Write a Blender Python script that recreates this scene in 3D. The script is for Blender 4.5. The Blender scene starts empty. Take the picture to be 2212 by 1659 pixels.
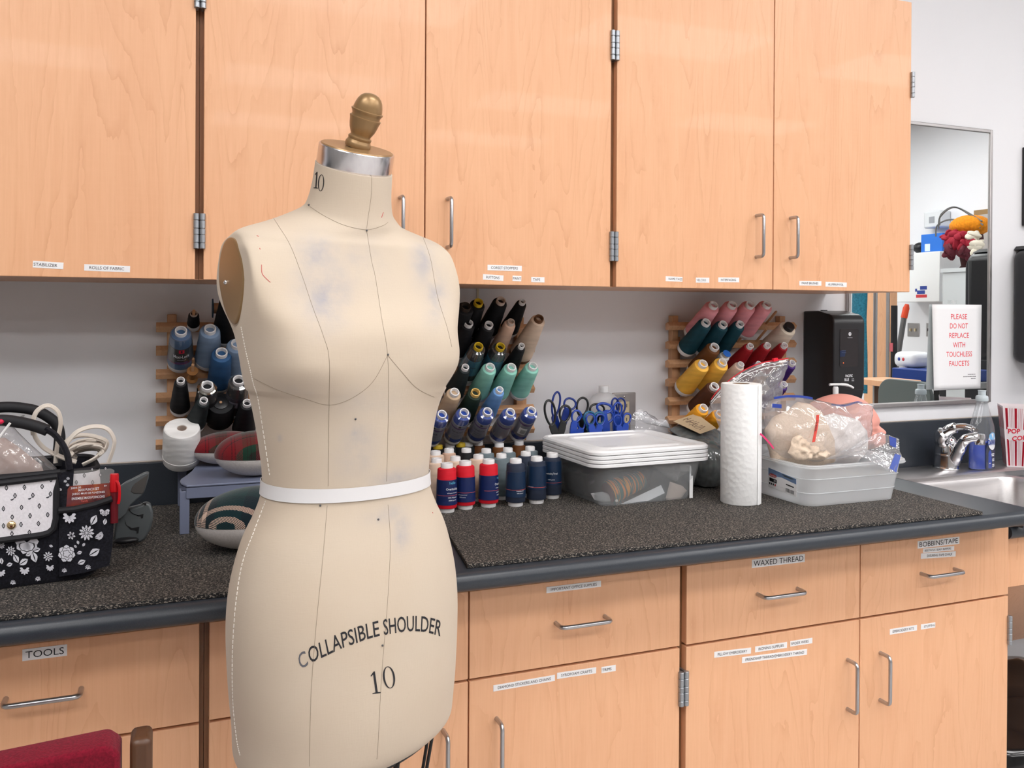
import bpy, bmesh, math, random
import numpy as np
from mathutils import Vector, Matrix
from mathutils.bvhtree import BVHTree

random.seed(7)
SC = bpy.context.scene
COL = SC.collection
PI = math.pi

# ---------------------------------------------------------------- camera
CAM = np.array([-0.06018, -2.126695, 1.357925])
YAW, PIT, ROL, FPX, SX, SY = 0.37367, 0.004288, -0.00525, 1875.257, -12.098, -146.574
_s, _c, _cp, _sp = math.sin(YAW), math.cos(YAW), math.cos(PIT), math.sin(PIT)
_R0 = np.array([_c, -_s, 0.0]); FW = np.array([_s*_cp, _c*_cp, -_sp]); _U0 = np.array([_s*_sp, _c*_sp, _cp])
RT = _R0*math.cos(ROL) - _U0*math.sin(ROL)
UP = _R0*math.sin(ROL) + _U0*math.cos(ROL)
cam_data = bpy.data.cameras.new('camera')
cam_data.sensor_fit = 'HORIZONTAL'
cam_data.sensor_width = 36.0
cam_data.lens = 36.0*FPX/2212.0
cam_data.shift_x = -SX/2212.0
cam_data.shift_y = SY/2212.0
cam_data.clip_start = 0.02
cam = bpy.data.objects.new('camera', cam_data)
cam.matrix_world = Matrix(((RT[0], UP[0], -FW[0], CAM[0]), (RT[1], UP[1], -FW[1], CAM[1]),
                           (RT[2], UP[2], -FW[2], CAM[2]), (0, 0, 0, 1)))
COL.objects.link(cam)
SC.camera = cam

# ---------------------------------------------------------------- world, exposure
SC.view_settings.view_transform = 'Standard'
SC.view_settings.look = 'None'
SC.view_settings.gamma = 1.0
SC.view_settings.use_curve_mapping = False
SC.view_settings.exposure = -0.12
SC.cycles.transparent_max_bounces = 32
world = bpy.data.worlds.new('world'); SC.world = world
world.use_nodes = True
world.node_tree.nodes['Background'].inputs[0].default_value = (0.9, 0.93, 1.0, 1)
world.node_tree.nodes['Background'].inputs[1].default_value = 0.25

LAMP_STRENGTH = 13.0
# rows of ceiling panels: (x, y)
LAMPS = [(-1.0, -1.8), (0.9, -1.8), (2.8, -1.8), (4.7, -1.8),
         (-1.0, -3.1), (0.9, -3.1), (2.8, -3.1), (4.7, -3.1),
         (-1.0, -4.9), (0.9, -4.9), (2.8, -4.9), (4.7, -4.9), (0.9, -6.4), (2.8, -6.4)]
ROOM = dict(x0=-2.4, x1=6.0, y0=-7.2, y1=0.0, z1=3.05)

# ---------------------------------------------------------------- pixel -> point on a known plane
def P(u, v, X=None, Y=None, Z=None, d=None):
    r = FW + RT*((u-1106-SX)/FPX) - UP*((v-829.5-SY)/FPX)
    if X is not None: t = (X-CAM[0])/r[0]
    elif Y is not None: t = (Y-CAM[1])/r[1]
    elif Z is not None: t = (Z-CAM[2])/r[2]
    else: t = d
    return CAM + r*t
def raydir(u, v):
    return FW + RT*((u-1106-SX)/FPX) - UP*((v-829.5-SY)/FPX)

# ---------------------------------------------------------------- materials
MATS = {}
def lin(c):
    return tuple(((x/255.0)/12.92 if x/255.0 <= .04045 else ((x/255.0+.055)/1.055)**2.4) for x in c)
def mk(name, col, rough=.5, metal=0.0, coat=0.0, trans=0.0, ior=1.45, emit=None, alpha=1.0, sheen=0.0, spec=.5, sss=0.0):
    if name in MATS: return MATS[name]
    m = bpy.data.materials.new(name); m.use_nodes = True
    b = m.node_tree.nodes['Principled BSDF']
    b.inputs['Base Color'].default_value = (*col[:3], 1)
    b.inputs['Roughness'].default_value = rough
    b.inputs['Metallic'].default_value = metal
    b.inputs['Coat Weight'].default_value = coat
    b.inputs['Transmission Weight'].default_value = trans
    b.inputs['IOR'].default_value = ior
    b.inputs['Alpha'].default_value = alpha
    b.inputs['Sheen Weight'].default_value = sheen
    b.inputs['Specular IOR Level'].default_value = spec
    if emit:
        b.inputs['Emission Color'].default_value = (*emit[:3], 1)
        b.inputs['Emission Strength'].default_value = emit[3]
    MATS[name] = m
    return m
class NT:
    def __init__(s, m): s.t = m.node_tree; s.b = s.t.nodes['Principled BSDF']
    def n(s, typ, **kw):
        x = s.t.nodes.new(typ)
        for k, v in kw.items():
            if k in ('op',): x.operation = v
            elif k in ('blend',): x.blend_type = v
            else: setattr(x, k, v)
        return x
    def l(s, a, b): s.t.links.new(a, b)
    def coord(s, scale, kind='Object', rnd=False):
        c = s.n('ShaderNodeTexCoord'); mp = s.n('ShaderNodeMapping')
        mp.inputs['Scale'].default_value = scale
        s.l(c.outputs[kind], mp.inputs['Vector'])
        if rnd:
            oi = s.n('ShaderNodeObjectInfo'); v = s.n('ShaderNodeVectorMath', op='SCALE')
            cx = s.n('ShaderNodeCombineXYZ')
            for i in range(3): s.l(oi.outputs['Random'], cx.inputs[i])
            s.l(cx.outputs[0], v.inputs[0]); v.inputs['Scale'].default_value = 37.0
            s.l(v.outputs[0], mp.inputs['Location'])
        return mp.outputs[0]
    def noise(s, vec, scale=1, detail=3, rough=.5, dist=0):
        x = s.n('ShaderNodeTexNoise'); x.inputs['Scale'].default_value = scale; x.inputs['Detail'].default_value = detail
        x.inputs['Roughness'].default_value = rough; x.inputs['Distortion'].default_value = dist
        s.l(vec, x.inputs['Vector']); return x.outputs['Fac']
    def ramp(s, fac, stops):
        r = s.n('ShaderNodeValToRGB'); e = r.color_ramp.elements
        while len(e) < len(stops): e.new(.5)
        for i, (p, c) in enumerate(stops):
            e[i].position = p; e[i].color = (*c, 1) if len(c) == 3 else c
        s.l(fac, r.inputs[0]); return r.outputs[0]
    def mix(s, fac, a, b, blend='MIX'):
        x = s.n('ShaderNodeMix', data_type='RGBA', blend_type=blend)
        if hasattr(fac, 'links'): s.l(fac, x.inputs[0])
        else: x.inputs[0].default_value = fac
        for i, q in ((6, a), (7, b)):
            if hasattr(q, 'links'): s.l(q, x.inputs[i])
            else: x.inputs[i].default_value = (*q, 1)
        return x.outputs[2]
    def bump(s, h, strength=.2, dist=.001):
        x = s.n('ShaderNodeBump'); x.inputs['Strength'].default_value = strength; x.inputs['Distance'].default_value = dist
        s.l(h, x.inputs['Height']); s.l(x.outputs[0], s.b.inputs['Normal'])

def wood(name, light, mid, dark, rough=.38, scale=1.0):
    m = mk(name, mid, rough, coat=.08); t = NT(m)
    v = t.coord((9*scale, 9*scale, 1.1*scale), rnd=True)
    big = t.noise(v, 1.0, 4, .6, 1.2)
    fine = t.noise(t.coord((260, 260, 9), rnd=True), 1.0, 3, .6)
    cross = t.noise(t.coord((14, 14, 170), rnd=True), 1.0, 2, .5)
    base = t.ramp(big, [(.28, mid), (.5, light), (.72, mid)])
    fld = t.noise(t.coord((5.5*scale, 5.5*scale, .62*scale), rnd=True), 1.0, 2.5, .45, .4)
    jit = t.noise(t.coord((60, 60, 26), rnd=True), 1.0, 2, .5)
    ad = t.n('ShaderNodeMath', op='MULTIPLY_ADD'); t.l(jit, ad.inputs[0]); ad.inputs[1].default_value = .022; t.l(fld, ad.inputs[2])
    mu = t.n('ShaderNodeMath', op='MULTIPLY'); t.l(ad.outputs[0], mu.inputs[0]); mu.inputs[1].default_value = 26.0
    fr = t.n('ShaderNodeMath', op='FRACT'); t.l(mu.outputs[0], fr.inputs[0])
    lines = t.ramp(fr.outputs[0], [(0, (1, 1, 1)), (.10, (.55, .55, .55)), (.30, (.08, .08, .08)), (.97, (0, 0, 0))])
    brk = t.ramp(t.noise(t.coord((22, 22, 4), rnd=True), 1.0, 2), [(.38, (.15, .15, .15)), (.62, (1, 1, 1))])
    m2 = t.n('ShaderNodeMath', op='MULTIPLY'); t.l(lines, m2.inputs[0]); t.l(brk, m2.inputs[1])
    c1 = t.mix(t.ramp(fine, [(.35, (0, 0, 0)), (.7, (.14, .14, .14))]), base, dark)
    c2 = t.mix(t.ramp(cross, [(.42, (0, 0, 0)), (.75, (.20, .20, .20))]), c1, light)
    dm = t.n('ShaderNodeMath', op='MULTIPLY'); dm.inputs[1].default_value = .36
    t.l(m2.outputs[0], dm.inputs[0])
    t.l(t.mix(dm.outputs[0], c2, dark), t.b.inputs['Base Color'])
    return m
MAPLE = wood('maple', (.765, .425, .245), (.73, .388, .217), (.53, .235, .108))
SHADEWOOD = wood('brown_shaded_wood', (.28, .135, .062), (.23, .105, .046), (.12, .05, .02), .5)  # brown body wood, darkened to paint in the shade between the doors
PALEWOOD = wood('pale_wood', (.62, .36, .20), (.56, .31, .16), (.34, .17, .08), .5)
WALNUT = wood('walnut', (.075, .030, .012), (.055, .020, .008), (.03, .010, .004), .4)

def wallmat(name, col):
    m = mk(name, col, .85); t = NT(m)
    t.bump(t.noise(t.coord((1, 1, 1)), 260, 2), .10, .001)
    c = t.mix(t.ramp(t.noise(t.coord((1, 1, 1)), 1.6, 4), [(.3, (0, 0, 0)), (.8, (1, 1, 1))]), col, tuple(x*.97 for x in col))
    t.l(c, t.b.inputs['Base Color'])
    return m
WALL = wallmat('wall_paint', (.80, .80, .83))
CEIL = wallmat('ceiling_tile', (.48, .48, .47))
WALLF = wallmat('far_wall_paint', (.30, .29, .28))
def floormat():
    m = mk('vinyl_floor', (.5, .49, .47), .45); t = NT(m)
    br = t.n('ShaderNodeTexBrick'); br.offset = 0
    br.inputs['Scale'].default_value = 1; br.inputs['Brick Width'].default_value = .305; br.inputs['Row Height'].default_value = .305
    br.inputs['Mortar Size'].default_value = .001
    br.inputs['Color1'].default_value = (.54, .52, .50, 1); br.inputs['Color2'].default_value = (.50, .48, .46, 1); br.inputs['Mortar'].default_value = (.2, .19, .18, 1)
    t.l(t.coord((1, 1, 1)), br.inputs['Vector']); t.l(br.outputs[0], t.b.inputs['Base Color'])
    return m
FLOOR = floormat()
def slate():
    m = mk('slate_laminate', (.030, .036, .046), .33); t = NT(m)
    n = t.noise(t.coord((1, 1, 1)), 900, 2)
    t.l(t.mix(t.ramp(n, [(.4, (0, 0, 0)), (.8, (1, 1, 1))]), (.026, .032, .042), (.044, .05, .06)), t.b.inputs['Base Color'])
    return m
SLATE = slate()
def matmat():
    m = mk('speckled_rubber', (.02, .02, .02), .8); t = NT(m)
    v = t.coord((1.0, 1.7, 1.7))
    n = t.noise(v, 300, 1.5, .55, .8)
    n2 = t.noise(t.coord((1, 1, 1)), 24, 2)
    fl = t.ramp(n, [(.545, (.010, .0095, .010)), (.585, (.20, .172, .145)), (.68, (.35, .305, .26))])
    t.l(t.mix(t.ramp(n2, [(.35, (0, 0, 0)), (.8, (.25, .25, .25))]), fl, (.02, .02, .022)), t.b.inputs['Base Color'])
    t.bump(n, .5, .002)
    return m
RUBBER = matmat()
def linen(name, col, stain_shade=(.30, .30, .34)):
    m = mk(name, col, .9, sheen=.15, spec=.2); t = NT(m)
    a = t.noise(t.coord((500, 500, 70)), 1, 2); b = t.noise(t.coord((70, 70, 600)), 1, 2)
    mm = t.n('ShaderNodeMath', op='ADD'); t.l(a, mm.inputs[0]); t.l(b, mm.inputs[1])
    t.bump(mm.outputs[0], .12, .0006)
    weave = t.mix(t.ramp(mm.outputs[0], [(.35, (0, 0, 0)), (.75, (1, 1, 1))]), tuple(x*.93 for x in col), tuple(min(1, x*1.05) for x in col))
    mot = t.mix(t.ramp(t.noise(t.coord((1, 1, 1)), 7, 4), [(.4, (0, 0, 0)), (.75, (.5, .5, .5))]), weave, (col[0]*.97, col[1]*.92, col[2]*.88))
    at = t.n('ShaderNodeAttribute'); at.attribute_name = 'stain_shade'
    nz = t.noise(t.coord((1, 1, 1)), 34, 4, .6)
    mu = t.n('ShaderNodeMath', op='MULTIPLY'); t.l(at.outputs['Fac'], mu.inputs[0])
    t.l(t.ramp(nz, [(.30, (.25, .25, .25)), (.65, (1, 1, 1))]), mu.inputs[1])
    t.l(t.mix(mu.outputs[0], mot, stain_shade), t.b.inputs['Base Color'])
    return m
LINEN = linen('linen', (.50, .42, .333))
INK = mk('ink', (.012, .012, .016), .7)
GREYINK = mk('grey_ink', (.10, .10, .115), .7)
PAPER = mk('label_paper', (.80, .79, .80), .7)
WHITEP = mk('white_plastic', (.80, .80, .81), .35)
STEEL = mk('brushed_steel', (.50, .50, .51), .32, 1.0)
def brushed(name, col, rough, sc):
    m = mk(name, col, rough, 1.0); t = NT(m)
    n = t.noise(t.coord(sc), 1, 2)
    t.l(t.ramp(n, [(.3, tuple(x*.92 for x in col)), (.7, col)]), t.b.inputs['Base Color'])
    t.l(t.ramp(n, [(.3, (rough*.9,)*3), (.7, (min(1, rough*1.15),)*3)]), t.b.inputs['Roughness'])
    return m
SINKST = brushed('sink_steel', (.62, .60, .60), .36, (6, 300, 300))
COLLAR = brushed('polished_steel_band', (.72, .71, .74), .22, (300, 300, 3))
FRAMEST = brushed('frame_steel', (.45, .43, .43), .42, (60, 60, 60))
CHROME = mk('chrome', (.78, .78, .80), .09, 1.0)
ZINC = mk('zinc', (.36, .38, .41), .38, .85)
NICKEL = mk('satin_nickel', (.46, .46, .48), .30, 1.0)
BRONZE = mk('bronze_paint', (.30, .185, .085), .33, .45)
BRASS = mk('brass', (.80, .60, .34), .22, 1.0)
MIRROR = mk('mirror_glass', (.86, .90, .90), .0, 1.0)
BLACKP = mk('black_plastic', (.012, .012, .014), .38)
BLACKR = mk('black_rod', (.006, .006, .007), .35)
BLACKF = mk('black_fabric', (.008, .008, .012), .8)
CHAR = mk('charcoal_plastic', (.014, .014, .017), .32)
def clearmat(name, tint, diff, fac_t, rough=.12, gl=.10):
    """thin translucent plastic: part transparent, part cloudy, with a gloss"""
    m = bpy.data.materials.new(name); m.use_nodes = True; t = m.node_tree; t.nodes.clear()
    out = t.nodes.new('ShaderNodeOutputMaterial')
    tr = t.nodes.new('ShaderNodeBsdfTransparent'); tr.inputs[0].default_value = (*tint, 1)
    di = t.nodes.new('ShaderNodeBsdfDiffuse'); di.inputs[0].default_value = (*diff, 1)
    tl = t.nodes.new('ShaderNodeBsdfTranslucent'); tl.inputs[0].default_value = (*diff, 1)
    gls = t.nodes.new('ShaderNodeBsdfGlossy'); gls.inputs['Roughness'].default_value = rough
    a = t.nodes.new('ShaderNodeMixShader'); a.inputs[0].default_value = .5
    b = t.nodes.new('ShaderNodeMixShader'); b.inputs[0].default_value = fac_t
    c = t.nodes.new('ShaderNodeMixShader')
    fr = t.nodes.new('ShaderNodeLayerWeight'); fr.inputs[0].default_value = .5
    po = t.nodes.new('ShaderNodeMath'); po.operation = 'POWER'; po.inputs[1].default_value = 3.5
    t.links.new(fr.outputs['Facing'], po.inputs[0])
    ad = t.nodes.new('ShaderNodeMath'); ad.operation = 'MULTIPLY_ADD'; ad.inputs[1].default_value = .45; ad.inputs[2].default_value = gl; ad.use_clamp = True
    L = t.links.new
    L(di.outputs[0], a.inputs[1]); L(tl.outputs[0], a.inputs[2])
    L(a.outputs[0], b.inputs[1]); L(tr.outputs[0], b.inputs[2])
    L(po.outputs[0], ad.inputs[0]); L(ad.outputs[0], c.inputs[0])
    L(b.outputs[0], c.inputs[1]); L(gls.outputs[0], c.inputs[2]); L(c.outputs[0], out.inputs[0])
    MATS[name] = m
    return m
CLOUDY = clearmat('cloudy_plastic', (.97, .98, .985), (.93, .95, .97), .46, .25, .02)
CLEARBIN = clearmat('clear_plastic', (.97, .98, .985), (.78, .80, .82), .78, .15, .03)
BAGFILM = clearmat('bag_film', (.97, .97, .98), (.80, .80, .82), .80, .10, .09)
WRAP = clearmat('wrap_film', (1, 1, 1), (.9, .9, .9), .93, .06, .10)
BOTTLE = clearmat('bottle_plastic', (.93, .95, .96), (.7, .72, .74), .86, .08, .05)
JUG = clearmat('jug_plastic', (.95, .95, .96), (.86, .86, .87), .35, .3, .02)
THREADS = {}
def thread(name, col, rough=.65):
    if name in THREADS: return THREADS[name]
    m = mk('thread_'+name, col, rough, sheen=.0, spec=.35); t = NT(m)
    w = t.n('ShaderNodeTexWave', wave_type='BANDS', bands_direction='Z')
    w.inputs['Scale'].default_value = 24; w.inputs['Distortion'].default_value = 5; w.inputs['Detail'].default_value = 2
    t.l(t.coord((1, 1, 1)), w.inputs['Vector'])
    nz = t.noise(t.coord((12, 12, 60)), 1, 2)
    t.bump(w.outputs['Fac'], .25, .0009)
    t.l(t.mix(t.ramp(nz, [(.3, (0, 0, 0)), (.7, (1, 1, 1))]), tuple(x*.80 for x in col), tuple(min(1, x*1.10) for x in col)), t.b.inputs['Base Color'])
    THREADS[name] = m
    return m
def fabric(name, col, rough=.9, sc=400, var=.3):
    m = mk(name, col, rough, sheen=.05, spec=.2); t = NT(m)
    n = t.noise(t.coord((1, 1, 1)), sc, 2)
    t.l(t.ramp(n, [(.3, tuple(x*(1-var) for x in col)), (.7, tuple(min(1, x*(1+var)) for x in col))]), t.b.inputs['Base Color'])
    t.bump(n, .4, .001)
    return m

# ---------------------------------------------------------------- geometry builder
def V3(p): return np.array(p, float)
def unit(v):
    v = np.array(v, float); n = np.linalg.norm(v); return v/n if n > 1e-12 else v
def frame(axis, ref=(0, 0, 1)):
    """two unit vectors square to axis"""
    a = unit(axis); r = np.array(ref, float)
    if abs(a @ unit(r)) > .98: r = np.array((1.0, 0, 0)) if abs(a[0]) < .9 else np.array((0, 1.0, 0))
    e1 = unit(np.cross(r, a)); e2 = np.cross(a, e1)
    return e1, e2
class G:
    def __init__(s): s.v = []; s.f = []; s.m = []
    def add(s, vs, fs, mi=0):
        o = len(s.v); s.v.extend([tuple(map(float, q)) for q in vs])
        for f in fs: s.f.append(tuple(i+o for i in f)); s.m.append(mi)
        return s
    def box(s, lo, hi, mi=0):
        x0, y0, z0 = lo; x1, y1, z1 = hi
        vs = [(x0, y0, z0), (x1, y0, z0), (x1, y1, z0), (x0, y1, z0), (x0, y0, z1), (x1, y0, z1), (x1, y1, z1), (x0, y1, z1)]
        return s.add(vs, [(3, 2, 1, 0), (4, 5, 6, 7), (0, 1, 5, 4), (1, 2, 6, 5), (2, 3, 7, 6), (3, 0, 4, 7)], mi)
    def obox(s, c, ax, ay, az, mi=0):
        """box by centre and three half-axis vectors"""
        c, ax, ay, az = map(V3, (c, ax, ay, az))
        vs = [c+i*ax+j*ay+k*az for k in (-1, 1) for j in (-1, 1) for i in (-1, 1)]
        return s.add(vs, [(0, 2, 3, 1), (4, 5, 7, 6), (0, 1, 5, 4), (1, 3, 7, 5), (3, 2, 6, 7), (2, 0, 4, 6)], mi)
    def rings(s, rs, mi=0, cap0=True, cap1=True, close=False):
        n = len(rs[0]); o = len(s.v)
        for r in rs: s.v.extend([tuple(map(float, q)) for q in r])
        m = len(rs)
        for i in range(m if close else m-1):
            a, b = o+i*n, o+((i+1) % m)*n
            for j in range(n):
                k = (j+1) % n
                s.f.append((a+j, a+k, b+k, b+j)); s.m.append(mi)
        if not close:
            if cap0: s.f.append(tuple(o+j for j in range(n-1, -1, -1))); s.m.append(mi)
            if cap1: s.f.append(tuple(o+(m-1)*n+j for j in range(n))); s.m.append(mi)
        return s
    def lathe(s, prof, n=24, c=(0, 0, 0), axis=(0, 0, 1), mi=0, cap0=True, cap1=True, mis=None):
        e1, e2 = frame(axis); a = unit(axis); c = V3(c); rs = []
        for r, h in prof:
            rs.append([c + a*h + r*(math.cos(t)*e1 + math.sin(t)*e2) for t in np.linspace(0, 2*PI, n, endpoint=False)])
        if mis is None: return s.rings(rs, mi, cap0, cap1)
        for i in range(len(rs)-1): s.rings(rs[i:i+2], mis[i], cap0 and i == 0, cap1 and i == len(rs)-2)
        return s
    def tube(s, pts, r, n=8, mi=0, closed=False, flat=None, ref=(0, 0, 1)):
        """sweep a circle (or an ellipse: flat=(rx, ry)) along points"""
        pts = [V3(p) for p in pts]; m = len(pts); rs = []; e1 = None
        for i in range(m):
            if closed: t = unit(pts[(i+1) % m]-pts[i-1])
            else: t = unit(pts[min(i+1, m-1)]-pts[max(i-1, 0)])
            if e1 is None or flat is not None and ref is not None and False: e1, e2 = frame(t, ref)
            else:
                e1 = unit(e1 - t*(e1 @ t)); e2 = np.cross(t, e1)
            rr = r[i] if hasattr(r, '__len__') else r
            a, b = (rr, rr) if flat is None else flat
            rs.append([pts[i] + a*math.cos(q)*e1 + b*math.sin(q)*e2 for q in np.linspace(0, 2*PI, n, endpoint=False)])
        return s.rings(rs, mi, close=closed)
    def prism(s, poly, o, ex, ey, en, h, mi=0):
        """2-D polygon in the plane (ex, ey) at o, thickened by h along en"""
        o, ex, ey, en = map(V3, (o, ex, ey, en))
        a = [o+ex*x+ey*y for x, y in poly]; b = [q+en*h for q in a]
        if np.cross(ex, ey) @ en < 0: a, b = a[::-1], b[::-1]
        return s.rings([a, b], mi)
    def ellipsoid(s, c, rx, ry, rz, nu=24, nv=14, mi=0, ax=None, fn=None):
        c = V3(c); A = ax if ax is not None else np.eye(3)
        rs = []
        for i in range(nv+1):
            t = -PI/2 + PI*i/nv
            t = max(-PI/2+.02, min(PI/2-.02, t)); ring = []
            for j in range(nu):
                q = 2*PI*j/nu
                d = np.array((math.cos(t)*math.cos(q), math.cos(t)*math.sin(q), math.sin(t)))
                k = fn(d) if fn else 1.0
                p = d*np.array((rx, ry, rz))*k
                ring.append(c + A[0]*p[0] + A[1]*p[1] + A[2]*p[2])
            rs.append(ring)
        return s.rings(rs, mi)
    def grid(s, P2, mi=0):
        """rows of points -> quad sheet"""
        n = len(P2[0]); vs = [p for r in P2 for p in r]
        return s.add(vs, [(i*n+j, i*n+j+1, (i+1)*n+j+1, (i+1)*n+j) for i in range(len(P2)-1) for j in range(n-1)], mi)
    def text(s, txt, o, ex, ey, w=None, h=None, mi=1, align='c', lift=.0003, bold=0.0, fn=None):
        """lettering on the plane through o; scaled to width w and/or capital height h"""
        tv, tf, (x0, x1, y0, y1) = text_mesh(txt, bold)
        sy = (h/(y1-y0)) if h else w/(x1-x0)
        sx = (w/(x1-x0)) if w else sy
        ox = {'c': (x0+x1)/2, 'l': x0, 'r': x1}[align]; oy = (y0+y1)/2
        ex, ey = unit(ex), unit(ey); en = np.cross(ex, ey)
        vs = []
        for x, y in tv:
            a, b = (x-ox)*sx, (y-oy)*sy
            vs.append(fn(a, b) if fn else V3(o)+ex*a+ey*b+en*lift)
        return s.add(vs, tf, mi)
    def mesh(s, name, mats, smooth=True, angle=35):
        me = bpy.data.meshes.new(name)
        me.from_pydata(s.v, [], s.f)
        for m in (mats if isinstance(mats, (list, tuple)) else [mats]): me.materials.append(m)
        me.polygons.foreach_set('material_index', s.m)
        if smooth:
            me.polygons.foreach_set('use_smooth', [True]*len(s.f))
            me.set_sharp_from_angle(angle=math.radians(angle))
        me.update()
        return me
_TX = {}
def text_mesh(txt, bold=0.0):
    k = (txt, bold)
    if k in _TX: return _TX[k]
    cu = bpy.data.curves.new('lettering', 'FONT'); cu.body = txt; cu.size = 1.0; cu.resolution_u = 3; cu.offset = bold
    ob = bpy.data.objects.new('lettering', cu)
    me = ob.to_mesh()
    tv = [(v.co.x, v.co.y) for v in me.vertices]; tf = [tuple(p.vertices) for p in me.polygons]
    ob.to_mesh_clear(); bpy.data.objects.remove(ob); bpy.data.curves.remove(cu)
    xs = [a for a, b in tv]; ys = [b for a, b in tv]
    _TX[k] = (tv, tf, (min(xs), max(xs), min(ys), max(ys)))
    return _TX[k]

# ---------------------------------------------------------------- things, parts
def root_of(o):
    while o.parent: o = o.parent
    return o
def thing(name, label, cat, loc=(0, 0, 0), group=None):
    o = bpy.data.objects.new(name, None); COL.objects.link(o)
    o.empty_display_size = .05
    o.location = tuple(map(float, loc)); o['label'] = label; o['category'] = cat
    if group: o['group'] = group
    return o
def part(name, g, mats, parent=None, bevel=0, seg=2, local=False, smooth=True, angle=35, label=None, sub=0, solid=0):
    """one mesh object; coordinates are world ones unless local"""
    if parent is not None and not local:
        L = root_of(parent).location
        g.v = [(x-L[0], y-L[1], z-L[2]) for x, y, z in g.v]
    me = g.mesh(name, mats, smooth, angle)
    o = bpy.data.objects.new(name, me); COL.objects.link(o)
    if parent is not None: o.parent = parent
    if label: o['label'] = label
    if solid:
        q = o.modifiers.new('thick', 'SOLIDIFY'); q.thickness = solid; q.offset = 0
    if bevel:
        b = o.modifiers.new('edge', 'BEVEL'); b.width = bevel; b.segments = seg; b.limit_method = 'ANGLE'; b.angle_limit = math.radians(40)
    if sub:
        q = o.modifiers.new('round', 'SUBSURF'); q.levels = sub; q.render_levels = sub
    return o
def tag(o, label, cat, group=None):
    o['label'] = label; o['category'] = cat
    if group: o['group'] = group
    return o
def whole(name, g, mats, label, cat, loc, group=None, **kw):
    """a thing that is one mesh, origin at loc"""
    g.v = [(x-loc[0], y-loc[1], z-loc[2]) for x, y, z in g.v]
    o = part(name, g, mats, local=True, **kw); o.location = tuple(map(float, loc))
    return tag(o, label, cat, group)
def struct(name, g, mats, **kw):
    o = part(name, g, mats, **kw); o['kind'] = 'structure'; return o
def rrect(w, d, r, n=6, cx=0, cy=0):
    """rounded rectangle outline, counter-clockwise"""
    pts = []
    for sx, sy, a0 in ((1, 1, 0), (-1, 1, 90), (-1, -1, 180), (1, -1, 270)):
        for k in range(n+1):
            a = math.radians(a0+90*k/n)
            pts.append((cx+sx*(w/2-r)+r*math.cos(a), cy+sy*(d/2-r)+r*math.sin(a)))
    return pts
def bez(pts, n=12):
    """smooth curve through points (Catmull-Rom)"""
    p = [V3(q) for q in pts]; out = []
    for i in range(len(p)-1):
        a, b, c, d = p[max(i-1, 0)], p[i], p[i+1], p[min(i+2, len(p)-1)]
        for k in range(n):
            t = k/n
            out.append(.5*((2*b)+(c-a)*t+(2*a-5*b+4*c-d)*t*t+(3*b-a-3*c+d)*t**3))
    out.append(p[-1]); return out
XA, YA, ZA = np.eye(3)

# ---------------------------------------------------------------- room
R_ = ROOM
struct('floor', G().box((R_['x0'], R_['y0'], -.1), (R_['x1'], .15, 0)), FLOOR)
struct('ceiling', G().box((R_['x0'], R_['y0'], R_['z1']), (R_['x1'], .15, R_['z1']+.1)), CEIL)
struct('wall_back', G().box((R_['x0'], 0, 0), (R_['x1'], .15, R_['z1'])), WALL)
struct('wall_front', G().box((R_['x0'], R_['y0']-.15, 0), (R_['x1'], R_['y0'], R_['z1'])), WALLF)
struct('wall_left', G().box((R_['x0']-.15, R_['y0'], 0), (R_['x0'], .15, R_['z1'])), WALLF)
struct('wall_right', G().box((R_['x1'], R_['y0'], 0), (R_['x1']+.15, .15, R_['z1'])), WALL)
# a thin cable channel above the middle rack
q = P(1031, 626, Y=0)
struct('trim_1', G().box((q[0]-.002, -.004, 1.30), (q[0]+.003, -.0005, 1.419)), mk('trim_cream', (.62, .56, .42), .6))
LAMPM = mk('lamp_diffuser', (.9, .9, .9), .6, emit=(1.0, .985, .975, LAMP_STRENGTH))
for i, (x, y) in enumerate(LAMPS):
    t = thing('ceiling_light', 'rectangular fluorescent ceiling panel, out of the photo above the room', 'ceiling light', (x, y, R_['z1']), 'fluorescent ceiling panels')
    z = R_['z1']
    g = G()
    for a, b, c, d in ((-.62, -.32, .62, -.29), (-.62, .29, .62, .32), (-.62, -.29, -.59, .29), (.59, -.29, .62, .29)):
        g.box((x+a, y+b, z-.03), (x+c, y+d, z-.0005))
    part('frame', g, WHITEP, t)
    part('diffuser', G().box((x-.59, y-.29, z-.02), (x+.59, y+.29, z-.006)), LAMPM, t)

# ---------------------------------------------------------------- cabinets
W = .9144; U = .32458; ZB = 1.4206; ZUT = 2.208; BF = .62811; ZDT = .848; ZDB = .6869; GAP = .0155; TH = .019
def pull(p0, p1, out, parent, out_len=.030, r=.0042, name='handle'):
    """wire D-pull between two feet p0, p1 standing off along out"""
    p0, p1, out = V3(p0), V3(p1), unit(out); d = unit(p1-p0); k = .009
    pts = [p0-out*.001, p0+out*(out_len-k)]
    for a in (30, 60): pts.append(p0+out*(out_len-k)+k*(out*math.sin(math.radians(a))+d*(1-math.cos(math.radians(a)))))
    pts += [p0+out*out_len+d*k, p1+out*out_len-d*k]
    for a in (60, 30): pts.append(p1+out*(out_len-k)+k*(out*math.sin(math.radians(a))-d*(1-math.cos(math.radians(a)))))
    pts += [p1+out*(out_len-k), p1-out*.001]
    return part(name, G().tube(pts, r, 12), NICKEL, parent)
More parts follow.
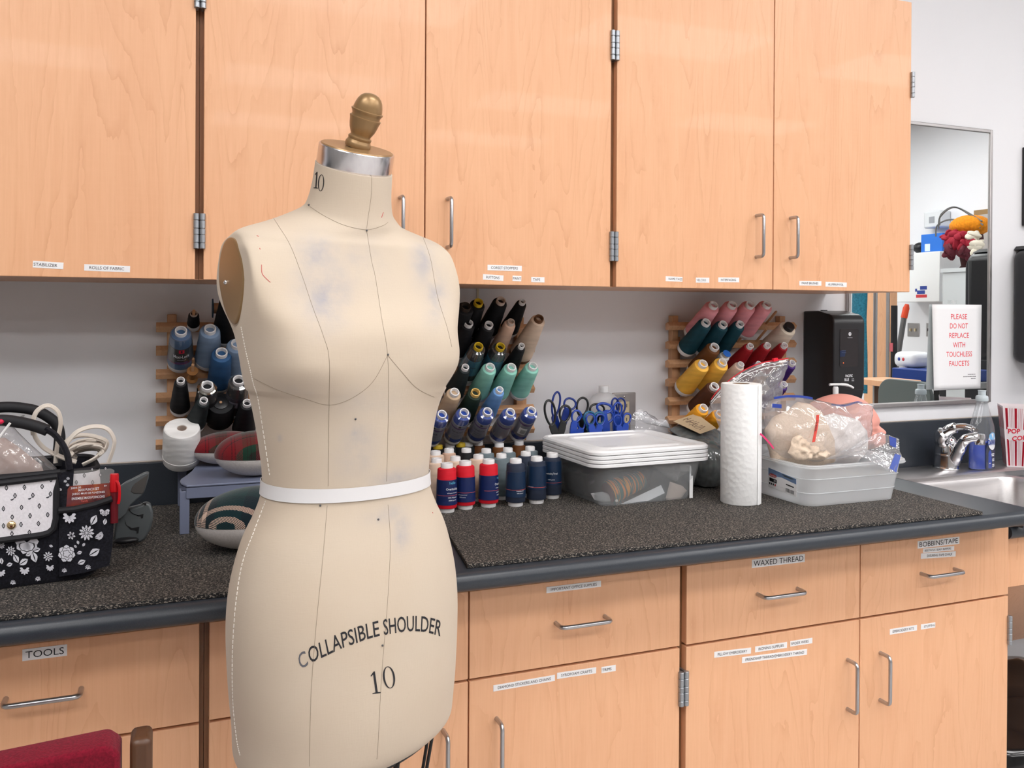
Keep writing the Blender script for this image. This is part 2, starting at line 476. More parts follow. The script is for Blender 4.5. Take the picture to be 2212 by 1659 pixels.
def hinge(x, y, z0, z1, parent, side):
    """five-knuckle barrel with its leaf wrapped round the door edge"""
    g = G(); L = z1-z0; cuts = [0, .17, .40, .57, .80, 1.0]
    for a, b in zip(cuts[:-1], cuts[1:]):
        za, zb = z0+L*a+.0005, z0+L*b-.0005
        g.lathe([(.0050, za), (.0056, za+.0006), (.0056, zb-.0006), (.0050, zb)], 14, (x, y, 0))
    g.lathe([(.0042, z0+.001), (.0042, z1-.001)], 10, (x, y, 0))
    g.box((x-.0012-.002*(side < 0), y, z0+.001), (x+.0012+.002*(side > 0), y+.022, z1-.001))
    return part('hinge', g, ZINC, parent)
def sticker(spec, yplane, parent):
    u0, v0, u1, v1, h, txt, a, b = spec[:8]
    p0, p1 = P(u0, v0, Y=yplane), P(u1, v1, Y=yplane)
    hh = np.linalg.norm(P(u0, v0+h/2, Y=yplane)-P(u0, v0-h/2, Y=yplane))
    ex = unit(p1-p0); ey = np.array((-ex[2], 0, ex[0])); w = np.linalg.norm(p1-p0); c = (p0+p1)/2
    c = c + np.array((0, -.0003, 0))
    g = G().obox(c, ex*w/2, ey*hh/2, np.array((0, .0003, 0)))
    th = spec[8] if len(spec) > 8 else .46
    g.text(txt, c+ex*w*((a+b)/2-.5)-np.array((0, .0003, 0)), ex, ey, w*(b-a), hh*th, 1, bold=spec[9] if len(spec) > 9 else 0.0)
    return part('label', g, [PAPER, INK], parent, smooth=False, label='white paper label reading '+txt if txt != 'VELCRO' else 'short white paper label')
def front(name, x0, x1, z0, z1, yf, parent):
    return part(name, G().box((x0, yf-TH, z0), (x1, yf, z1)), MAPLE, parent, bevel=.0012)

def wall_cabinet(k, label):
    x0, x1 = k*W, (k+1)*W
    t = thing('wall_cabinet', label, 'wall cabinet', ((x0+x1)/2, 0, ZB), 'maple wall cabinets')
    y = -(U-TH)
    part('body', G().box((x0+.0004, y+.001, ZB), (x1-.0004, -.0006, ZUT)), [MAPLE if False else SHADEWOOD], t)
    # pale underside and exposed end
    g = G().box((x0+.0004, y+.001, ZB-.0012), (x1-.0004, -.0006, ZB-.0001))
    part('bottom_panel', g, MAPLE, t)
    if k == 1: part('end_panel', G().box((x1-.0003, y+.001, ZB), (x1+.0012, -.0006, ZUT)), MAPLE, t)
    return t
YU = -(U-TH)
UP_ST = {'A1': [(71, 570.5, 137, 574.5, 14.5, 'STABILIZER', .03, .80), (182, 577.5, 281, 581.5, 14, 'ROLLS OF FABRIC', .11, .87)],
 'B1': [(1053, 578, 1127, 580, 12, 'CORSET STOPPERS', .10, .88), (1043, 598, 1087.3, 601, 12, 'BUTTONS', .16, .80), (1107, 601, 1126, 602, 11.6, 'PAINT', .06, .96), (1147.4, 603.8, 1176, 604.5, 11.5, 'TAPE', .13, .66)],
 'C0': [(1437.8, 602, 1474, 603.5, 10.6, 'NAME TAGS', .17, .98), (1503, 605, 1532, 605.3, 10.8, 'VELCRO', .04, .74), (1551.4, 604.4, 1596.5, 604.8, 10.4, 'INTERFACING', .12, .84)],
 'C1': [(1726.5, 611.7, 1774, 612.3, 10.2, 'PAINT BRUSHES', .10, .85), (1783, 613.9, 1828.8, 615.4, 10.2, 'ALUMINUM FOIL', .12, .84)]}
UH = {'B0': ((863.5, 427), (863.5, 531)), 'B1': ((966.5, 430), (966.5, 534)), 'C0': ((1633.5, 466), (1632, 555)), 'C1': ((1707, 471), (1705.5, 557))}
def updoor(key, x0, x1, t, hinge_right=None, zs=()):
    d = front('door', x0, x1, ZB-.0015, ZUT, YU, t)
    for s in UP_ST.get(key, []): sticker(s, YU-TH, d)
    if key in UH:
        a, b = UH[key]; p0, p1 = P(*a, Y=YU-TH), P(*b, Y=YU-TH); p1[0] = p0[0]
        pull(p0, p1, (0, -1, 0), d)
    if hinge_right is not None:
        xh = x1+.0019 if hinge_right else x0-.0019
        for z0, z1 in zs: hinge(xh, YU-TH-.0035, z0, z1, d, 1 if hinge_right else -1)
    return d
h = GAP/2; m_ = .0013
zlo = (1.4787, 1.5487); zhi = (1.948, 2.018)
tA = wall_cabinet(-1, 'maple wall cabinet at the far left with STABILIZER and ROLLS OF FABRIC labels')
updoor('A1', -W/2+m_, -h, tA, True, (zlo, zhi))
tB = wall_cabinet(0, 'maple wall cabinet above the dress form with the CORSET STOPPERS label')
updoor('B0', h, W/2-m_, tB, False, (zlo, zhi)); updoor('B1', W/2+m_, W-h, tB, True, (zlo, zhi))
tC = wall_cabinet(1, 'maple wall cabinet at the right beside the mirror with NAME TAGS and INTERFACING labels')
updoor('C0', W+h, 1.5*W-m_, tC, False, (zlo, zhi)); updoor('C1', 1.5*W+m_, 2*W-.002, tC, True, (zlo, zhi))

YB = -(BF-TH)
def base_cabinet(k, label):
    x0, x1 = k*W, (k+1)*W
    t = thing('base_cabinet', label, 'base cabinet', ((x0+x1)/2, -.3, 0), 'maple base cabinets')
    part('body', G().box((x0+.0004, YB+.001, .10), (x1-.0004, -.001, .8803)), SHADEWOOD, t)
    part('toe_kick', G().box((x0+.0004, YB+.075, 0), (x1-.0004, -.001, .0995)), BLACKP, t)
    if k == 1: part('end_panel', G().box((x1-.0003, YB+.001, .10), (x1+.0012, -.001, .84)), MAPLE, t)
    return t
DR_ST = {'A1': [(48.3, 1415.5, 145, 1403.7, 25, 'TOOLS', .07, .93, .60, 0.0)],
 'B1': [(1180.2, 1274.7, 1298, 1260.7, 13.3, 'IMPORTANT OFFICE SUPPLIES', .08, .92)],
 'C0': [(1624, 1218, 1738, 1205, 18, 'WAXED THREAD', .03, .97, .66, 0.0)],
 'C1': [(1982, 1177, 2072, 1166.8, 16, 'BOBBINS/TAPE', .04, .96, .66, 0.0), (1993.6, 1189.6, 2060.8, 1184, 9.6, 'BEESWAX SEAM RIPPERS', .05, .90), (1989, 1201.4, 2064, 1196.3, 11.6, 'EASURING TAPE CHALK', .17, .90)]}
DO_ST = {'B1': [(1065.5, 1487, 1198.4, 1464, 13.3, 'DIAMOND STICKERS AND CHAINS', .07, .93), (1203.2, 1460, 1287.7, 1447.6, 13.3, 'SYROFOAM CRAFTS', .10, .89), (1299, 1447.5, 1329.8, 1442.5, 13.3, 'TRIMS', .05, .70)],
 'C0': [(1542.7, 1414.3, 1622, 1405, 12.8, 'PILLOW EMBROIDERY', .09, .89), (1631, 1402.8, 1699.7, 1392.8, 12.6, 'IRONING SUPPLIES', .10, .89), (1707, 1390.7, 1754.5, 1383.4, 11.8, 'SPIDER WEBS', .03, .82), (1602.6, 1425.9, 1743, 1407.8, 12.8, 'FRIENDSHIP THREAD/EMBROIDERY THREAD', .05, .95)],
 'C1': [(1922, 1365, 1980.5, 1355.7, 12, 'EMBROIDERY KITS', .10, .88), (1989, 1354.4, 2020, 1349.7, 11, 'STUFFING', .20, .97)]}
DRH = {'A1': ((12.5, 1509), (175.5, 1488)), 'B1': ((1200, 1346), (1306, 1331)), 'C0': ((1636, 1283), (1722, 1272)), 'C1': ((1989, 1238.5), (2061, 1229))}
DOH = {'B0': ((957, 1578), None), 'B1': ((1072.5, 1552), None), 'C0': ((1830.6, 1425), (1830.6, 1531)), 'C1': ((1901, 1410), (1900, 1512))}
def base_front(key, x0, x1, t, hinge_right, zs):
    d = front('drawer', x0, x1, ZDB, ZDT, YB, t)
    for s in DR_ST.get(key, []): sticker(s, YB-TH, d)
    if key in DRH:
        a, b = DRH[key]; p0, p1 = P(*a, Y=YB-TH), P(*b, Y=YB-TH); p1[2] = p0[2] = (p0[2]+p1[2])/2
        pull(p0, p1, (0, -1, 0), d)
    d = front('door', x0, x1, .105, ZDB-.0045, YB, t)
    for s in DO_ST.get(key, []): sticker(s, YB-TH, d)
    if key in DOH:
        a, b = DOH[key]; p0 = P(*a, Y=YB-TH); p1 = p0-np.array((0, 0, .1016)) if b is None else P(*b, Y=YB-TH)
        p1[0] = p0[0]; pull(p0, p1, (0, -1, 0), d)
    xh = x1+.0019 if hinge_right else x0-.0019
    for z0, z1 in zs: hinge(xh, YB-TH-.0035, z0, z1, d, 1 if hinge_right else -1)
zl = ((.566, .636), (.16, .23))
bA = base_cabinet(-1, 'maple base cabinet at the lower left with the TOOLS drawer'); base_front('A1', -W/2+m_, -h, bA, True, ((.485, .555), (.16, .23)))
bB = base_cabinet(0, 'maple base cabinet behind the dress form with the IMPORTANT OFFICE SUPPLIES drawer')
base_front('B0', h, W/2-m_, bB, False, ((.485, .555), (.16, .23))); base_front('B1', W/2+m_, W-h, bB, True, zl)
bC = base_cabinet(1, 'maple base cabinet at the lower right with WAXED THREAD and BOBBINS drawers')
base_front('C0', W+h, 1.5*W-m_, bC, False, zl); base_front('C1', 1.5*W+m_, 2*W-.002, bC, True, zl)

# ---------------------------------------------------------------- countertops
CT = .914; MT = .922
def nose_profile(yb, yf, z, r, top_only=False):
    """side outline from the wall forward with a full round nose of radius r"""
    pts = [(yb, z-2*r), (yb, z)]
    for k in range(13):
        a = math.radians(90+180*k/12); pts.append((yf+r+r*math.cos(a), z-r+r*math.sin(a)))
    return pts
def slab(prof, x0, x1):
    return G().rings([[(x0, y, z) for y, z in prof], [(x1, y, z) for y, z in prof]])
XE = 1.802
t = thing('countertop', 'long dark slate laminate countertop with a thick rounded front edge', 'countertop', (.4, -.36, CT))
g = slab(nose_profile(-.0006, -.738, CT, .0166), R_['x0']+.01, XE-.02)
# rounded end of the nose
prof = nose_profile(-.0006, -.738, CT, .0166)
rs = []
for k in range(7):
    a = PI/2*k/6; q = 1-math.cos(a)
    rs.append([(XE-.02+.02*math.sin(a), y+(.02*q if y < -.6 else 0), CT-.0166+(z-CT+.0166)*(1-.35*q)) for y, z in prof])
g.rings(rs, 0)
part('worktop', g, SLATE, t, angle=25)
part('backsplash', G().box((R_['x0']+.01, -.02, CT+.0003), (1.8345, -.0007, 1.016)), SLATE, t, bevel=.0015)
for v in (0,):
    q = G().tube([(R_['x0']+.01, -.010, 1.0175), (1.8345, -.010, 1.0175)], .0022, 6)
    part('caulk_line', q, mk('caulk', (.50, .44, .40), .7), t)
LZ = .850
t2 = thing('countertop', 'lower slate sink counter at the right end, set below the long worktop', 'countertop', (2.4, -.33, LZ))
SX0, SX1, SY0, SY1 = 1.93, 2.39, -.55, -.175
g = G()
r = .0175
pr = nose_profile(SY0, -.63, LZ, r)
g.rings([[(1.836, y, z) for y, z in pr], [(3.6, y, z) for y, z in pr]])
g.box((1.836, SY0, LZ-2*r), (SX0, -.0006, LZ)); g.box((SX1, SY0, LZ-2*r), (3.6, -.0006, LZ)); g.box((SX0, SY1, LZ-2*r), (SX1, -.0006, LZ))
part('worktop', g, SLATE, t2, angle=25)
part('backsplash', G().box((1.836, -.02, LZ+.0003), (3.6, -.0007, 1.016)), SLATE, t2, bevel=.0015)
part('caulk_line', G().tube([(1.836, -.010, 1.0175), (3.6, -.010, 1.0175)], .0022, 6), mk('caulk', (.50, .44, .40), .7), t2)
part('apron', G().box((1.836, -.598, LZ-2*r-.125), (3.6, -.58, LZ-2*r-.0004)), MAPLE, t2, bevel=.001)
part('modesty_panel', G().rings([[(x, -.56, .705), (x, -.54, .705), (x, -.20, .36), (x, -.22, .36)] for x in (1.836, 3.6)]), MAPLE, t2)
part('nose_bracket', G().box((1.840, -.655, LZ+.0003), (1.872, -.60, .874)), SLATE, t2)

# mats
def mat_poly(pts):
    g = G(); g.rings([[(x, y, CT+.0004) for x, y in pts], [(x, y, MT) for x, y in pts]]); return g
a = P(1010, 1219, Z=MT); b = P(985, 1178, Z=MT); c = P(2123, 1105, Z=MT); d = P(1939, 1058, Z=MT)
dv = unit((d-c)[:2]); back = -.035
def to_y(p, q, y): k = (y-p[1])/(q[1]-p[1]); return (p[0]+(q[0]-p[0])*k, y)
poly = [(a[0], a[1]), (c[0], c[1]), to_y(c, d, -.12), (c[0]-.14, back-.02), (.55, back-.02), to_y(a, b, -.62)]
poly = [(a[0], a[1]), (c[0], c[1]), to_y(c, d, back), to_y(a, b, back)]
whole('counter_mat', mat_poly(poly), RUBBER, 'speckled black rubber mat under the plastic bins on the right of the counter', 'mat', (1.0, -.35, CT), 'speckled rubber counter mats', bevel=.001)
e = P(0, 1331, Z=MT)
poly = [(-1.3, e[1]), (.27, e[1]), (.36, back), (-1.3, back)]
whole('counter_mat', mat_poly(poly), RUBBER, 'speckled black rubber mat under the floral tote bag on the left of the counter', 'mat', (-.3, -.35, CT), 'speckled rubber counter mats', bevel=.001)

# ---------------------------------------------------------------- dress form
FV = np.array([.250, -.9682, 0]); SV = np.array([.9682, .250, 0]); DO = np.array([.1713, -.907, 0.]) + SV*.0085
BODY = np.array([
 (0.742, 0.118, 0.0, 0.085, 0.09, 0.0, 2.15, 0.0),
 (0.744, 0.138, 0.0, 0.1, 0.11, 0.0, 2.15, 0.0),
 (0.752, 0.148, 0.0, 0.11, 0.122, 0.0, 2.15, 0.0),
 (0.768, 0.155, 0.0, 0.117, 0.128, 0.0, 2.15, 0.0),
 (0.8, 0.1565, 0.0, 0.121, 0.131, 0.0, 2.15, 0.0),
 (0.84, 0.1604, 0.0, 0.123, 0.133, 0.0, 2.15, 0.0),
 (0.9, 0.1643, 0.0, 0.121, 0.134, 0.0, 2.15, 0.0),
 (0.95, 0.1648, 0.0, 0.119, 0.132, 0.0, 2.15, 0.0),
 (1.0, 0.1594, 0.0, 0.113, 0.123, 0.0, 2.15, 0.0),
 (1.05, 0.1457, 0.0, 0.103, 0.107, 0.0, 2.15, 0.0),
 (1.08, 0.1311, 0.0, 0.097, 0.097, 0.0, 2.15, 0.0),
 (1.106, 0.1208, 0.0, 0.093, 0.093, 0.0, 2.15, 0.0),
 (1.13, 0.1178, 0.0, 0.094, 0.096, 0.0, 2.15, 0.0),
 (1.16, 0.1203, 0.0, 0.097, 0.101, 0.0, 2.15, 0.0),
 (1.2, 0.1262, 0.0, 0.101, 0.107, 0.0, 2.15, 0.0),
 (1.24, 0.1345, 0.0, 0.106, 0.112, 0.0, 2.15, 0.0),
 (1.27, 0.1418, 0.0, 0.109, 0.115, 0.0, 2.15, 0.0),
 (1.3, 0.147, 0.0, 0.11, 0.117, 0.0, 2.15, 0.0),
 (1.335, 0.1515, -0.003, 0.108, 0.116, 0.0, 2.3, 0.0),
 (1.37, 0.1655, -0.003, 0.09, 0.112, -0.004, 3.2, 0.0),
 (1.4, 0.188, -0.003, 0.081, 0.103, -0.006, 3.2, 0.0),
 (1.424, 0.193, -0.003, 0.0755, 0.09, -0.008, 2.9, 0.05),
 (1.442, 0.19, -0.003, 0.072, 0.08, -0.009, 2.5, 0.1),
 (1.455, 0.164, 0.0, 0.07, 0.073, -0.009, 2.3, 0.16),
 (1.465, 0.146, 0.0, 0.0675, 0.068, -0.008, 2.15, 0.22),
 (1.474, 0.116, 0.0, 0.063, 0.065, -0.007, 2.0, 0.27),
 (1.483, 0.089, 0.0, 0.061, 0.062, -0.006, 2.0, 0.31),
 (1.4945, 0.068, 0.006, 0.059, 0.06, -0.004, 2.0, 0.34),
 (1.5065, 0.06, 0.006, 0.056, 0.057, -0.002, 2.0, 0.35),
 (1.5295, 0.0555, 0.006, 0.0535, 0.0535, 0.003, 2.0, 0.35),
 (1.5595, 0.0535, 0.006, 0.052, 0.052, 0.01, 2.0, 0.35)])
def body_rings(nr=260, nphi=320, grow=0.0, clip=.154):
    T = BODY; ix = np.arange(len(T)); tt = np.linspace(0, len(T)-1, nr); ph = np.linspace(0, 2*PI, nphi, endpoint=False)
    def cr(col):
        y = T[:, col]; i = np.clip(tt.astype(int), 0, len(T)-2); t = tt-i; m = np.gradient(y, ix)
        return (2*t**3-3*t**2+1)*y[i]+(t**3-2*t**2+t)*m[i]+(-2*t**3+3*t**2)*y[i+1]+(t**3-t**2)*m[i+1]
    def sm(x):
        k = np.exp(-np.linspace(-2, 2, 13)**2); k /= k.sum(); return np.convolve(np.pad(x, 6, mode='edge'), k, 'valid')
    Z, A, CS, B1, B2, CF, N, TL = [cr(k) for k in range(8)]
    lo = int(nr*.12)
    for q in (A, B1, B2, CF, N, TL): q[lo:] = sm(q)[lo:]
    out = []
    for k in range(nr):
        c, s = np.cos(ph), np.sin(ph); e = 2/N[k]
        x = A[k]*np.sign(s)*abs(s)**e; y = np.where(c > 0, B1[k], B2[k])*np.sign(c)*abs(c)**e
        for sg in (-1, 1):
            pb = math.radians(44)*sg; dz = Z[k]-1.292; sz = .075 if dz > 0 else .043
            d = (ph-pb+PI) % (2*PI)-PI
            amp = .031*math.exp(-(dz/sz)**2)*np.exp(-(d/.50)**2)
            x = x+amp*math.sin(pb)*.62; y = y+amp*math.cos(pb)*1.1
        sh = CS[k] - (.003 if Z[k] > 1.25 else 0)
        x0_ = x; x = np.sign(x)*(clip-.004*np.log1p(np.exp(np.clip((clip-abs(x))/.004, -40, 40))))*1.0
        wt = min(1, max(0, (Z[k]-1.28)/.07)); wt = wt*wt*(3-2*wt); x = x0_*(1-wt)+x*wt+sh
        if grow:
            x = x+grow*s; y = y+grow*c
        zz = Z[k]-np.tan(TL[k])*y + .09*x*max(0, min(1, (.80-Z[k])/.05)) + .008*max(0, min(1, (.80-Z[k])/.05))
        out.append([DO+SV*x[j]+FV*(y[j]+CF[k])+ZA*zz[j] for j in range(nphi)])
    return out, Z

form = thing('dress_form', 'cream linen dress form size 10 with a bronze finial standing before the counter', 'dress form', (DO[0], DO[1], 0))
rings_, ZR = body_rings()
g = G().rings(rings_)
bvh = BVHTree.FromPolygons([Vector(v) for v in g.v], g.f)
verts_world = np.array(g.v)
body = part('torso', g, LINEN, form, angle=50)
def on_body(u, v, off=.0005):
    hit = bvh.ray_cast(Vector(CAM), Vector(raydir(u, v)).normalized())
    if hit[0] is None: return None
    n = hit[1]
    if n.dot(Vector(raydir(u, v))) > 0: n = -n
    return np.array(hit[0]+n*off)
# dirt smudges on the linen, plus two faint patches painting the under-bust shade
at = body.data.attributes.new('stain_shade', 'FLOAT', 'POINT'); st = np.zeros(len(verts_world))
for u, v, ru, rv, k in [(690, 545, 38, 36, .5), (708, 640, 34, 60, .62), (665, 610, 26, 60, .3), (915, 560, 20, 48, .5), (942, 640, 20, 50, .5), (775, 965, 26, 46, .35), (760, 1000, 34, 30, .22),
                        (870, 1030, 58, 16, .42), (868, 1150, 14, 30, .5), (835, 1112, 36, 18, .32), (772, 560, 50, 50, .22), (790, 870, 60, 26, .18), (640, 845, 60, 22, .14), (604, 947, 5, 5, .7), (817, 1122, 4, 8, .6), (765, 935, 8, 10, .4)]:
    c = on_body(u, v, 0)
    if c is None: continue
    d = verts_world-c; dz = d[:, 2]/(rv*.00062); dx = (d @ RT)/(ru*.00062); df = (d @ FW)/.06
    st = np.maximum(st, 1.35*k*np.exp(-(dx**2+dz**2+df**2)*.7))
at.data.foreach_set('value', st.astype(np.float32))
def surf_line(pix, n=14):
    out = []
    for q in bez([(u, v, 0) for u, v in pix], n):
        c = on_body(q[0], q[1], .0002)
        if c is not None: out.append(c)
    return out
SEAM = mk('seam_thread', (.26, .21, .155), .9); SEAMW = mk('stitch_thread', (.80, .76, .70), .8)
for pix, nm in [([(792, 498), (803, 565), (811, 600), (825, 690), (837, 765), (839, 871), (835, 1040)], 'center_seam'),
            ([(838, 1090), (843, 1171), (839, 1270), (834, 1342), (824, 1464), (817, 1600), (814, 1640)], 'center_seam'),
            ([(590, 470), (603, 490), (628, 532), (654, 600), (676, 665), (699, 727), (711, 775), (711, 871), (709, 1050)], 'princess_seam'),
            ([(707, 1092), (698, 1200), (684, 1342), (672, 1500), (669, 1655)], 'princess_seam'),
            ([(914, 513), (930, 560), (945, 640), (965, 705), (976, 750)], 'princess_seam'),
            ([(549, 818), (600, 842), (660, 862), (711, 875), (760, 860), (805, 825), (837, 768)], 'bust_seam'),
            ([(838, 768), (865, 800), (900, 838), (938, 858)], 'bust_seam'),
            ([(664, 442), (700, 466), (745, 487), (792, 496), (825, 488), (838, 480)], 'neck_seam'),
            ([(803, 376), (802, 420), (795, 470), (792, 494)], 'neck_seam')]:
    ln = surf_line(pix)
    if len(ln) > 2: part(nm, G().tube(ln, .00024, 5), SEAM, form)
for pix in ([(521, 706), (530, 752), (539.5, 793), (548, 830), (557.6, 862), (570, 940), (583, 1028)], [(574, 1082), (548, 1150), (524, 1216), (510, 1300), (503, 1394), (502, 1470), (504.6, 1533), (512, 1600), (519, 1632)]):
    ln = surf_line(pix, 24)
    g = G()
    for i in range(0, len(ln)-2, 3): g.tube(ln[i:i+3], .0007, 5)
    part('side_stitching', g, SEAMW, form)
# waist tape
def ring_at(z, grow):
    R1 = [r for r in rings_]
    zz = np.array([np.mean([p[2] for p in r]) for r in R1]); k = int(np.argmin(abs(zz-z))); r = np.array(R1[k]); c = r.mean(0)
    d = r-c; return [c+v*(1+grow/np.linalg.norm(v)) + ZA*(z-zz[k]) for v in d]
g = G().rings([ring_at(1.1105, .0012), ring_at(1.1105, .0022), ring_at(1.1195, .0022), ring_at(1.1285, .0022), ring_at(1.1285, .0012)], cap0=False, cap1=False)
part('waist_tape', g, mk('cotton_tape', (.66, .65, .66), .6), form)
# pins and red threads
for u, v in [(792, 498), (838, 766), (826, 1394), (768, 905), (835, 1070), (790, 1069), (706, 1076), (732, 1061), (918, 1045), (817, 1122), (692, 1092), (668, 443)]:
    c = on_body(u, v, .0006)
    if c is not None: part('pin', G().ellipsoid(c, .0014, .0014, .0014, 8, 6), mk('pin_head', (.10, .10, .11), .4, .6), form)
for pix in ([(565, 572), (566, 590), (573, 600), (584, 610)], [(555, 509), (559, 511)], [(561, 536), (562, 539)], [(824, 470), (826, 464), (828, 459)], [(934, 1106), (935, 1109)]):
    part('red_thread', G().tube(surf_line(pix, 6), .00035, 5), mk('red_thread', (.50, .02, .03), .8), form)
# printed lettering
arc = np.array([(588, 1008), (620, 985), (685, 947), (735, 924), (838, 875), (930, 842), (1000, 816), (1093, 792), (1205, 773), (1300, 764), (1385, 772), (1456, 793), (1492, 806)])/2.8655 + np.array((440, 1080))
arc = np.array([[q[0], q[1]] for q in bez([(a, b, 0) for a, b in arc], 20)])
sl = np.concatenate([[0], np.cumsum(np.linalg.norm(np.diff(arc, axis=0), axis=1))])
def arc_text(txt, s0, s1, hpx, mi, g, lean=.45):
    tv, tf, (x0, x1, y0, y1) = text_mesh(txt, .006)
    vs = []
    for x, y in tv:
        s = s0+(s1-s0)*(x-x0)/(x1-x0)
        u, v = np.interp(s, sl, arc[:, 0]), np.interp(s, sl, arc[:, 1])
        u2, v2 = np.interp(s+4, sl, arc[:, 0]), np.interp(s+4, sl, arc[:, 1]); u1, v1 = np.interp(s-4, sl, arc[:, 0]), np.interp(s-4, sl, arc[:, 1])
        n = unit((v2-v1, -(u2-u1), 0)); n = unit(n*lean+np.array((0, -1, 0))*(1-lean)); k = (y-(y0+y1)/2)/(y1-y0)*hpx
        vs.append(on_body(u+n[0]*k, v+n[1]*k, .0004))
    g.add(vs, tf, mi)
g = G(); S = sl[-1]-13
arc_text('C', 1, 21, 33, 1, g)
arc_text('OLLAPSIBLE', 26, S*.59, 34, 0, g); arc_text('SHOULDER', S*.62, S+5, 34, 0, g)
part('printed_lettering', g, [INK, GREYINK], form, smooth=False, label='black printed lettering reading COLLAPSIBLE SHOULDER')
def ring_poly(cx, cy, rx, ry, tx, ty, rot, n=32):
    """a serif zero: outer and inner ellipse"""
    o, i = [], []
    for k in range(n):
        a = 2*PI*k/n
        for lst, x, y in ((o, rx*math.cos(a), ry*math.sin(a)), (i, (rx-tx)*math.cos(a), (ry-ty)*math.sin(a))):
            lst.append((cx+x*math.cos(rot)-y*math.sin(rot), cy+x*math.sin(rot)+y*math.cos(rot)))
    return o, i
def digits_ten(c1, c0, hpx, wk, rot, g):
    one = [(-.055, -.5), (.045, -.5), (.045, .44), (.17, .46), (.17, .5), (-.18, .5), (-.18, .46), (-.055, .44), (-.055, -.34), (-.17, -.30), (-.17, -.34)]
    one = [(-.17, -.33), (-.01, -.5), (.05, -.5), (.05, .44), (.18, .46), (.18, .5), (-.20, .5), (-.20, .46), (-.05, .44), (-.05, -.36), (-.16, -.29)]
    def M2(c, x, y): x, y = x*hpx*wk, y*hpx; return (c[0]+x*math.cos(rot)-y*math.sin(rot), c[1]+x*math.sin(rot)+y*math.cos(rot))
    def subdiv(pl):
        out = []
        for a, b in zip(pl, pl[1:]+pl[:1]):
            for t in (0, .5): out.append((a[0]+(b[0]-a[0])*t, a[1]+(b[1]-a[1])*t))
        return out
    vs = [on_body(*M2(c1, x, y), .0005) for x, y in subdiv(one)]
    if all(q is not None for q in vs): g.add(vs, [tuple(range(len(vs)))[::-1]])
    o, i = ring_poly(0, 0, .27, .5, .085, .03, 0)
    vs = [on_body(*M2(c0, x, y), .0005) for x, y in o+i]; n = len(o)
    if all(q is not None for q in vs): g.add(vs, [(k, (k+1) % n, n+(k+1) % n, n+k) for k in range(n)])
g = G(); digits_ten((810.5, 1474), (840, 1463), 48, 1.0, math.radians(-8), g)
part('size_number', g, INK, form, smooth=False, label='black printed number 10 on the skirt front')
g = G(); digits_ten((684, 389), (694, 395), 36, .68, math.radians(4), g)
part('size_number', g, INK, form, smooth=False, label='black printed number 10 on the neck')
# armhole plates
for sg in (-1, 1):
    nrm = SV*sg
    pl0 = DO+SV*(sg*.1522-.006)
    if sg < 0:
        r = raydir(503, 606); c = CAM+r*((pl0-CAM) @ nrm)/(r @ nrm); cf = (c-DO) @ FV; cz = c[2]
    c = pl0+FV*cf+ZA*cz
    g = G(); rs = []
    for off, k in ((-.012, 1.0), (.0016, 1.0), (.0028, .97), (.0032, .90)):
        ring = []
        for j in range(40):
            a = 2*PI*j/40; y = math.cos(a)*.0500*(1-.22*max(0, -math.sin(a)))*k; z = math.sin(a)*.0575*k
            ring.append(c+nrm*off+FV*(y-.16*z)+ZA*z)
        rs.append(ring if sg < 0 else ring[::-1])
    g.rings(rs)
    pl = part('armhole_plate', g, BRONZE, form, angle=50)
    s = c+nrm*.0032+FV*(-.018)+ZA*(-.002)
    part('screw', G().ellipsoid(s, .0035, .0035, .0035, 12, 8), CHROME, pl)
# neck band and finial
tl = .35
nn = unit(FV*math.sin(tl)+ZA*math.cos(tl)); topc = np.mean(np.array(rings_[-1]), 0)
NB = topc - nn*.002
part('neck_band', G().lathe([(.0520, 0), (.0526, .001), (.0526, .0285), (.0518, .0295), (.0518, .0297)], 64, NB, nn), COLLAR, form, label='polished steel band')
part('neck_cap', G().lathe([(.0505, .0297), (.0495, .0312), (.001, .0315)], 64, NB, nn), BRONZE, form)
fin = [(.0185, .0), (.0190, .002), (.0190, .007), (.0178, .009), (.0165, .0125), (.0172, .0145), (.0172, .0165), (.0150, .0185), (.0148, .0205), (.0165, .024), (.0190, .030), (.0207, .037), (.0218, .044), (.0228, .0472), (.0230, .0488), (.0208, .0500), (.0205, .053), (.0222, .0570), (.0234, .0588), (.0234, .0602), (.0212, .0612), (.0210, .064), (.0200, .070), (.0180, .0765), (.0150, .082), (.0105, .0862), (.0050, .0882), (.0008, .0886)]
part('finial', G().lathe([(r*.95, h*.86) for r, h in fin], 48, NB+nn*.0314, unit(nn+RT*.12)), BRONZE, form, angle=40)
# cage and stand below
g = G(); lowz = .742
def cage(k, z, n=48): return [DO+SV*(.150*k*math.sin(a))+FV*((.112 if math.cos(a) > 0 else .122)*k*math.cos(a))+ZA*z for a in np.linspace(0, 2*PI, n, endpoint=False)]
part('cage_ring', G().tube([p+ZA*(.09*((p-DO) @ SV)) for p in cage(.90, .752)], .003, 8, closed=True), BLACKR, form)
part('cage_ring', G().tube(cage(.55, .48), .003, 8, closed=True), BLACKR, form)
for k in range(10):
    a = 2*PI*k/10+.2
    p = DO+SV*(.150*.90*math.sin(a))+FV*(.115*.90*math.cos(a)); p = p+ZA*(.752+.09*((p-DO) @ SV)); q = DO+SV*(.150*.55*math.sin(a))+FV*(.115*.55*math.cos(a))+ZA*.48
    part('cage_rod', G().tube([p, q], .0026, 8), BLACKR, form)
part('pole', G().lathe([(.016, .12), (.016, .76)], 24, DO), BLACKR, form)
part('base_hub', G().lathe([(.05, .09), (.05, .12), (.02, .15)], 24, DO), BLACKR, form)
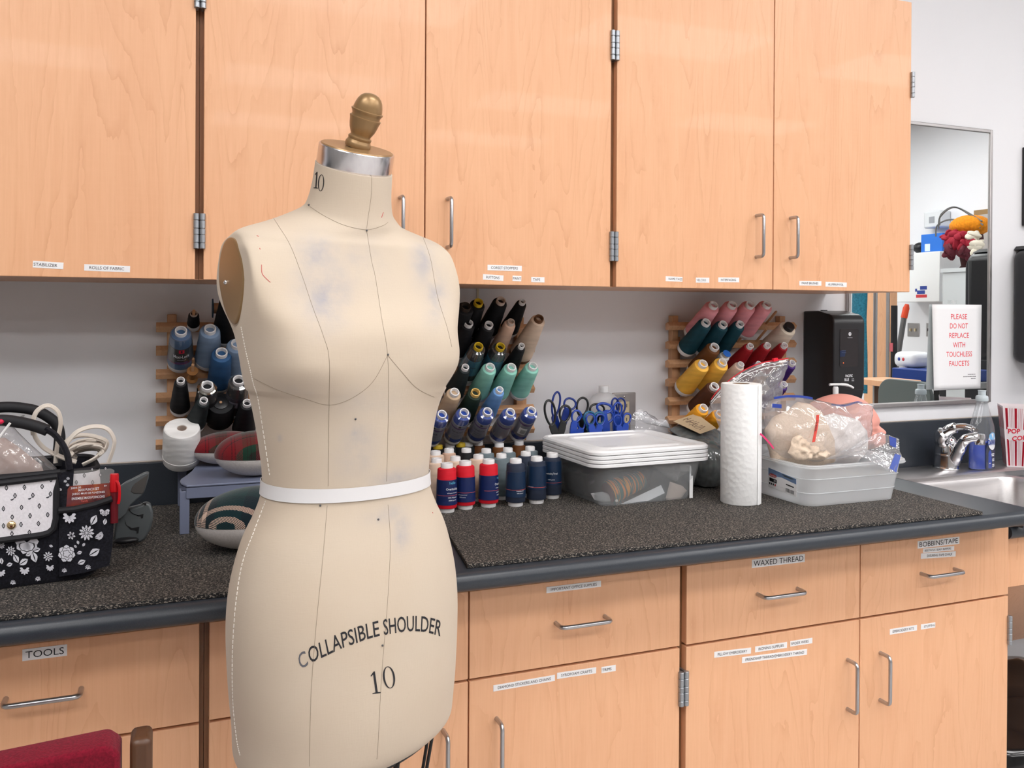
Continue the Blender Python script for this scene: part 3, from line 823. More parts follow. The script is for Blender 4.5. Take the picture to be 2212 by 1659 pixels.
for k in range(4):
    a = PI/4+PI/2*k; e = np.array((math.cos(a), math.sin(a), 0))
    l = part('base_leg', G().tube([DO+e*.03+ZA*.105, DO+e*.16+ZA*.085, DO+e*.20+ZA*.062], .012, 10), BLACKR, form)
    part('caster', G().lathe([(.022, -.008), (.025, -.005), (.025, .005), (.022, .008)], 20, DO+e*.205+ZA*.0255, (-e[1], e[0], 0)), BLACKP, l)

# ---------------------------------------------------------------- thread racks on the wall
EL = math.radians(38); AX = np.array((0, -math.cos(EL), math.sin(EL)))   # pegs tilt up and out
def rack(x0, x1, ztop, label, nslat=6, dz=.0525, empty=()):
    t = thing('thread_rack', label, 'thread rack', ((x0+x1)/2, 0, ztop-.3), 'wooden thread racks')
    zb = max(ztop-.03-dz*(nslat-1)-.045, 1.0205)
    for xx, w in ((x0+.033, .020), (x1-.033, .020)):
        part('post', G().box((xx-w/2, -.022, zb), (xx+w/2, -.001, ztop)), PALEWOOD, t, bevel=.0015)
        part('folding_leg', G().box((xx+.5*w+.001, -.012, zb), (xx+.5*w+.013, -.001, ztop-.06)), PALEWOOD, t, bevel=.001)
    for k in range(nslat):
        z = ztop-.03-dz*k
        s = part('slat', G().rings([[(x, -.0225, z-.010), (x, -.0225, z+.008), (x, -.034, z+.0125), (x, -.047, z+.002), (x, -.040, z-.010)] for x in (x0, x1)]), PALEWOOD, t, bevel=.001)
    for x, z in empty:
        p = np.array((x, -.038, z)); part('peg', G().lathe([(.0035, 0), (.0035, .058), (.0028, .0605)], 12, p, AX), PALEWOOD, t)
    return t
xl = P(337, 762, Y=-.03)[0]; zl0 = P(370, 679, Y=-.012)[2]
rack(xl, xl+.437, zl0, 'wooden thread rack behind the dress form on the left, holding blue and black cones', empty=[(P(416, 790, Y=-.04)[0], P(416, 808, Y=-.04)[2])])
xm = P(1151, 846, Y=-.03)[0]
rack(xm-.437, xm, zl0-.004, 'wooden thread rack beside the dress form, holding black, mint and bright blue cones')
xr = P(1440, 748, Y=-.03)[0]
pe = []
for u, v in ((1655, 700), (1634, 738), (1592, 742)):
    q = P(u, v, Y=-.04); pe.append((q[0], q[2]))
rack(xr, xr+.437, P(1457, 682, Y=-.012)[2], 'wooden thread rack at the right, holding pink, teal, red and yellow cones', empty=pe)

# ---------------------------------------------------------------- thread cones
CORE = {'w': mk('core_white', (.74, .73, .74), .4), 'y': mk('core_yellow', (.62, .42, .02), .4), 'b': mk('core_beige', (.52, .42, .36), .5),
        'k': mk('core_paper_brown', (.12, .05, .02), .8), 'c': mk('core_cap_black', (.01, .01, .012), .4), 'o': mk('core_amber', (.62, .40, .12), .4), 'd': mk('core_dark', (.03, .018, .012), .7)}
HOLE = mk('core_inside', (.20, .20, .18), .7)
def cone_parts(t, loc, ax, L, rt, rb, mat, core='w', wrap=None, base=True, cap=None, ch=.010, rc=None, edge=.005):
    rc = rc or min(.0125, rt*.62)
    loc = V3(loc)
    # thread body with rounded shoulders
    b0, b1 = .012, L-ch
    pr = [(rc*.9, b0), (rb-.002, b0), (rb, b0+.003)]
    for k in range(1, 7): f_ = k/7; pr.append((rb+(rt-rb)*f_ + .0003*math.sin(k*2.1), b0+.003+(b1-edge-b0-.003)*f_))
    pr += [(rt, b1-edge), (rt-.0016, b1-.0012), (rt-.004, b1), (rc*.95, b1)]
    part('thread', G().lathe(pr, 32, loc, ax), mat, t)
    cm = CORE[core]
    if core == 'c':
        part('cap', G().lathe([(rc, L-ch-.001), (rc*1.05, L-ch), (rc*1.02, L+.001), (rc*.9, L+.003)], 24, loc, ax), cm, t)
    else:
        g = G().lathe([(rc, L-ch-.002), (rc, L-.001), (rc*.97, L), (rc*.80, L), (rc*.74, L-.002), (rc*.70, L-.03)], 24, loc, ax, cap0=False, cap1=False)
        g.lathe([(rc*.72, L-.031), (rc*.70, L-.03)], 24, loc, ax, 1)
        part('core', g, [cm, HOLE], t)
    if base: part('core_base', G().lathe([(rb*.93, 0), (rb*.97, .002), (rb*.97, .010), (rb*.90, .0125)], 28, loc, ax), CORE['w'] if core != 'k' else CORE['k'], t)
def cyl_map(loc, ax, r0, r1, h0, h1, th0):
    """(a, b) in metres on the wrapped sheet -> point on the cone"""
    e1, e2 = frame(ax); a_ = unit(ax)
    # th0 measured from the direction that faces the camera
    view = unit(CAM-V3(loc)); view = unit(view-a_*(view @ a_)); side = np.cross(a_, view)
    def fn(a, b, hc):
        h = hc+b; r = r0+(r1-r0)*(h-h0)/(h1-h0); th = th0+a/r
        return V3(loc)+a_*h+(r+.0006)*(math.cos(th)*view+math.sin(th)*side)
    return fn
def band(t, loc, ax, L, rt, rb, h0, h1, mat, texts=(), th0=0, extra=(), name='paper_band', wave=0):
    ra = lambda h: rb+(rt-rb)*(h-.012)/(L-.022)
    e1, e2 = frame(ax); a_ = unit(ax)
    g = G()
    if not wave:
        g.lathe([(ra(h0)+.0002, h0), (ra(h0)+.0010, h0), (ra(h1)+.0010, h1), (ra(h1)+.0002, h1)], 32, loc, ax, cap0=False, cap1=False)
    mats = [mat]
    fn = cyl_map(loc, ax, ra(h0)+.0007, ra(h1)+.0007, h0, h1, th0)
    for txt, hc, wd, hh, m in texts:
        if m not in mats: mats.append(m)
        g.text(txt, (0, 0, 0), XA, YA, wd, hh, mats.index(m), fn=lambda a, b: fn(a, b, hc), bold=.004)
    for a0, a1, hb0, hb1, m in extra:
        if m not in mats: mats.append(m)
        n = max(2, int((a1-a0)/.003)); o = [[fn(a0+(a1-a0)*k/n, 0, hh) for k in range(n+1)] for hh in (hb0, hb1)]
        g.grid(o, mats.index(m))
    return part(name, g, mats, t)
TINK = mk('white_print', (.75, .76, .80), .6); RINK = mk('red_print', (.6, .10, .08), .6); OINK = mk('orange_print', (.75, .22, .05), .6); CINK = mk('cyan_print', (.10, .40, .60), .6)
C_ = dict(black=(.006, .006, .008), charcoal=(.010, .016, .018), mint=(.24, .54, .45), tan=(.50, .36, .24), beige=(.62, .47, .36), peach=(.60, .40, .30), green=(.008, .022, .014), ltblue=(.14, .30, .60),
          cobalt=(.012, .05, .30), steelblue=(.06, .13, .26), paleblue=(.19, .27, .40), blue=(.03, .10, .24), white=(.78, .77, .76), pink=(.78, .32, .36), teal=(.004, .045, .065), offwhite=(.66, .58, .48),
          brown=(.13, .045, .010), red=(.30, .006, .012), yellow=(.80, .43, .06), gold=(.82, .36, .02), plum=(.13, .006, .03), purple=(.05, .015, .15), dkbrown=(.07, .022, .010), palepink=(.64, .46, .38))
def rack_cone(u, v, col, label, rt=.020, rb=.026, L=.125, core='w', ax=AX, off=.052, **kw):
    up = L*(-ax[1])
    top = P(u, v, Y=-off-up); loc = top-ax*L
    t = thing('thread_cone', label, 'thread cone', loc, kw.pop('group'))
    cone_parts(t, loc, ax, L, rt, rb, thread(col, C_[col]), core, **kw)
    return t, loc, L, rt, rb
GL, GM, GR = 'cones on the left rack', 'cones on the middle rack', 'cones on the right rack'
# middle rack
for a in [(1007, 661, 'black', 'large black cone with a brown tube top, half hidden behind the dress form', .0215, .0240, .145, 'd'),
          (1034.6, 652, 'black', 'black cone with a yellow core in the top row of the middle rack', .0185, .026, .125, 'y'),
          (1083, 648, 'black', 'black cone with a beige core in the top row, third from the dress form', .0185, .026, .130, 'b'),
          (1129.5, 650, 'black', 'slim black cone at the right end of the middle rack top row', .0135, .024, .125, 'w'),
          (1013.6, 697, 'black', 'black cone with a white core in the second row beside the dress form shoulder', .0170, .026, .125, 'w'),
          (1057, 700, 'black', 'black cone with a white core, between two others in the second row', .0170, .026, .125, 'w'),
          (1104.5, 694, 'peach', 'slim peach beige cone in the second row of the middle rack', .0150, .022, .135, 'b'),
          (1165.5, 686.5, 'beige', 'tall beige cone with a dark brown paper core at the right end', .0185, .030, .160, 'k'),
          (1127.5, 745.5, 'black', 'slim black cone in front of the tall beige cone', .0125, .023, .125, 'w'),
          (1006, 792, 'charcoal', 'charcoal cone with a white core beside the dress form bust', .0145, .025, .125, 'w'),
          (1059.7, 791.6, 'mint', 'leftmost of the three mint green cones', .0185, .026, .125, 'w'),
          (1105.8, 792, 'mint', 'middle one of the three mint green cones', .0185, .026, .125, 'w'),
          (1152, 789.5, 'mint', 'rightmost of the three mint green cones', .0185, .026, .125, 'w'),
          (982.7, 846, 'tan', 'tan cone with a white core beside the dress form ribs', .0185, .024, .120, 'w'),
          (1028, 846.7, 'green', 'dark green cone with an amber core', .0185, .025, .120, 'o'),
          (1080, 840.8, 'ltblue', 'light blue cone below the mint green cones', .0150, .022, .120, 'w')]:
    rack_cone(a[0], a[1], a[2], a[3], rt=a[4], rb=a[5], L=a[6], core=a[7], group=GM)
TEAL = mk('teal_label', (.004, .10, .17), .35, coat=.3)
for u, v, s in ((1034.6, 747, 'left'), (1082, 747.5, 'right')):
    t, loc, L, rt, rb = rack_cone(u, v, 'black', 'shiny black cone, yellow core and teal label, %s one of two' % s, rt=.0185, rb=.027, L=.128, core='y', group=GM)
    band(t, loc, AX, L, rt, rb, .035, .088, TEAL, [('Alphasew', .066, .034, .008, INK), ('polyester', .052, .022, .004, INK)])
    part('film_wrap', G().lathe([(rt*.7, L-.0095), (rt+.0008, L-.012), (rt+.0012, L-.016), (rt+.003, .095), (rb+.001, .02)], 32, loc, AX, cap0=False, cap1=False), WRAP, t)
GREYL = mk('grey_label', (.20, .20, .25), .35, coat=.4); PURP = mk('purple_band', (.06, .02, .13), .4); DARKN = mk('navy_print', (.01, .012, .05), .5)
for k, (u, v, th) in enumerate(((955.4, 894, -.2), (1003.5, 890, .3), (1054, 888, .15), (1103.4, 889.5, -1.4), (1149, 886, 0))):
    where = ['half hidden behind the dress form', 'second from the dress form', 'middle of its row', 'fourth from the dress form, lettering turned away', 'at the right end with a white barcode']
    t, loc, L, rt, rb = rack_cone(u, v, 'cobalt', 'bright blue wrapped cone with grey label, '+where[k], rt=.0185, rb=.0225, L=.122, core='w', group=GM)
    tx = [('SureLock', .062, .030, .0075, DARKN), ('100% polyester', .050, .024, .003, DARKN), ('3000 yards', .043, .018, .003, DARKN)] if k != 4 else []
    ex = [(-.06, .06, .0735, .0775, PURP)]
    if k != 3: ex.append((-.003, .003, .080, .086, INK))
    if k == 4:
        ex = [(-.06, .06, .078, .083, PURP), (-.004, .016, .040, .066, PAPER)] + [(.002+.0022*i, .002+.0022*i+.0012, .044, .060, INK) for i in range(6)]
    b = band(t, loc, AX, L, rt, rb, .030, .088, GREYL, tx, th, ex)
    part('film_wrap', G().lathe([(rt*.65, L-.0094), (rt+.0008, L-.0115), (rt+.0014, L-.016), (rt+.0024, .092), (rb+.0015, .018)], 32, loc, AX, cap0=False, cap1=False), WRAP, t)
# left rack
for a in [(454, 709, 'paleblue', 'pale blue cone with a white core, beside the steel blue wrapped cone', .0215, .029, .125, 'w'),
          (479, 760, 'blue', 'blue cone below the pale blue cone', .0215, .026, .130, 'w'),
          (390.5, 820.4, 'black', 'black cone with a wide white base at the left rack edge', .0135, .0215, .120, 'w'),
          (492, 640, 'black', 'tall black cone on a white base, its top hidden behind the dress form', .016, .028, .150, 'w'),
          (512, 741, 'paleblue', 'pale blue cone just peeping out from behind the dress form', .0215, .029, .125, 'w'),
          (534, 869, 'black', 'black cone with a white core cut off by the dress form waist', .0150, .026, .125, 'w')]:
    rack_cone(a[0], a[1], a[2], a[3], rt=a[4], rb=a[5], L=a[6], core=a[7], group=GL)
MX = mk('black_label', (.010, .010, .012), .4, coat=.2); MV = mk('violet_print', (.06, .03, .12), .5)
t, loc, L, rt, rb = rack_cone(391, 713.6, 'steelblue', 'steel blue wrapped cone with a black label and red round badge', rt=.0215, rb=.0275, L=.125, group=GL)
band(t, loc, AX, L, rt, rb, .036, .086, MX, [('Maxi-Lock', .062, .034, .010, TINK), ('all purpose', .051, .018, .003, TINK)], .1,
     [(-.0055+.011*0, .0055, .074, .085, mk('red_badge', (.50, .01, .04), .5)), (-.0022, .0022, .076, .083, INK), (-.05, .05, .0362, .0385, mk('magenta_line', (.2, .02, .08), .5)), (-.013, .013, .0365, .0440, MV)])
part('film_wrap', G().lathe([(rt*.65, L-.0094), (rt+.0010, L-.0112), (rt+.0014, L-.016), (rb+.0012, .016)], 32, loc, AX, cap0=False, cap1=False), WRAP, t)
FOIL = mk('foil_wrap', (.55, .53, .48), .12, 1.0)
t, loc, L, rt, rb = rack_cone(448, 832, 'black', 'dark cone with a shiny foil like wrap round its top', rt=.0205, rb=.027, L=.125, group=GL)
part('film_wrap', G().lathe([(.0130, L-.0085), (.0165, L-.0076), (.0195, L-.0092), (rt+.0008, L-.0135)], 40, loc, AX, cap0=False, cap1=False), FOIL, t)
part('film_wrap', G().lathe([(rt+.0008, L-.0136), (rt+.0022, .07), (rb+.0014, .016)], 32, loc, AX, cap0=False, cap1=False), WRAP, t)
t, loc, L, rt, rb = rack_cone(516, 819.7, 'black', 'black wrapped cone with a small white barcode label next to the dress form', rt=.0205, rb=.026, L=.125, group=GL)
band(t, loc, AX, L, rt, rb, .045, .078, mk('indigo_label', (.015, .012, .03), .4), [], 0, [(-.016, .004, .047, .066, GREYL)] + [(-.013+.0022*i, -.013+.0022*i+.0011, .050, .061, INK) for i in range(6)])
part('film_wrap', G().lathe([(rt*.65, L-.0094), (rt+.0010, L-.0112), (rt+.0014, L-.016), (rb+.0012, .016)], 32, loc, AX, cap0=False, cap1=False), WRAP, t)
ax2 = unit(np.array((.14, -.80, .55)))
rack_cone(440.7, 864, 'charcoal', 'slim charcoal green cone leaning towards the right over the white cone', rt=.0135, rb=.022, L=.115, ax=ax2, off=.078, group=GL)
t, loc, L, rt, rb = rack_cone(418.7, 676.6, 'black', 'small black spool on a peg with its wooden tip showing', rt=.0115, rb=.0135, L=.052, core='b', ch=.004, off=.060, rc=.008, group=GL)
part('peg_tip', G().lathe([(.0035, L-.03), (.0035, L+.008), (.0028, L+.010)], 12, loc, AX), PALEWOOD, t)
t = thing('thread_spool', 'large black spool with a dark disc top and a tiny peg hole', 'thread spool', P(474.6, 895, Y=-.075), GL)
l0 = np.array(t.location)
part('thread', G().lathe([(.030, 0), (.031, .003), (.029, .060), (.027, .066), (.015, .067)], 32, l0-AX*.02, AX), thread('black', C_['black']), t)
part('disc', G().lathe([(.016, .0672), (.016, .069), (.0145, .0696), (.004, .0696)], 28, l0-AX*.02, AX), BLACKP, t)
part('peg_tip', G().lathe([(.003, .0697), (.003, .0715)], 10, l0-AX*.02, AX), PALEWOOD, t)
top = P(393, 924, Y=-.135); ax3 = unit(np.array((0, -.50, .86))); L = .092; loc = top-ax3*L
t = thing('thread_cone', 'big white cone hanging low at the left rack, above the plastic stool', 'thread cone', loc, GL)
part('thread', G().lathe([(.012, .002), (.036, 0), (.0385, .004), (.0395, .03), (.0385, .06), (.0375, .086), (.0362, .0905), (.034, .092), (.0105, .0915), (.0098, .085), (.0090, .03)], 44, loc, ax3, cap1=False), thread('white', C_['white']), t)
part('core', G().lathe([(.0100, .004), (.0100, .0905), (.0090, .0905), (.0088, .03)], 24, loc, ax3, cap0=False, cap1=False), CORE['b'], t)
part('loose_thread', G().lathe([(.0388, .018), (.0398, .0185), (.0398, .0195), (.0388, .020)], 44, loc, ax3, cap0=False, cap1=False), thread('white', C_['white']), t)
BOBW = mk('bobbin_wood', (.36, .16, .05), .45)
top = P(416, 801, Y=-.092); t = thing('wooden_bobbin', 'empty turned wooden bobbin on a rack peg left of the dress form', 'bobbin', top-AX*.034, GL)
part('bobbin_body', G().lathe([(.012, 0), (.012, .003), (.0075, .008), (.0075, .026), (.012, .031), (.0122, .034), (.004, .0343)], 24, top-AX*.034, AX), BOBW, t)
part('peg_tip', G().lathe([(.0034, .0), (.0034, .022), (.0028, .024)], 12, top+AX*.0002, AX), PALEWOOD, t)
t = thing('wooden_spool', 'wooden spool with a blue end disc seen edge on behind the black spool', 'spool', P(461, 666, Y=-.06), GL)
c = np.array(t.location)
part('spool_body', G().lathe([(.010, 0), (.012, .001), (.012, .022)], 24, c, XA), PALEWOOD, t)
part('blue_disc', G().lathe([(.021, -.003), (.022, -.0015), (.022, -.0004)], 30, c, XA), mk('blue_disc', (.01, .05, .11), .5), t)
# right rack
for a in [(1543, 657.5, 'pink', 'leftmost pink cone in the top row of the right rack', .0205, .0265, .135, 'w'),
          (1583.4, 656.8, 'pink', 'second pink cone from the left in the top row', .0205, .0265, .135, 'w'),
          (1621.7, 656.8, 'pink', 'third pink cone from the left in the top row', .0205, .0265, .135, 'w'),
          (1658.3, 656.3, 'pink', 'rightmost pink cone in the top row, beside an empty peg', .0205, .0265, .135, 'w'),
          (1526.7, 695, 'teal', 'leftmost dark teal cone with a white base showing', .0195, .0265, .130, 'w'),
          (1563.5, 699.3, 'teal', 'middle dark teal cone between two others', .0190, .0265, .130, 'w'),
          (1600.3, 698.5, 'teal', 'rightmost dark teal cone', .0175, .0265, .130, 'w'),
          (1706, 704.4, 'offwhite', 'fat off white cone with a black cap at the right end', .0250, .0320, .115, 'c'),
          (1545, 748, 'brown', 'brown cone above the two yellow cones', .0205, .0265, .125, 'w'),
          (1622, 746, 'red', 'leftmost of the three red cones', .0150, .0250, .125, 'w'),
          (1659.3, 744.6, 'red', 'middle one of the three red cones', .0150, .0250, .125, 'w'),
          (1696, 744.6, 'red', 'rightmost of the three red cones', .0150, .0250, .125, 'w'),
          (1520, 784.6, 'yellow', 'yellow cone at the left end of the right rack', .0220, .0285, .125, 'w'),
          (1561.8, 782, 'yellow', 'yellow cone second from the left, above the paper towel roll', .0220, .0285, .125, 'w'),
          (1601.4, 786.2, 'palepink', 'slim pale pinkish beige cone behind the paper towel roll', .0150, .0230, .120, 'w'),
          (1640, 785, 'plum', 'plum red cone seen through the clear plastic bag', .0140, .0230, .120, 'w'),
          (1712.8, 783, 'purple', 'upper one of the two purple cones', .0160, .0240, .120, 'w'),
          (1695, 829, 'purple', 'lower one of the two purple cones behind the plastic bag', .0160, .0240, .120, 'w'),
          (1544.6, 833.5, 'dkbrown', 'dark brown cone left of the paper towel roll', .0200, .0260, .125, 'w'),
          (1521, 880, 'gold', 'golden yellow cone lowest on the right rack, above the taped bag', .0195, .0250, .120, 'w'),
          (1556, 893, 'gold', 'golden yellow cone mostly hidden behind the paper towel roll', .0195, .0250, .115, 'w')]:
    rack_cone(a[0], a[1], a[2], a[3], rt=a[4], rb=a[5], L=a[6], core=a[7], group=GR, rc=.0145 if a[7] == 'c' else None)
BLUEL = mk('blue_sticker', (.02, .14, .55), .4)
t, loc, L, rt, rb = rack_cone(1570, 764, 'white', 'white cone with a round blue sticker on its end', rt=.0150, rb=.0200, L=.100, group=GR)
part('sticker', G().lathe([(.0115, L+.0002), (.0115, L+.0010)], 28, loc, AX), BLUEL, t)

# ---------------------------------------------------------------- cones standing on the counter
NAVYL = mk('navy_label', (.006, .016, .085), .35, coat=.35); NAVY2 = mk('dark_navy_label', (.006, .022, .060), .35, coat=.35)
HS = .106
def stand_cone(u, v, col, label, rt=.0205, rb=.0225, core='w', lab=None, th=0, H=HS, front_px=None, rc=.0135):
    if front_px: p = P(*front_px, Z=MT); p = p+unit((p-CAM)*np.array((1, 1, 0)))*.016
    else: p = P(u, v, Z=MT+H)
    loc = np.array((p[0], p[1], MT+.0004))
    t = thing('thread_cone', label, 'thread cone', loc, 'thread cones standing on the counter')
    part('thread', G().lathe([(rc, .010), (rb-.001, .010), (rb, .012), (rt, H-.0140), (rt-.0010, H-.0115), (rt-.004, H-.0102), (rc*.9, H-.0098)], 36, loc), thread(col, C_[col]), t)
    part('cap', G().lathe([(rc, H-.0112), (rc, H-.002), (rc-.001, H), (rc*.5, H-.0002), (rc*.45, H-.0012), (.0005, H-.0012)], 28, loc), CORE[core], t)
    part('core_base', G().lathe([(rb*.72, 0), (rb*.76, .002), (rb*.76, .009), (rb*.68, .0102)], 28, loc), CORE['w'], t)
    if lab: band(t, loc, ZA, H, rt, rb, lab[0], lab[1], lab[2], lab[3], lab[4], lab[5])
    return t
red_t = [('hello', .066, .015, .0055, CINK), ('Overlocking', .052, .030, .0065, TINK), ('All Purpose Overlocking', .044, .026, .0026, TINK), ('100% Polyester', .034, .022, .0036, TINK), ('3000 yards', .028, .020, .003, TINK)]
C_['crimson'] = (.62, .008, .022); C_['navygrey'] = (.022, .030, .055); C_['greyteal'] = (.14, .18, .20); C_['cream'] = (.70, .52, .40)
line = [(-.04, .04, .0385, .0392, RINK)]
stand_cone(956, 996, 'crimson', 'red cone at the left end of the front row against the dress form', lab=(.018, .072, NAVYL, red_t, .62, line), front_px=(964.8, 1109))
stand_cone(1006, 992.6, 'crimson', 'red cone second from the left in the front row', lab=(.018, .072, NAVYL, [('100% polyester thread', .034, .020, .0022, TINK), ('2500 metres', .029, .014, .0022, TINK)], -.25, line), front_px=(1004.5, 1102))
stand_cone(1055, 989, 'crimson', 'red cone third from the left, next to the dark navy cones', lab=(.018, .072, NAVYL, red_t, 1.35, line), front_px=(1055, 1097.4))
stand_cone(1113, 987, 'navygrey', 'dark navy cone leftmost of the three at the front row right', lab=(.022, .078, NAVY2, [('Overlocking thread', .036, .018, .0022, TINK), ('100% polyester', .031, .016, .0022, TINK)], .5, line), front_px=(1113.4, 1095.4))
stand_cone(1155, 981.4, 'navygrey', 'dark navy cone in the middle of the three at the front row right', lab=(.034, .086, NAVY2, [('100% polyester', .040, .014, .0022, TINK)], -.6, line), front_px=(1158.7, 1089.4))
stand_cone(1187.6, 974, 'navygrey', 'dark navy cone against the white lidded bin', lab=(.034, .088, NAVY2, [('Overlocking Thread', .060, .030, .0055, TINK), ('3000 yards', .046, .016, .0026, TINK)], -.1, line), front_px=(1192.5, 1078.5))
for a in [(943, 990, 'cream', 'cream cone behind the leftmost red cone', 'w', .0205), (941, 974, 'cream', 'cream cone at the back beside the dress form', 'w', .0205), (970, 969, 'peach', 'peach cone at the back left of the standing cones', 'w', .0165),
          (983.7, 986, 'cream', 'cream cone directly behind the first two red cones', 'w', .0205), (1033.4, 982, 'cream', 'cream cone behind the second and third red cones', 'w', .0205),
          (1050.3, 969.5, 'greyteal', 'grey teal cone behind the cream one in the middle', 'w', .0195), (1083, 980, 'greyteal', 'grey teal cone right behind the last red cone', 'w', .0205), (1097, 967.5, 'greyteal', 'grey teal cone in the third row', 'w', .0195),
          (1145, 964.5, 'greyteal', 'grey teal cone at the back right', 'w', .0195), (1135.8, 975.6, 'navygrey', 'dark navy cone in the second row behind the front navy ones', 'w', .0190),
          (1033.4, 953.5, 'brown', 'brown cone at the left of the back row', 'w', .0175), (1078.5, 957.0, 'brown', 'brown cone in the middle of the back row, nearer one', 'w', .0175), (1074, 945.5, 'brown', 'brown cone in the middle of the back row, farther one', 'w', .0175), (1121, 953, 'brown', 'brown cone at the right of the back row', 'w', .0175),
          (1007.5, 968.5, 'black', 'black cone with a white cap behind the cream cones', 'w', .0175), (995, 956.5, 'black', 'black cone with a bright yellow cap', 'y', .0170), (972, 957.5, 'charcoal', 'charcoal cone with a white cap near the dress form', 'w', .0165), (946, 961, 'black', 'black cone with a yellow cap right against the dress form', 'y', .0165), (1012, 955, 'charcoal', 'charcoal cone with a white cap in the back row beside the yellow capped one', 'w', .0160)]:
    stand_cone(a[0], a[1], a[2], a[3], core=a[4], rt=a[5], rb=a[5]+.0015, rc=.012)

# ---------------------------------------------------------------- soft shapes
from mathutils import noise as mnoise
def nz3(p, f, seed=0.0): return mnoise.noise(Vector((p[0]*f+seed, p[1]*f-seed*1.7, p[2]*f+seed*.6)))
def resample(pts, n):
    pts = [V3(p) for p in pts]; pts.append(pts[0]); L = np.concatenate([[0], np.cumsum([np.linalg.norm(b-a) for a, b in zip(pts, pts[1:])])])
    P_ = np.array(pts); return [np.array([np.interp(s, L, P_[:, k]) for k in range(3)]) for s in np.linspace(0, L[-1], n, endpoint=False)]
def pillow(outline, thick, n=72, m=16, amp=.004, freq=30, seed=1.0, fold=0.0, normal=None, sharp=2.0):
    """closed cushion between two faces over an outline, with creases"""
    o = resample(outline, n); c = sum(o)/n
    nn = V3(normal) if normal is not None else unit(sum(np.cross(o[i]-c, o[(i+1) % n]-c) for i in range(n)))
    if nn @ (CAM-c) < 0: nn = -nn
    rs = []
    for side in (1, -1):
        for k in (range(1, m) if side > 0 else range(m, 0, -1)):
            q = k/m; h = thick*(1-q**sharp)**.6; ring = []
            for p in o:
                b = c+(p-c)*q
                cr = nz3(b, freq, seed); cr2 = nz3(b, freq*2.7, seed+9)
                d = (abs(cr)*1.2-.3)*amp*(1 if q < .97 else .5)+cr2*amp*.5
                ring.append(b+nn*(side*h+(d if side > 0 else d*.6)))
            rs.append(ring)
    g = G(); return g.rings(rs)
def smoothnoise(g, amp, freq, seed=0.0):
    out = []
    for p in g.v:
        d = np.array((nz3(p, freq, seed), nz3(p, freq, seed+31), nz3(p, freq, seed+67)))*amp; out.append(tuple(np.array(p)+d))
    g.v = out; return g
def tartan(name, bands_x, bands_y, fx, fy, weave=500, rot=0.0):
    m = mk(name, bands_x[0][1], .9, sheen=.3, spec=.15); t = NT(m)
    co = t.n('ShaderNodeTexCoord'); mp = t.n('ShaderNodeMapping'); mp.inputs['Rotation'].default_value = (0, 0, rot); t.l(co.outputs['Object'], mp.inputs['Vector'])
    sp = t.n('ShaderNodeSeparateXYZ'); t.l(mp.outputs[0], sp.inputs[0])
    cols = []
    for k, f, b in ((0, fx, bands_x), (1, fy, bands_y)):
        mu = t.n('ShaderNodeMath', op='MULTIPLY'); mu.inputs[1].default_value = f; t.l(sp.outputs[k], mu.inputs[0])
        fr = t.n('ShaderNodeMath', op='FRACT'); t.l(mu.outputs[0], fr.inputs[0])
        r = t.n('ShaderNodeValToRGB'); r.color_ramp.interpolation = 'CONSTANT'; e = r.color_ramp.elements
        while len(e) < len(b): e.new(.5)
        for i, (p, c) in enumerate(b): e[i].position = p; e[i].color = (*c, 1)
        t.l(fr.outputs[0], r.inputs[0]); cols.append(r.outputs[0])
    w = t.n('ShaderNodeTexWave', wave_type='BANDS', bands_direction='DIAGONAL'); w.inputs['Scale'].default_value = 190
    t.l(co.outputs['Object'], w.inputs['Vector'])
    t.l(t.mix(t.ramp(w.outputs['Fac'], [(.45, (0, 0, 0)), (.55, (1, 1, 1))]), cols[0], cols[1]), t.b.inputs['Base Color'])
    t.bump(t.noise(t.coord((1, 1, 1)), weave, 2), .4, .001)
    return m
MUSLIN = fabric('muslin', (.58, .55, .53), .95, 300, .06)
CREAMF = fabric('cream_muslin', (.70, .56, .44), .95, 260, .08)
WHITEF = fabric('white_muslin', (.76, .71, .69), .95, 260, .06)
RED_, GRN_, DRK_ = (.16, .004, .008), (.006, .030, .017), (.014, .003, .005)
TART = tartan('red_tartan', [(0, RED_), (.36, DRK_), (.39, RED_), (.44, DRK_), (.46, (.10, .02, .02)), (.62, GRN_), (.72, DRK_), (.74, GRN_), (.80, DRK_), (.82, GRN_), (.92, (.10, .02, .02))],
              [(0, GRN_), (.20, DRK_), (.24, GRN_), (.34, RED_), (.58, DRK_), (.61, RED_), (.72, (.08, .015, .015)), (.9, GRN_)], 12, 14)
NVY, CRM = (.005, .014, .020), (.55, .40, .32)
TART2 = tartan('navy_tartan', [(0, NVY), (.20, CRM), (.23, NVY), (.30, CRM), (.37, NVY), (.5, (.004, .03, .032)), (.9, NVY)],
               [(0, NVY), (.25, CRM), (.28, NVY), (.34, CRM), (.40, NVY), (.6, (.004, .03, .032))], 8.5, 9.5, rot=.35)

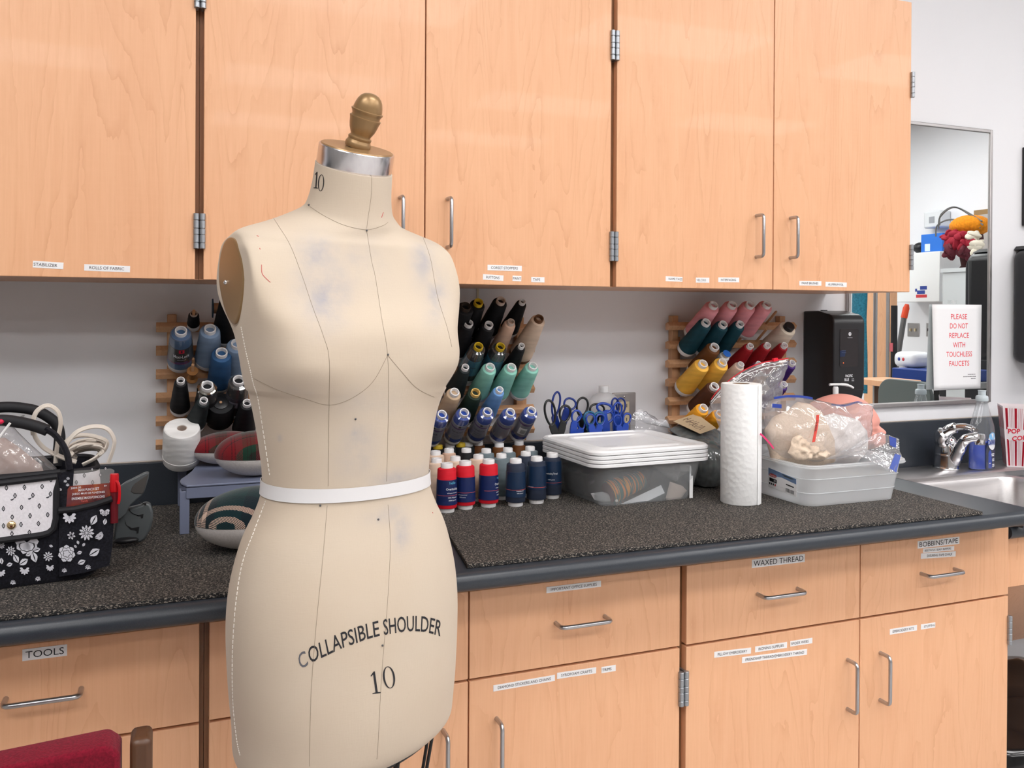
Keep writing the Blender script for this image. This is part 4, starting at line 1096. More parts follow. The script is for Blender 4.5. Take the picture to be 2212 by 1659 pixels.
# ---------------------------------------------------------------- plastic stool and pressing hams
STOOLM = mk('blue_grey_plastic', (.155, .175, .255), .38); SZ = 1.018
px = [(418, 987), (417, 1003), (413.5, 1017.5), (402, 1026.6), (391, 1034), (388.5, 1038), (391, 1043), (403, 1048.5)]
lf = [P(u, v, Z=SZ)[:2] for u, v in px]; lf = [(x, min(y, -.036)) for x, y in lf]
lf = [(lf[0][0], -.036), (lf[0][0]-.001, -.12)] + lf[2:]
cx_ = .115; rg = [(2*cx_-x, y) for x, y in lf[::-1]]
outl = lf + rg
t = thing('step_stool', 'blue grey plastic stool on the counter carrying two tartan cushions', 'stool', (cx_, -.18, MT))
g = G(); g.rings([[(x, y, SZ-.005) for x, y in outl][::-1], [(x, y, SZ) for x, y in outl][::-1]])
part('top', g, STOOLM, t, bevel=.0018)
cen = np.array((cx_, -.18)); inn = [tuple(cen+(np.array(p)-cen)*.955) for p in outl]
g = G(); g.rings([[(x, y, z) for x, y in q] for q, z in ((outl, SZ-.0052), (outl, SZ-.026), (inn, SZ-.026), (inn, SZ-.0052))], cap0=False, cap1=False)
part('skirt', g, STOOLM, t, angle=30)
fy = min(p[1] for p in lf); fx = min(p[0] for p in lf)
for sx_ in (-1, 1):
    for sy_ in (-1, 1):
        x = cx_+sx_*(cx_-fx-.009); y = fy+.012 if sy_ < 0 else -.05
        g = G(); w = .012
        g.box((x-.008, y-.010, MT+.0003), (x+.008, y-.006, SZ-.012)); xx = x-sx_*-.006
        g.box((x+sx_*.008-.002, y-.010, MT+.0003), (x+sx_*.008+.002, y+.028, SZ-.012))
        part('leg', g, STOOLM, t, bevel=.001)
def ham(c, rx, ry, rz, label, tm, yaw=0.0, seam=-.08, tip=.25):
    """egg-shaped pressing ham: cloth top, muslin belly"""
    t = thing('pressing_ham', label, 'pressing ham', (c[0], c[1], c[2]-rz), 'tartan pressing hams')
    ca, sa = math.cos(yaw), math.sin(yaw); A = np.array([(ca, sa, 0), (-sa, ca, 0), (0, 0, 1)])
    def build(lo, hi, grow):
        rs = []
        for i in range(15):
            ph = lo+(hi-lo)*i/14; ring = []
            for j in range(48):
                q = 2*PI*j/48; d = np.array((math.cos(ph)*math.cos(q), math.cos(ph)*math.sin(q), math.sin(ph)))
                k = 1+tip*.25*(-d[0]) if d[0] > 0 else 1.0
                p = np.array((d[0]*(rx+grow), d[1]*(ry+grow)*k, d[2]*(rz+grow)*k))
                ring.append(c+A.T @ p)
            rs.append(ring)
        return G().rings(rs)
    part('tartan_top', build(seam, PI/2-.02, .0006), tm, t, angle=80)
    part('muslin_belly', build(-PI/2+.02, seam+.02, 0), MUSLIN, t, angle=80)
    return t
c = P(495, 966, Z=SZ+.036); c[1] = -.098; ham(V3((.072, -.110, SZ+.0365)), .083, .052, .036, 'red tartan pressing ham at the back of the plastic stool', TART, .1)
ham(V3((.1155, -.268, SZ+.0462)), .083, .056, .0458, 'larger red and green tartan pressing ham at the front of the plastic stool', TART, -.05, -.12)
ham(V3((.100, -.472, MT+.0565)), .112, .070, .056, 'navy and cream tartan pressing ham lying on the mat before the stool', TART2, .1, -.06)

# ---------------------------------------------------------------- floral tote bag
BWH = fabric('white_print_cloth', (.74, .72, .76), .9, 320, .05); BBK = fabric('black_print_cloth', (.010, .010, .015), .85, 320, .4); BIND = mk('black_binding', (.008, .008, .011), .7); BPR = mk('white_print_ink', (.62, .62, .68), .85); BLK2 = mk('black_print_ink', (.02, .02, .028), .85)
bex = unit((.990, .140, 0)); bey = np.array((-bex[1], bex[0], 0)); bn = -bey
A0 = np.array((-.160, -.5655, MT))
def FP(u, v, k=0.0):
    r = raydir(u, v); o = A0+bn*k; return CAM+r*((o-CAM) @ bn)/(r @ bn)
BZ = 1.098
bag = thing('tote_bag', 'black and white floral craft tote bag with pockets on the left of the counter', 'tote bag', A0+bex*-.17+bey*.08)
def bag_ring(z, gx=0.0, w=.345, d=.165, rr=.035):
    c0 = A0+bex*(-w/2)+bey*(d/2)
    return [c0+bex*x+bey*y+ZA*(z-MT) for x, y in rrect(w+2*gx, d+2*gx, rr, 7)]
g = G(); g.rings([bag_ring(MT+.0004, -.004), bag_ring(MT+.006, 0), bag_ring(.98, .003), bag_ring(1.04, .004), bag_ring(BZ, .001), bag_ring(BZ, -.003), bag_ring(1.0, 0), bag_ring(.97, -.003)], cap1=True)
part('body', g, BBK, bag, angle=50)
g = G(); g.rings([bag_ring(1.022, .0048), bag_ring(1.04, .0050), bag_ring(BZ-.004, .0022)], cap0=False, cap1=False)
def motif(g, fn, u, v, s, mi, mw):
    """small dark quatrefoil lozenge with a pale eye"""
    def pl(k, lift): return [fn(u+x*s*k, v+y*s*k, lift) for x, y in ((0, -1.5), (.55, -.85), (1.0, 0), (.55, .85), (0, 1.5), (-.55, .85), (-1.0, 0), (-.55, -.85))]
    g.add(pl(1, .0003), [tuple(range(8))[::-1]], mi); g.add(pl(.50, .0005), [tuple(range(8))[::-1]], mw); g.add(pl(.26, .0007), [tuple(range(8))[::-1]], mi)
fnU = lambda u, v, k: FP(u, v, .0052+k)
for u, v in [(182, 1027), (217, 1026), (200, 1042), (228, 1012), (165, 1042), (238, 1040), (128, 1088), (199, 1014)]: motif(g, fnU, u, v, 3.6, 1, 0)
part('white_upper_panel', g, [BWH, BLK2], bag, angle=50)
part('top_binding', G().tube(bag_ring(BZ, -.0005), .0042, 8, closed=True), BIND, bag)
# flap of the front pocket
k0 = .0095
op = [(-70, 1052), (123, 1029), (121, 1120), (116, 1140), (105, 1150), (88, 1155), (-70, 1176)]
out_ = [FP(u, v, k0) for u, v in op]; bk = [FP(u, v, k0-.004) for u, v in op]
g = G(); g.rings([bk[::-1], out_[::-1]])
fnF = lambda u, v, k: FP(u, v, k0+k)
for u, v in [(-5, 1038.5), (34, 1037.5), (72.3, 1036), (110, 1036), (13.9, 1054), (52.7, 1052.6), (91, 1051), (32.4, 1070.7), (71, 1070), (109, 1067), (-6, 1073), (7.5, 1099), (46.5, 1096), (85, 1093), (26.4, 1117), (65, 1114), (103, 1112), (7.5, 1136), (45.4, 1133), (83, 1131), (25.8, 1153), (63.5, 1150)]: motif(g, fnF, u, v, 4.1, 1, 0)
for u, v in [(26, 1079), (64, 1077), (103, 1074)]:
    g.add([fnF(u+x, v+y, .0003) for x, y in ((-4, 0), (-2, 2.5), (2, 1.5), (6, -4), (1, -1))], [(4, 3, 2, 1, 0)], 1)
fl = part('pocket_flap', g, [BWH, BLK2], bag, angle=40)
part('flap_binding', G().tube([FP(u, v, k0) for u, v in [(-70, 1052), (123, 1029), (122, 1060), (121, 1120), (116, 1141), (105, 1151), (88, 1156), (-70, 1177)]], .0050, 8), BIND, fl)
part('snap_button', G().ellipsoid(FP(24.5, 1134.5, k0+.001), .0066, .0035, .0066, 18, 10), BRASS, fl)
part('front_binding', G().tube([FP(u, v, .004) for u, v in [(-70, 1042), (30, 1030), (130, 1019)]], .0045, 8), BIND, bag)
# printed flowers on the black cloth
def petals(g, fn, u, v, r, n, r0, rot=0.0, wid=.5, mi=1, lift=.0004, a0=0, a1=2*PI):
    for k in range(n):
        a = rot+a0+(a1-a0)*k/(n if a1-a0 > 6.2 else max(1, n-1)); ca, sa = math.cos(a), math.sin(a); hw = wid*r*PI/n*1.1
        pl = [(r0, -hw*.25), (r*.55, -hw), (r*.85, -hw*.75), (r, 0), (r*.85, hw*.75), (r*.55, hw), (r0, hw*.25)]
        g.add([fn(u+x*ca-y*sa, v+x*sa+y*ca, lift) for x, y in pl], [tuple(range(7))[::-1]], mi)
def leafp(g, fn, u, v, L, ang, w=.32, mi=1, lift=.0004):
    a = math.radians(ang); ca, sa = math.cos(a), math.sin(a)
    for s in (1, -1):
        pl = [(0, s*.03*L), (.3*L, s*w*L*.8), (.55*L, s*w*L), (.8*L, s*w*L*.6), (L, 0), (.6*L, s*.05*L)]
        vs = [fn(u+x*ca-y*sa, v+x*sa+y*ca, lift) for x, y in pl]; g.add(vs, [tuple(range(6)) if s < 0 else tuple(range(6))[::-1]], mi)
def flower(g, fn, u, v, r, kind):
    if kind == 'dahlia':
        petals(g, fn, u, v, r, 11, r*.45, .1); petals(g, fn, u, v, r*.66, 10, r*.25, .3, .46, 2, .0006); petals(g, fn, u, v, r*.60, 10, r*.25, .3, .40, 1, .0008); petals(g, fn, u, v, r*.33, 7, 0, 0, .42, 2, .001); petals(g, fn, u, v, r*.28, 7, 0, 0, .34, 1, .0012)
    elif kind == 'daisy': petals(g, fn, u, v, r, 6, r*.25, .2, .40); petals(g, fn, u, v, r*.75, 6, r*.4, .2, .2, 2, .0006)
    elif kind == 'peony':
        petals(g, fn, u, v, r, 7, r*.2, .2, .75); petals(g, fn, u, v, r*.78, 7, r*.1, .6, .72, 2, .0006); petals(g, fn, u, v, r*.72, 7, r*.1, .6, .64, 1, .0008); petals(g, fn, u, v, r*.46, 5, 0, 0, .7, 2, .001); petals(g, fn, u, v, r*.40, 5, 0, 0, .6, 1, .0012)
    elif kind == 'fan': petals(g, fn, u, v, r, 7, r*.35, 0, .45, 1, .0004, -.4, PI+.4); petals(g, fn, u, v, r*.5, 5, 0, 0, .5, 1, .0006, 0, PI)
    elif kind == 'lotus': petals(g, fn, u, v, r, 6, r*.1, 0, .55, 1, .0004, -.1, PI+.1); petals(g, fn, u, v, r*.8, 3, 0, 0, .5, 2, .0006, PI*.3, PI*.7); petals(g, fn, u, v, r*.74, 3, 0, 0, .42, 1, .0008, PI*.3, PI*.7)
    elif kind == 'carn': petals(g, fn, u, v, r, 9, r*.5, 0, .42); petals(g, fn, u, v, r*.55, 6, r*.1, 0, .35)
    elif kind == 'crest': petals(g, fn, u, v, r, 7, r*.35, -PI/2, .28, 1, .0004, -1.9, 1.9); petals(g, fn, u, v+r*.2, r*.5, 4, 0, .4, .4)
k1 = .0145
pp = [(127, 1108), (160, 1104), (205, 1094), (240, 1082), (246, 1120), (243, 1180), (236, 1222), (180, 1238), (128, 1246)]
o_ = [FP(u, v, k1 if 130 < u < 238 else k1-.008) for u, v in pp]; b_ = [FP(u, v, .002) for u, v in pp]
g = G(); g.rings([b_[::-1], o_[::-1]])
fnP = lambda u, v, k: FP(u, v, k1+k)
for u, v, r, kd in [(187, 1151, 17, 'dahlia'), (150, 1116, 15, 'fan'), (154, 1157, 9, 'daisy'), (144, 1196, 19, 'peony'), (226, 1104, 11, 'lotus'), (139, 1233, 6, 'crest'), (190, 1226, 6.5, 'crest')]: flower(g, fnP, u, v, r, kd)
for u, v, L, a in [(197, 1134, 24, -62), (205, 1162, 20, -20), (213, 1167, 20, -70), (193, 1200, 26, -32), (228, 1120, 14, 100), (166, 1196, 12, -20), (170, 1176, 9, -110), (178, 1180, 9, -50), (166, 1183, 8, -140), (168, 1218, 18, -24)]: leafp(g, fnP, u, v, L, a)
part('side_pocket', g, [BBK, BPR, BIND], bag, angle=40)
part('pocket_binding', G().tube([FP(u, v, k1-.002) for u, v in [(126, 1103), (160, 1100), (205, 1090), (242, 1077)]], .0052, 8), BIND, bag)
fnB = lambda u, v, k: FP(u, v, .0042+k)
g = G()
for u, v, r, kd in [(58, 1172, 26, 'lotus'), (23, 1190, 11, 'carn'), (104, 1202, 11, 'carn'), (53, 1231, 11, 'fan'), (108, 1225, 9, 'fan'), (2, 1236, 10, 'fan'), (82, 1251, 6.5, 'crest'), (28, 1259, 6.5, 'crest'), (3, 1178, 8, 'carn')]: flower(g, fnB, u, v, r, kd)
for u, v, L, a in [(30, 1198, 20, 62), (42, 1220, 22, -34), (70, 1192, 24, 72), (68, 1194, 14, 152), (72, 1190, 16, -18), (14, 1222, 14, -20), (106, 1178, 9, 20), (2, 1205, 14, 80)]: leafp(g, fnB, u, v, L, a)
part('printed_flowers', g, [BBK, BPR, BIND], bag, smooth=False)
# strap and handles
st = [(122, 1026), (160, 1012), (157, 1060), (150, 1100), (124, 1106)]
g = G(); g.rings([[FP(u, v, .004) for u, v in st][::-1], [FP(u, v, .0075) for u, v in st][::-1]])
for u, v in [(147, 988+46), (146, 1048), (130, 1058), (141, 1040)]: flower(g, lambda a, b, k: FP(a, b, .0078+k), u, v, 4, 'crest')
part('strap', g, [BBK, BPR, BIND], bag)
part('handle', G().tube(bez([FP(150, 1014, .003), FP(146, 985, 0), FP(134, 958, -.012), FP(117, 938, -.02), FP(100, 928, -.025)], 8), .0085, 12, flat=(.012, .005)), BBK, bag, label='flat cloth handle end')
part('handle', G().tube(bez([FP(103, 930, -.024), FP(75, 920, -.028), (FP(40, 912, -.03)), FP(0, 908, -.03), FP(-60, 915, -.03), FP(-120, 960, -.02), FP(-150, 1030, 0)], 10), .0092, 14), BIND, bag, label='padded black handle')
def BPt(u, v): return FP(u, v, -.155)
part('handle', G().tube(bez([BPt(122, 1005), BPt(128, 960), BPt(128, 935), BPt(118, 912), BPt(85, 890), BPt(45, 881), BPt(0, 880), BPt(-60, 890), BPt(-110, 960)], 10), .0092, 14), BIND, bag, label='padded black handle behind')
# punch set in the side pocket
pk = thing('punch_set_package', 'clear blister pack with a red leather punch set card in the bag side pocket', 'package', FP(190, 1090, .008))
pq = [(139, 1098), (141, 1024), (147, 1018), (240, 1012), (247, 1016), (245, 1084)]
def kk(v): return .0076
g = G(); g.rings([[FP(u, v, .0062) for u, v in pq][::-1], [FP(u, v, .0070) for u, v in pq][::-1]])
part('blister', g, WRAP, pk)
CARD = mk('punch_card', (.16, .022, .012), .4, coat=.3)
tt_ = NT(CARD); tt_.l(tt_.ramp(tt_.noise(tt_.coord((1, 1, 1)), 28, 2), [(.35, (.09, .012, .02)), (.52, (.22, .03, .012)), (.68, (.50, .16, .02))]), tt_.b.inputs['Base Color'])
cq = [(143, 1097), (146, 1057), (151, 1050), (238, 1043.5), (241, 1047), (240, 1083)]
g = G(); g.rings([[FP(u, v, .0071) for u, v in cq][::-1], [FP(u, v, .0078) for u, v in cq][::-1]])
def ptext(g, txt, u0, v0, u1, v1, hpx, mi, k, bold=.005):
    a, b = FP(u0, v0, k), FP(u1, v1, k); ex = unit(b-a); ey = unit(ZA-ex*(ZA @ ex)); hh = hpx*np.linalg.norm(FP(u0, v0, k)-FP(u0, v0+1, k))
    g.text(txt, (a+b)/2, ex, ey, np.linalg.norm(b-a), hh, mi, lift=.0003, bold=bold)
ptext(g, '3004-00', 153, 1055, 175, 1052.5, 4.2, 1, .0078); ptext(g, 'MAXI PUNCH SET', 169.5, 1059, 214, 1055, 5.6, 1, .0078); ptext(g, 'JUEGO MAXI DE PUNZONES', 156, 1068, 226.5, 1063, 5.4, 1, .0078); ptext(g, 'ENSEMBLE MAXI-POINCONS', 155, 1077.5, 226, 1072, 5.4, 1, .0078)
ptext(g, 'Tandy', 174.5, 1083.5, 190, 1082, 5, 2, .0078); ptext(g, 'LEATHER', 191, 1082, 208.5, 1079.5, 4.6, 3, .0078); ptext(g, '8+', 225, 1049.5, 231, 1049, 3.6, 1, .0078)
part('printed_card', g, [CARD, TINK, RINK, INK], pk, smooth=False)
mkr = thing('marker_pen', 'red capped marker clipped at the right end of the bag side pocket', 'marker', FP(247, 1060, .004))
REDP = mk('red_plastic', (.55, .006, .012), .3)
part('cap', G().lathe([(.0005, .0), (.006, .0004), (.0072, .003), (.0068, .028), (.0062, .030)], 20, FP(247, 1063, .0085), (0, 0, 1)), REDP, mkr)
part('barrel', G().lathe([(.0060, -.05), (.0060, -.0002)], 16, FP(247, 1063, .0085), (0, 0, 1)), mk('dark_red_plastic', (.12, .004, .01), .35), mkr)
part('clip', G().tube(bez([FP(250, 1039, .014), FP(256, 1045, .017), FP(258, 1060, .018), FP(257.5, 1078, .018), FP(255.5, 1088, .017)], 6), .0024, 8), REDP, mkr)
# ivory cord in the bag
IV = mk('ivory_cord', (.60, .54, .48), .5)
def ribbon3(g, pts, w=.0030, r=.0019, ref=None):
    pts = [V3(p) for p in pts]
    for k in (-1, 0, 1):
        q = []
        for i, p in enumerate(pts):
            tn = unit(pts[min(i+1, len(pts)-1)]-pts[max(i-1, 0)]); s = unit(np.cross(tn, bn)*.55+bn*.8); q.append(p+s*w*k)
        g.tube(q, r, 6)
cord = thing('extension_cord', 'coiled ivory flat cord spilling out of the floral tote bag', 'cord', FP(190, 990, -.06)); d0 = -.05
def cp(u, v, k=0.0): return FP(u, v, d0+k)
loops = [[(72, 940, 0), (70, 915, 0), (80, 888, .0), (103, 876, 0), (124, 888, 0), (131, 912, 0), (127, 940, 0), (122, 975, .0), (120, 1000, 0)],
         [(72, 930, 0), (78, 948, 0), (93, 966, 0), (112, 978, .0), (140, 990, 0), (165, 998, 0)],
         [(140, 972, .008), (150, 950, .008), (172, 930, .008), (205, 921, .008), (232, 927, .008), (246, 948, .008), (245, 968, .008), (234, 1000, .008)],
         [(134, 965, -.005), (155, 945, -.01), (185, 940, -.015), (215, 946, -.015), (231, 955, -.01), (226, 972, 0), (205, 990, .006), (178, 1004, .01)]]
rnd = random.Random(3)
for k in range(7):
    a, b = 38-1.8*k, 17-1.2*k; cu, cv = 188+rnd.uniform(-3, 3), 968+k*2.2
    loops.append([(cu+a*math.cos(q)*(1+.1*rnd.random()), cv-b*math.sin(q)-4*math.cos(q), -.02+.03*math.sin(q*1.0+k)*-1) for q in np.linspace(-.6, PI+.6, 11)])
for L_ in loops:
    g = G(); ribbon3(g, bez([cp(u, v, k) for u, v, k in L_], 8)); part('cord_loop', g, IV, cord)
# clear bag in the tote
fb = thing('plastic_bag', 'crumpled clear zip bag with a red slider sticking out of the tote bag', 'plastic bag', FP(40, 1000, -.03))
ol = [FP(u, v, -.035) for u, v in [(-60, 900), (5, 906), (22, 912), (38, 932), (62, 956), (95, 985), (124, 1012), (122, 1034), (40, 1046), (-60, 1052)]]
part('film', pillow(ol, .022, 80, 18, .007, 38, 2.0), BAGFILM, fb, angle=70)
part('contents', pillow([FP(u, v, -.04) for u, v in [(-50, 950), (10, 945), (40, 965), (90, 1005), (100, 1038), (-50, 1050)]], .012, 48, 8, .004, 30, 4), mk('pinkish_lining', (.50, .38, .34), .8), fb)
part('zip_strip', G().tube(bez([FP(22, 914, -.01), FP(8, 932, -.012), FP(-10, 955, -.012), FP(-40, 990, -.012)], 6), .002, 6), mk('zip_white', (.8, .8, .8), .4), fb)
part('slider', G().ellipsoid(FP(1, 911, -.008), .005, .004, .004, 10, 8), mk('slider_red', (.6, .01, .06), .35), fb)
part('tool_tip', G().prism([(0, 0), (24, -12), (26, -10), (18, -2), (4, 3)], FP(26, 908, -.09), bex*.00072, -ZA*.00072, bn, .003), STEEL, thing('scissors', 'silver scissor tip poking up behind the tote bag handle', 'scissors', FP(26, 908, -.09)))

# ---------------------------------------------------------------- grey gadget behind the bag
GRY = mk('grey_gadget', (.085, .095, .10), .34); GRYD = mk('dark_gadget_inset', (.060, .055, .052), .45)
IY = -.385
def IPx(u, v, y=IY): return P(u, v, Y=y)
gt = thing('grip_tool', 'grey plastic gadget with a pointed arm and slotted base beside the tote bag', 'tool', P(300, 1170, Z=MT))
base = [(262, 1172), (266, 1150), (290, 1105), (302, 1092), (316, 1085), (325, 1090), (331, 1107), (330, 1125), (325, 1145), (314, 1165), (304, 1172), (285, 1174)]
base = [(244+0, 1173), (250, 1120), (270, 1100)] + base[3:]
def ext(name, px_, y0, th, m, par, bev=.002, **kw):
    g = G(); f_ = [P(u, v, Y=y0) for u, v in px_]; b_ = [p+np.array((0, th, 0)) for p in f_]
    g.rings([b_, f_]); return part(name, g, m, par, bevel=bev, **kw)
ext('base', base, IY, .018, GRY, gt, .004)
for pl in ([(279, 1098), (284, 1108), (296, 1114), (310, 1110), (309, 1119), (305, 1120), (304, 1115), (290, 1112), (279, 1102)],
           [(270, 1122), (273, 1134), (285, 1141), (301, 1138), (299, 1152), (295, 1153), (295, 1147), (282, 1144), (271, 1131)],
           [(297, 1081), (304, 1086), (316, 1087), (316, 1092), (312, 1092), (311, 1088), (301, 1086)]):
    ext('slot', pl, IY-.0008, .002, BLACKP, gt, 0)
arm = [(258, 1052), (272, 1042), (285, 1036), (308, 1024), (318, 1020.5), (322, 1022), (321, 1034), (312, 1062), (306, 1071), (295, 1079), (281, 1092), (276, 1102), (273, 1110), (262, 1120), (250, 1125), (250, 1070)]
ext('arm', arm, IY-.016, .015, GRY, gt, .004)
ext('arm_inset', [(320.5, 1024), (311, 1062), (308, 1066), (289, 1066), (283, 1062), (285, 1053), (292, 1044)], IY-.0172, .002, GRYD, gt, .0006)
part('foot', G().ellipsoid(P(272, 1172, Y=IY-.004)+np.array((0, 0, .004)), .022, .010, .0060, 20, 10), BLACKP, gt)

# ---------------------------------------------------------------- scissors standing in a holder
BLUEP = mk('blue_handle', (.012, .050, .33), .3); BLUED = mk('deep_blue_handle', (.008, .028, .20), .3); TEALP = mk('teal_handle', (.012, .11, .22), .3); BLKH = mk('black_handle', (.010, .011, .012), .3)
hx0, hx1 = P(1180, 940, Y=-.2)[0], P(1365, 940, Y=-.1)[0]
hold = thing('scissor_holder', 'grey block holding scissors behind the white lidded bin', 'holder', ((hx0+hx1)/2, -.10, MT))
part('block', G().box((.80, -.122, MT+.0004), (1.055, -.062, .975)), mk('grey_block', (.12, .12, .125), .5), hold, bevel=.003)
def cpt(x, y, Y): return P(1160+x/9.217, 830+y/9.217, Y=Y)
def scissors(label, Y, m, loops, pivot, thick=.0026):
    """loops in crop pixels: (cx, cy, rx, ry, rot); shanks run to the pivot, blades go down into the block"""
    t = thing('scissors', label, 'scissors', cpt(pivot[0], pivot[1], Y), 'scissors in the holder behind the white lidded bin')
    pv = cpt(pivot[0], pivot[1]+290, Y)
    for i, (cx, cy, rx, ry, rot) in enumerate(loops):
        a = math.radians(rot); pts = []
        for q in np.linspace(0, 2*PI, 36, endpoint=False):
            x, y = rx*math.cos(q)*(1-.15*math.sin(q)), ry*math.sin(q); pts.append(cpt(cx+x*math.cos(a)-y*math.sin(a), cy+x*math.sin(a)+y*math.cos(a), Y+(.002 if i else -.002)))
        g = G().tube(pts, thick, 8, closed=True)
        b = cpt(cx-ry*.92*math.sin(a)*-1*-1, cy+ry*.92*math.cos(a), Y+(.002 if i else -.002))
        e = unit(pv-b); w = unit(np.cross(e, YA)); Lq = np.linalg.norm(pv-b)
        g.rings([[b+e*Lq*f_+w*x*wd+YA*y for x, y in ((-1, -.0028), (1, -.0028), (1, .0028), (-1, .0028))] for f_, wd in ((-.04, .0045), (.06, .0085), (.35, .0095), (.8, .0075), (1.0, .0055))])
        part('handle', g, m, t, angle=45)
        tip = pv+np.array(((.006 if i else -.006), 0, -(pv[2]-.945)))
        part('blade', G().rings([[pv+np.array((x, y+(.001 if i else -.001), 0)) for x, y in ((-.005, -.0008), (.005, -.0008), (.005, .0008), (-.005, .0008))], [tip+np.array((x, y+(.001 if i else -.001), 0)) for x, y in ((-.002, -.0006), (.002, -.0006), (.002, .0006), (-.002, .0006))]]), STEEL, t)
    part('screw', G().lathe([(.003, -.005), (.003, .005)], 12, pv, (0, 1, 0)), STEEL, t)
for a in [('large black handled shears at the left end of the scissors', -.122, BLKH, [(262, 570, 100, 250, -8), (555, 590, 105, 165, 10)], (430, 860), .0031),
          ('blue scissors with the tallest narrow loop, behind the black shears', -.100, BLUED, [(375, 400, 75, 245, 8), (650, 400, 115, 118, 30)], (440, 800), .0028),
          ('blue scissors whose two loops flank the left black loop', -.112, BLUEP, [(780, 640, 88, 118, 20), (880, 770, 75, 130, -5)], (690, 900), .0028),
          ('black handled scissors with a tall arch in the middle', -.092, BLKH, [(900, 450, 108, 180, 8), (1195, 520, 140, 125, 0)], (950, 850), .0030),
          ('teal handled scissors behind the small bright blue pair', -.116, TEALP, [(1045, 680, 105, 130, 5), (1240, 680, 95, 120, -5)], (1150, 860), .0030),
          ('small bright blue scissors in the front middle', -.124, BLUEP, [(1065, 710, 82, 112, -4), (1262, 710, 85, 112, 6)], (1160, 880), .0026),
          ('blue scissors with wide thick loops right of the middle', -.104, BLUEP, [(1340, 480, 145, 95, 10), (1400, 650, 110, 115, 10)], (1380, 840), .0033),
          ('blue scissors with two narrow tall loops before the outlet', -.088, BLUED, [(1560, 430, 70, 150, -4), (1670, 440, 85, 160, 0)], (1620, 760), .0026),
          ('blue scissors with one tall loop at the right, ahead of the narrow pair', -.096, BLUEP, [(1605, 520, 80, 150, 3), (1560, 640, 60, 110, 0)], (1600, 830), .0030),
          ('bright blue scissors at the right end of the holder', -.120, BLUEP, [(1608, 725, 75, 112, -6), (1790, 690, 72, 108, 12)], (1700, 860), .0026)]:
    scissors(a[0], a[1], a[2], a[3], a[4], a[5])

# ---------------------------------------------------------------- jug, outlet, loose packets behind
jc = P(1304, 860, Y=-.048); jx = jc[0]
jug = thing('jug', 'translucent white plastic bottle with a white screw cap behind the scissors', 'bottle', (jx, -.048, MT))
jz = P(1304, 847, Y=-.048)[2]; jt = P(1304, 833, Y=-.048)[2]
part('bottle_body', G().rings([[np.array((jx+a*math.cos(q), -.0485+b*math.sin(q), z)) for q in np.linspace(0, 2*PI, 40, endpoint=False)] for a, b, z in ((.044, .026, MT+.0004), (.0455, .0270, MT+.004), (.0455, .0270, jz-.026), (.0435, .0265, jz-.020), (.030, .020, jz-.007), (.0135, .0130, jz-.001), (.0125, .0125, jz))]), JUG, jug)
part('cap', G().lathe([(.0135, jz+.0002), (.0140, jz+.001), (.0138, jt-.001), (.0128, jt)], 32, (jx, -.0485, 0)), WHITEP, jug)
oc = P(1371.5, 847, Y=0)
ol_ = thing('wall_outlet', 'steel wall outlet plate with an ivory socket behind the scissors', 'outlet', (oc[0]-.037, 0, oc[2]-.06))
part('plate', G().box((oc[0]-.074, -.006, oc[2]-.118), (oc[0], -.0006, oc[2])), FRAMEST, ol_, bevel=.003)
IVO = mk('ivory_plastic', (.62, .52, .34), .4)
for k in (0, 1):
    zc = oc[2]-.040-.038*k
    r_ = part('socket', G().box((oc[0]-.052, -.0085, zc-.0155), (oc[0]-.022, -.0061, zc+.0155)), IVO, ol_, bevel=.002)
    for dx, hh in ((-.0065, .007), (.0065, .009)): part('slot', G().box((oc[0]-.037+dx-.001, -.0089, zc+.002-hh/2+.002), (oc[0]-.037+dx+.001, -.0086, zc+.002+hh/2+.002)), BLACKP, r_)
part('screw', G().ellipsoid((oc[0]-.037, -.0065, oc[2]-.011), .0032, .0018, .0032, 12, 8), CHROME, ol_)
w1 = thing('plastic_packet', 'crumpled clear and white printed packet lying behind the lidded bin', 'packet', (1.10, -.13, 1.03))
wl = [P(u, v, Y=-.125) for u, v in [(1362, 905), (1372, 888), (1382, 883), (1400, 892), (1420, 905), (1440, 905), (1450, 922), (1452, 945), (1362, 945)]]
part('film', pillow(wl, .018, 64, 12, .006, 60, 7.0), BAGFILM, w1, angle=70)
part('white_wrapper', pillow([P(u, v, Y=-.118) for u, v in [(1376, 886), (1384, 883), (1418, 905), (1440, 907), (1448, 925), (1395, 915), (1372, 902)]], .006, 48, 8, .003, 60, 3.0), mk('white_film', (.72, .72, .74), .35), w1, angle=70)
g = G()
ctr = P(1394, 893, Y=-.137)
g.tube([ctr+np.array((.006*math.cos(q), 0, .005*math.sin(q))) for q in np.linspace(0, 2*PI, 20, endpoint=False)], .0006, 5, closed=True)
for k in range(3): g.tube([P(1400+k*3, 895+k*3.2, Y=-.137), P(1416+k*3, 901+k*3.2, Y=-.137)], .0007, 5)
part('printed_mark', g, mk('grey_print', (.12, .12, .14), .6), w1)

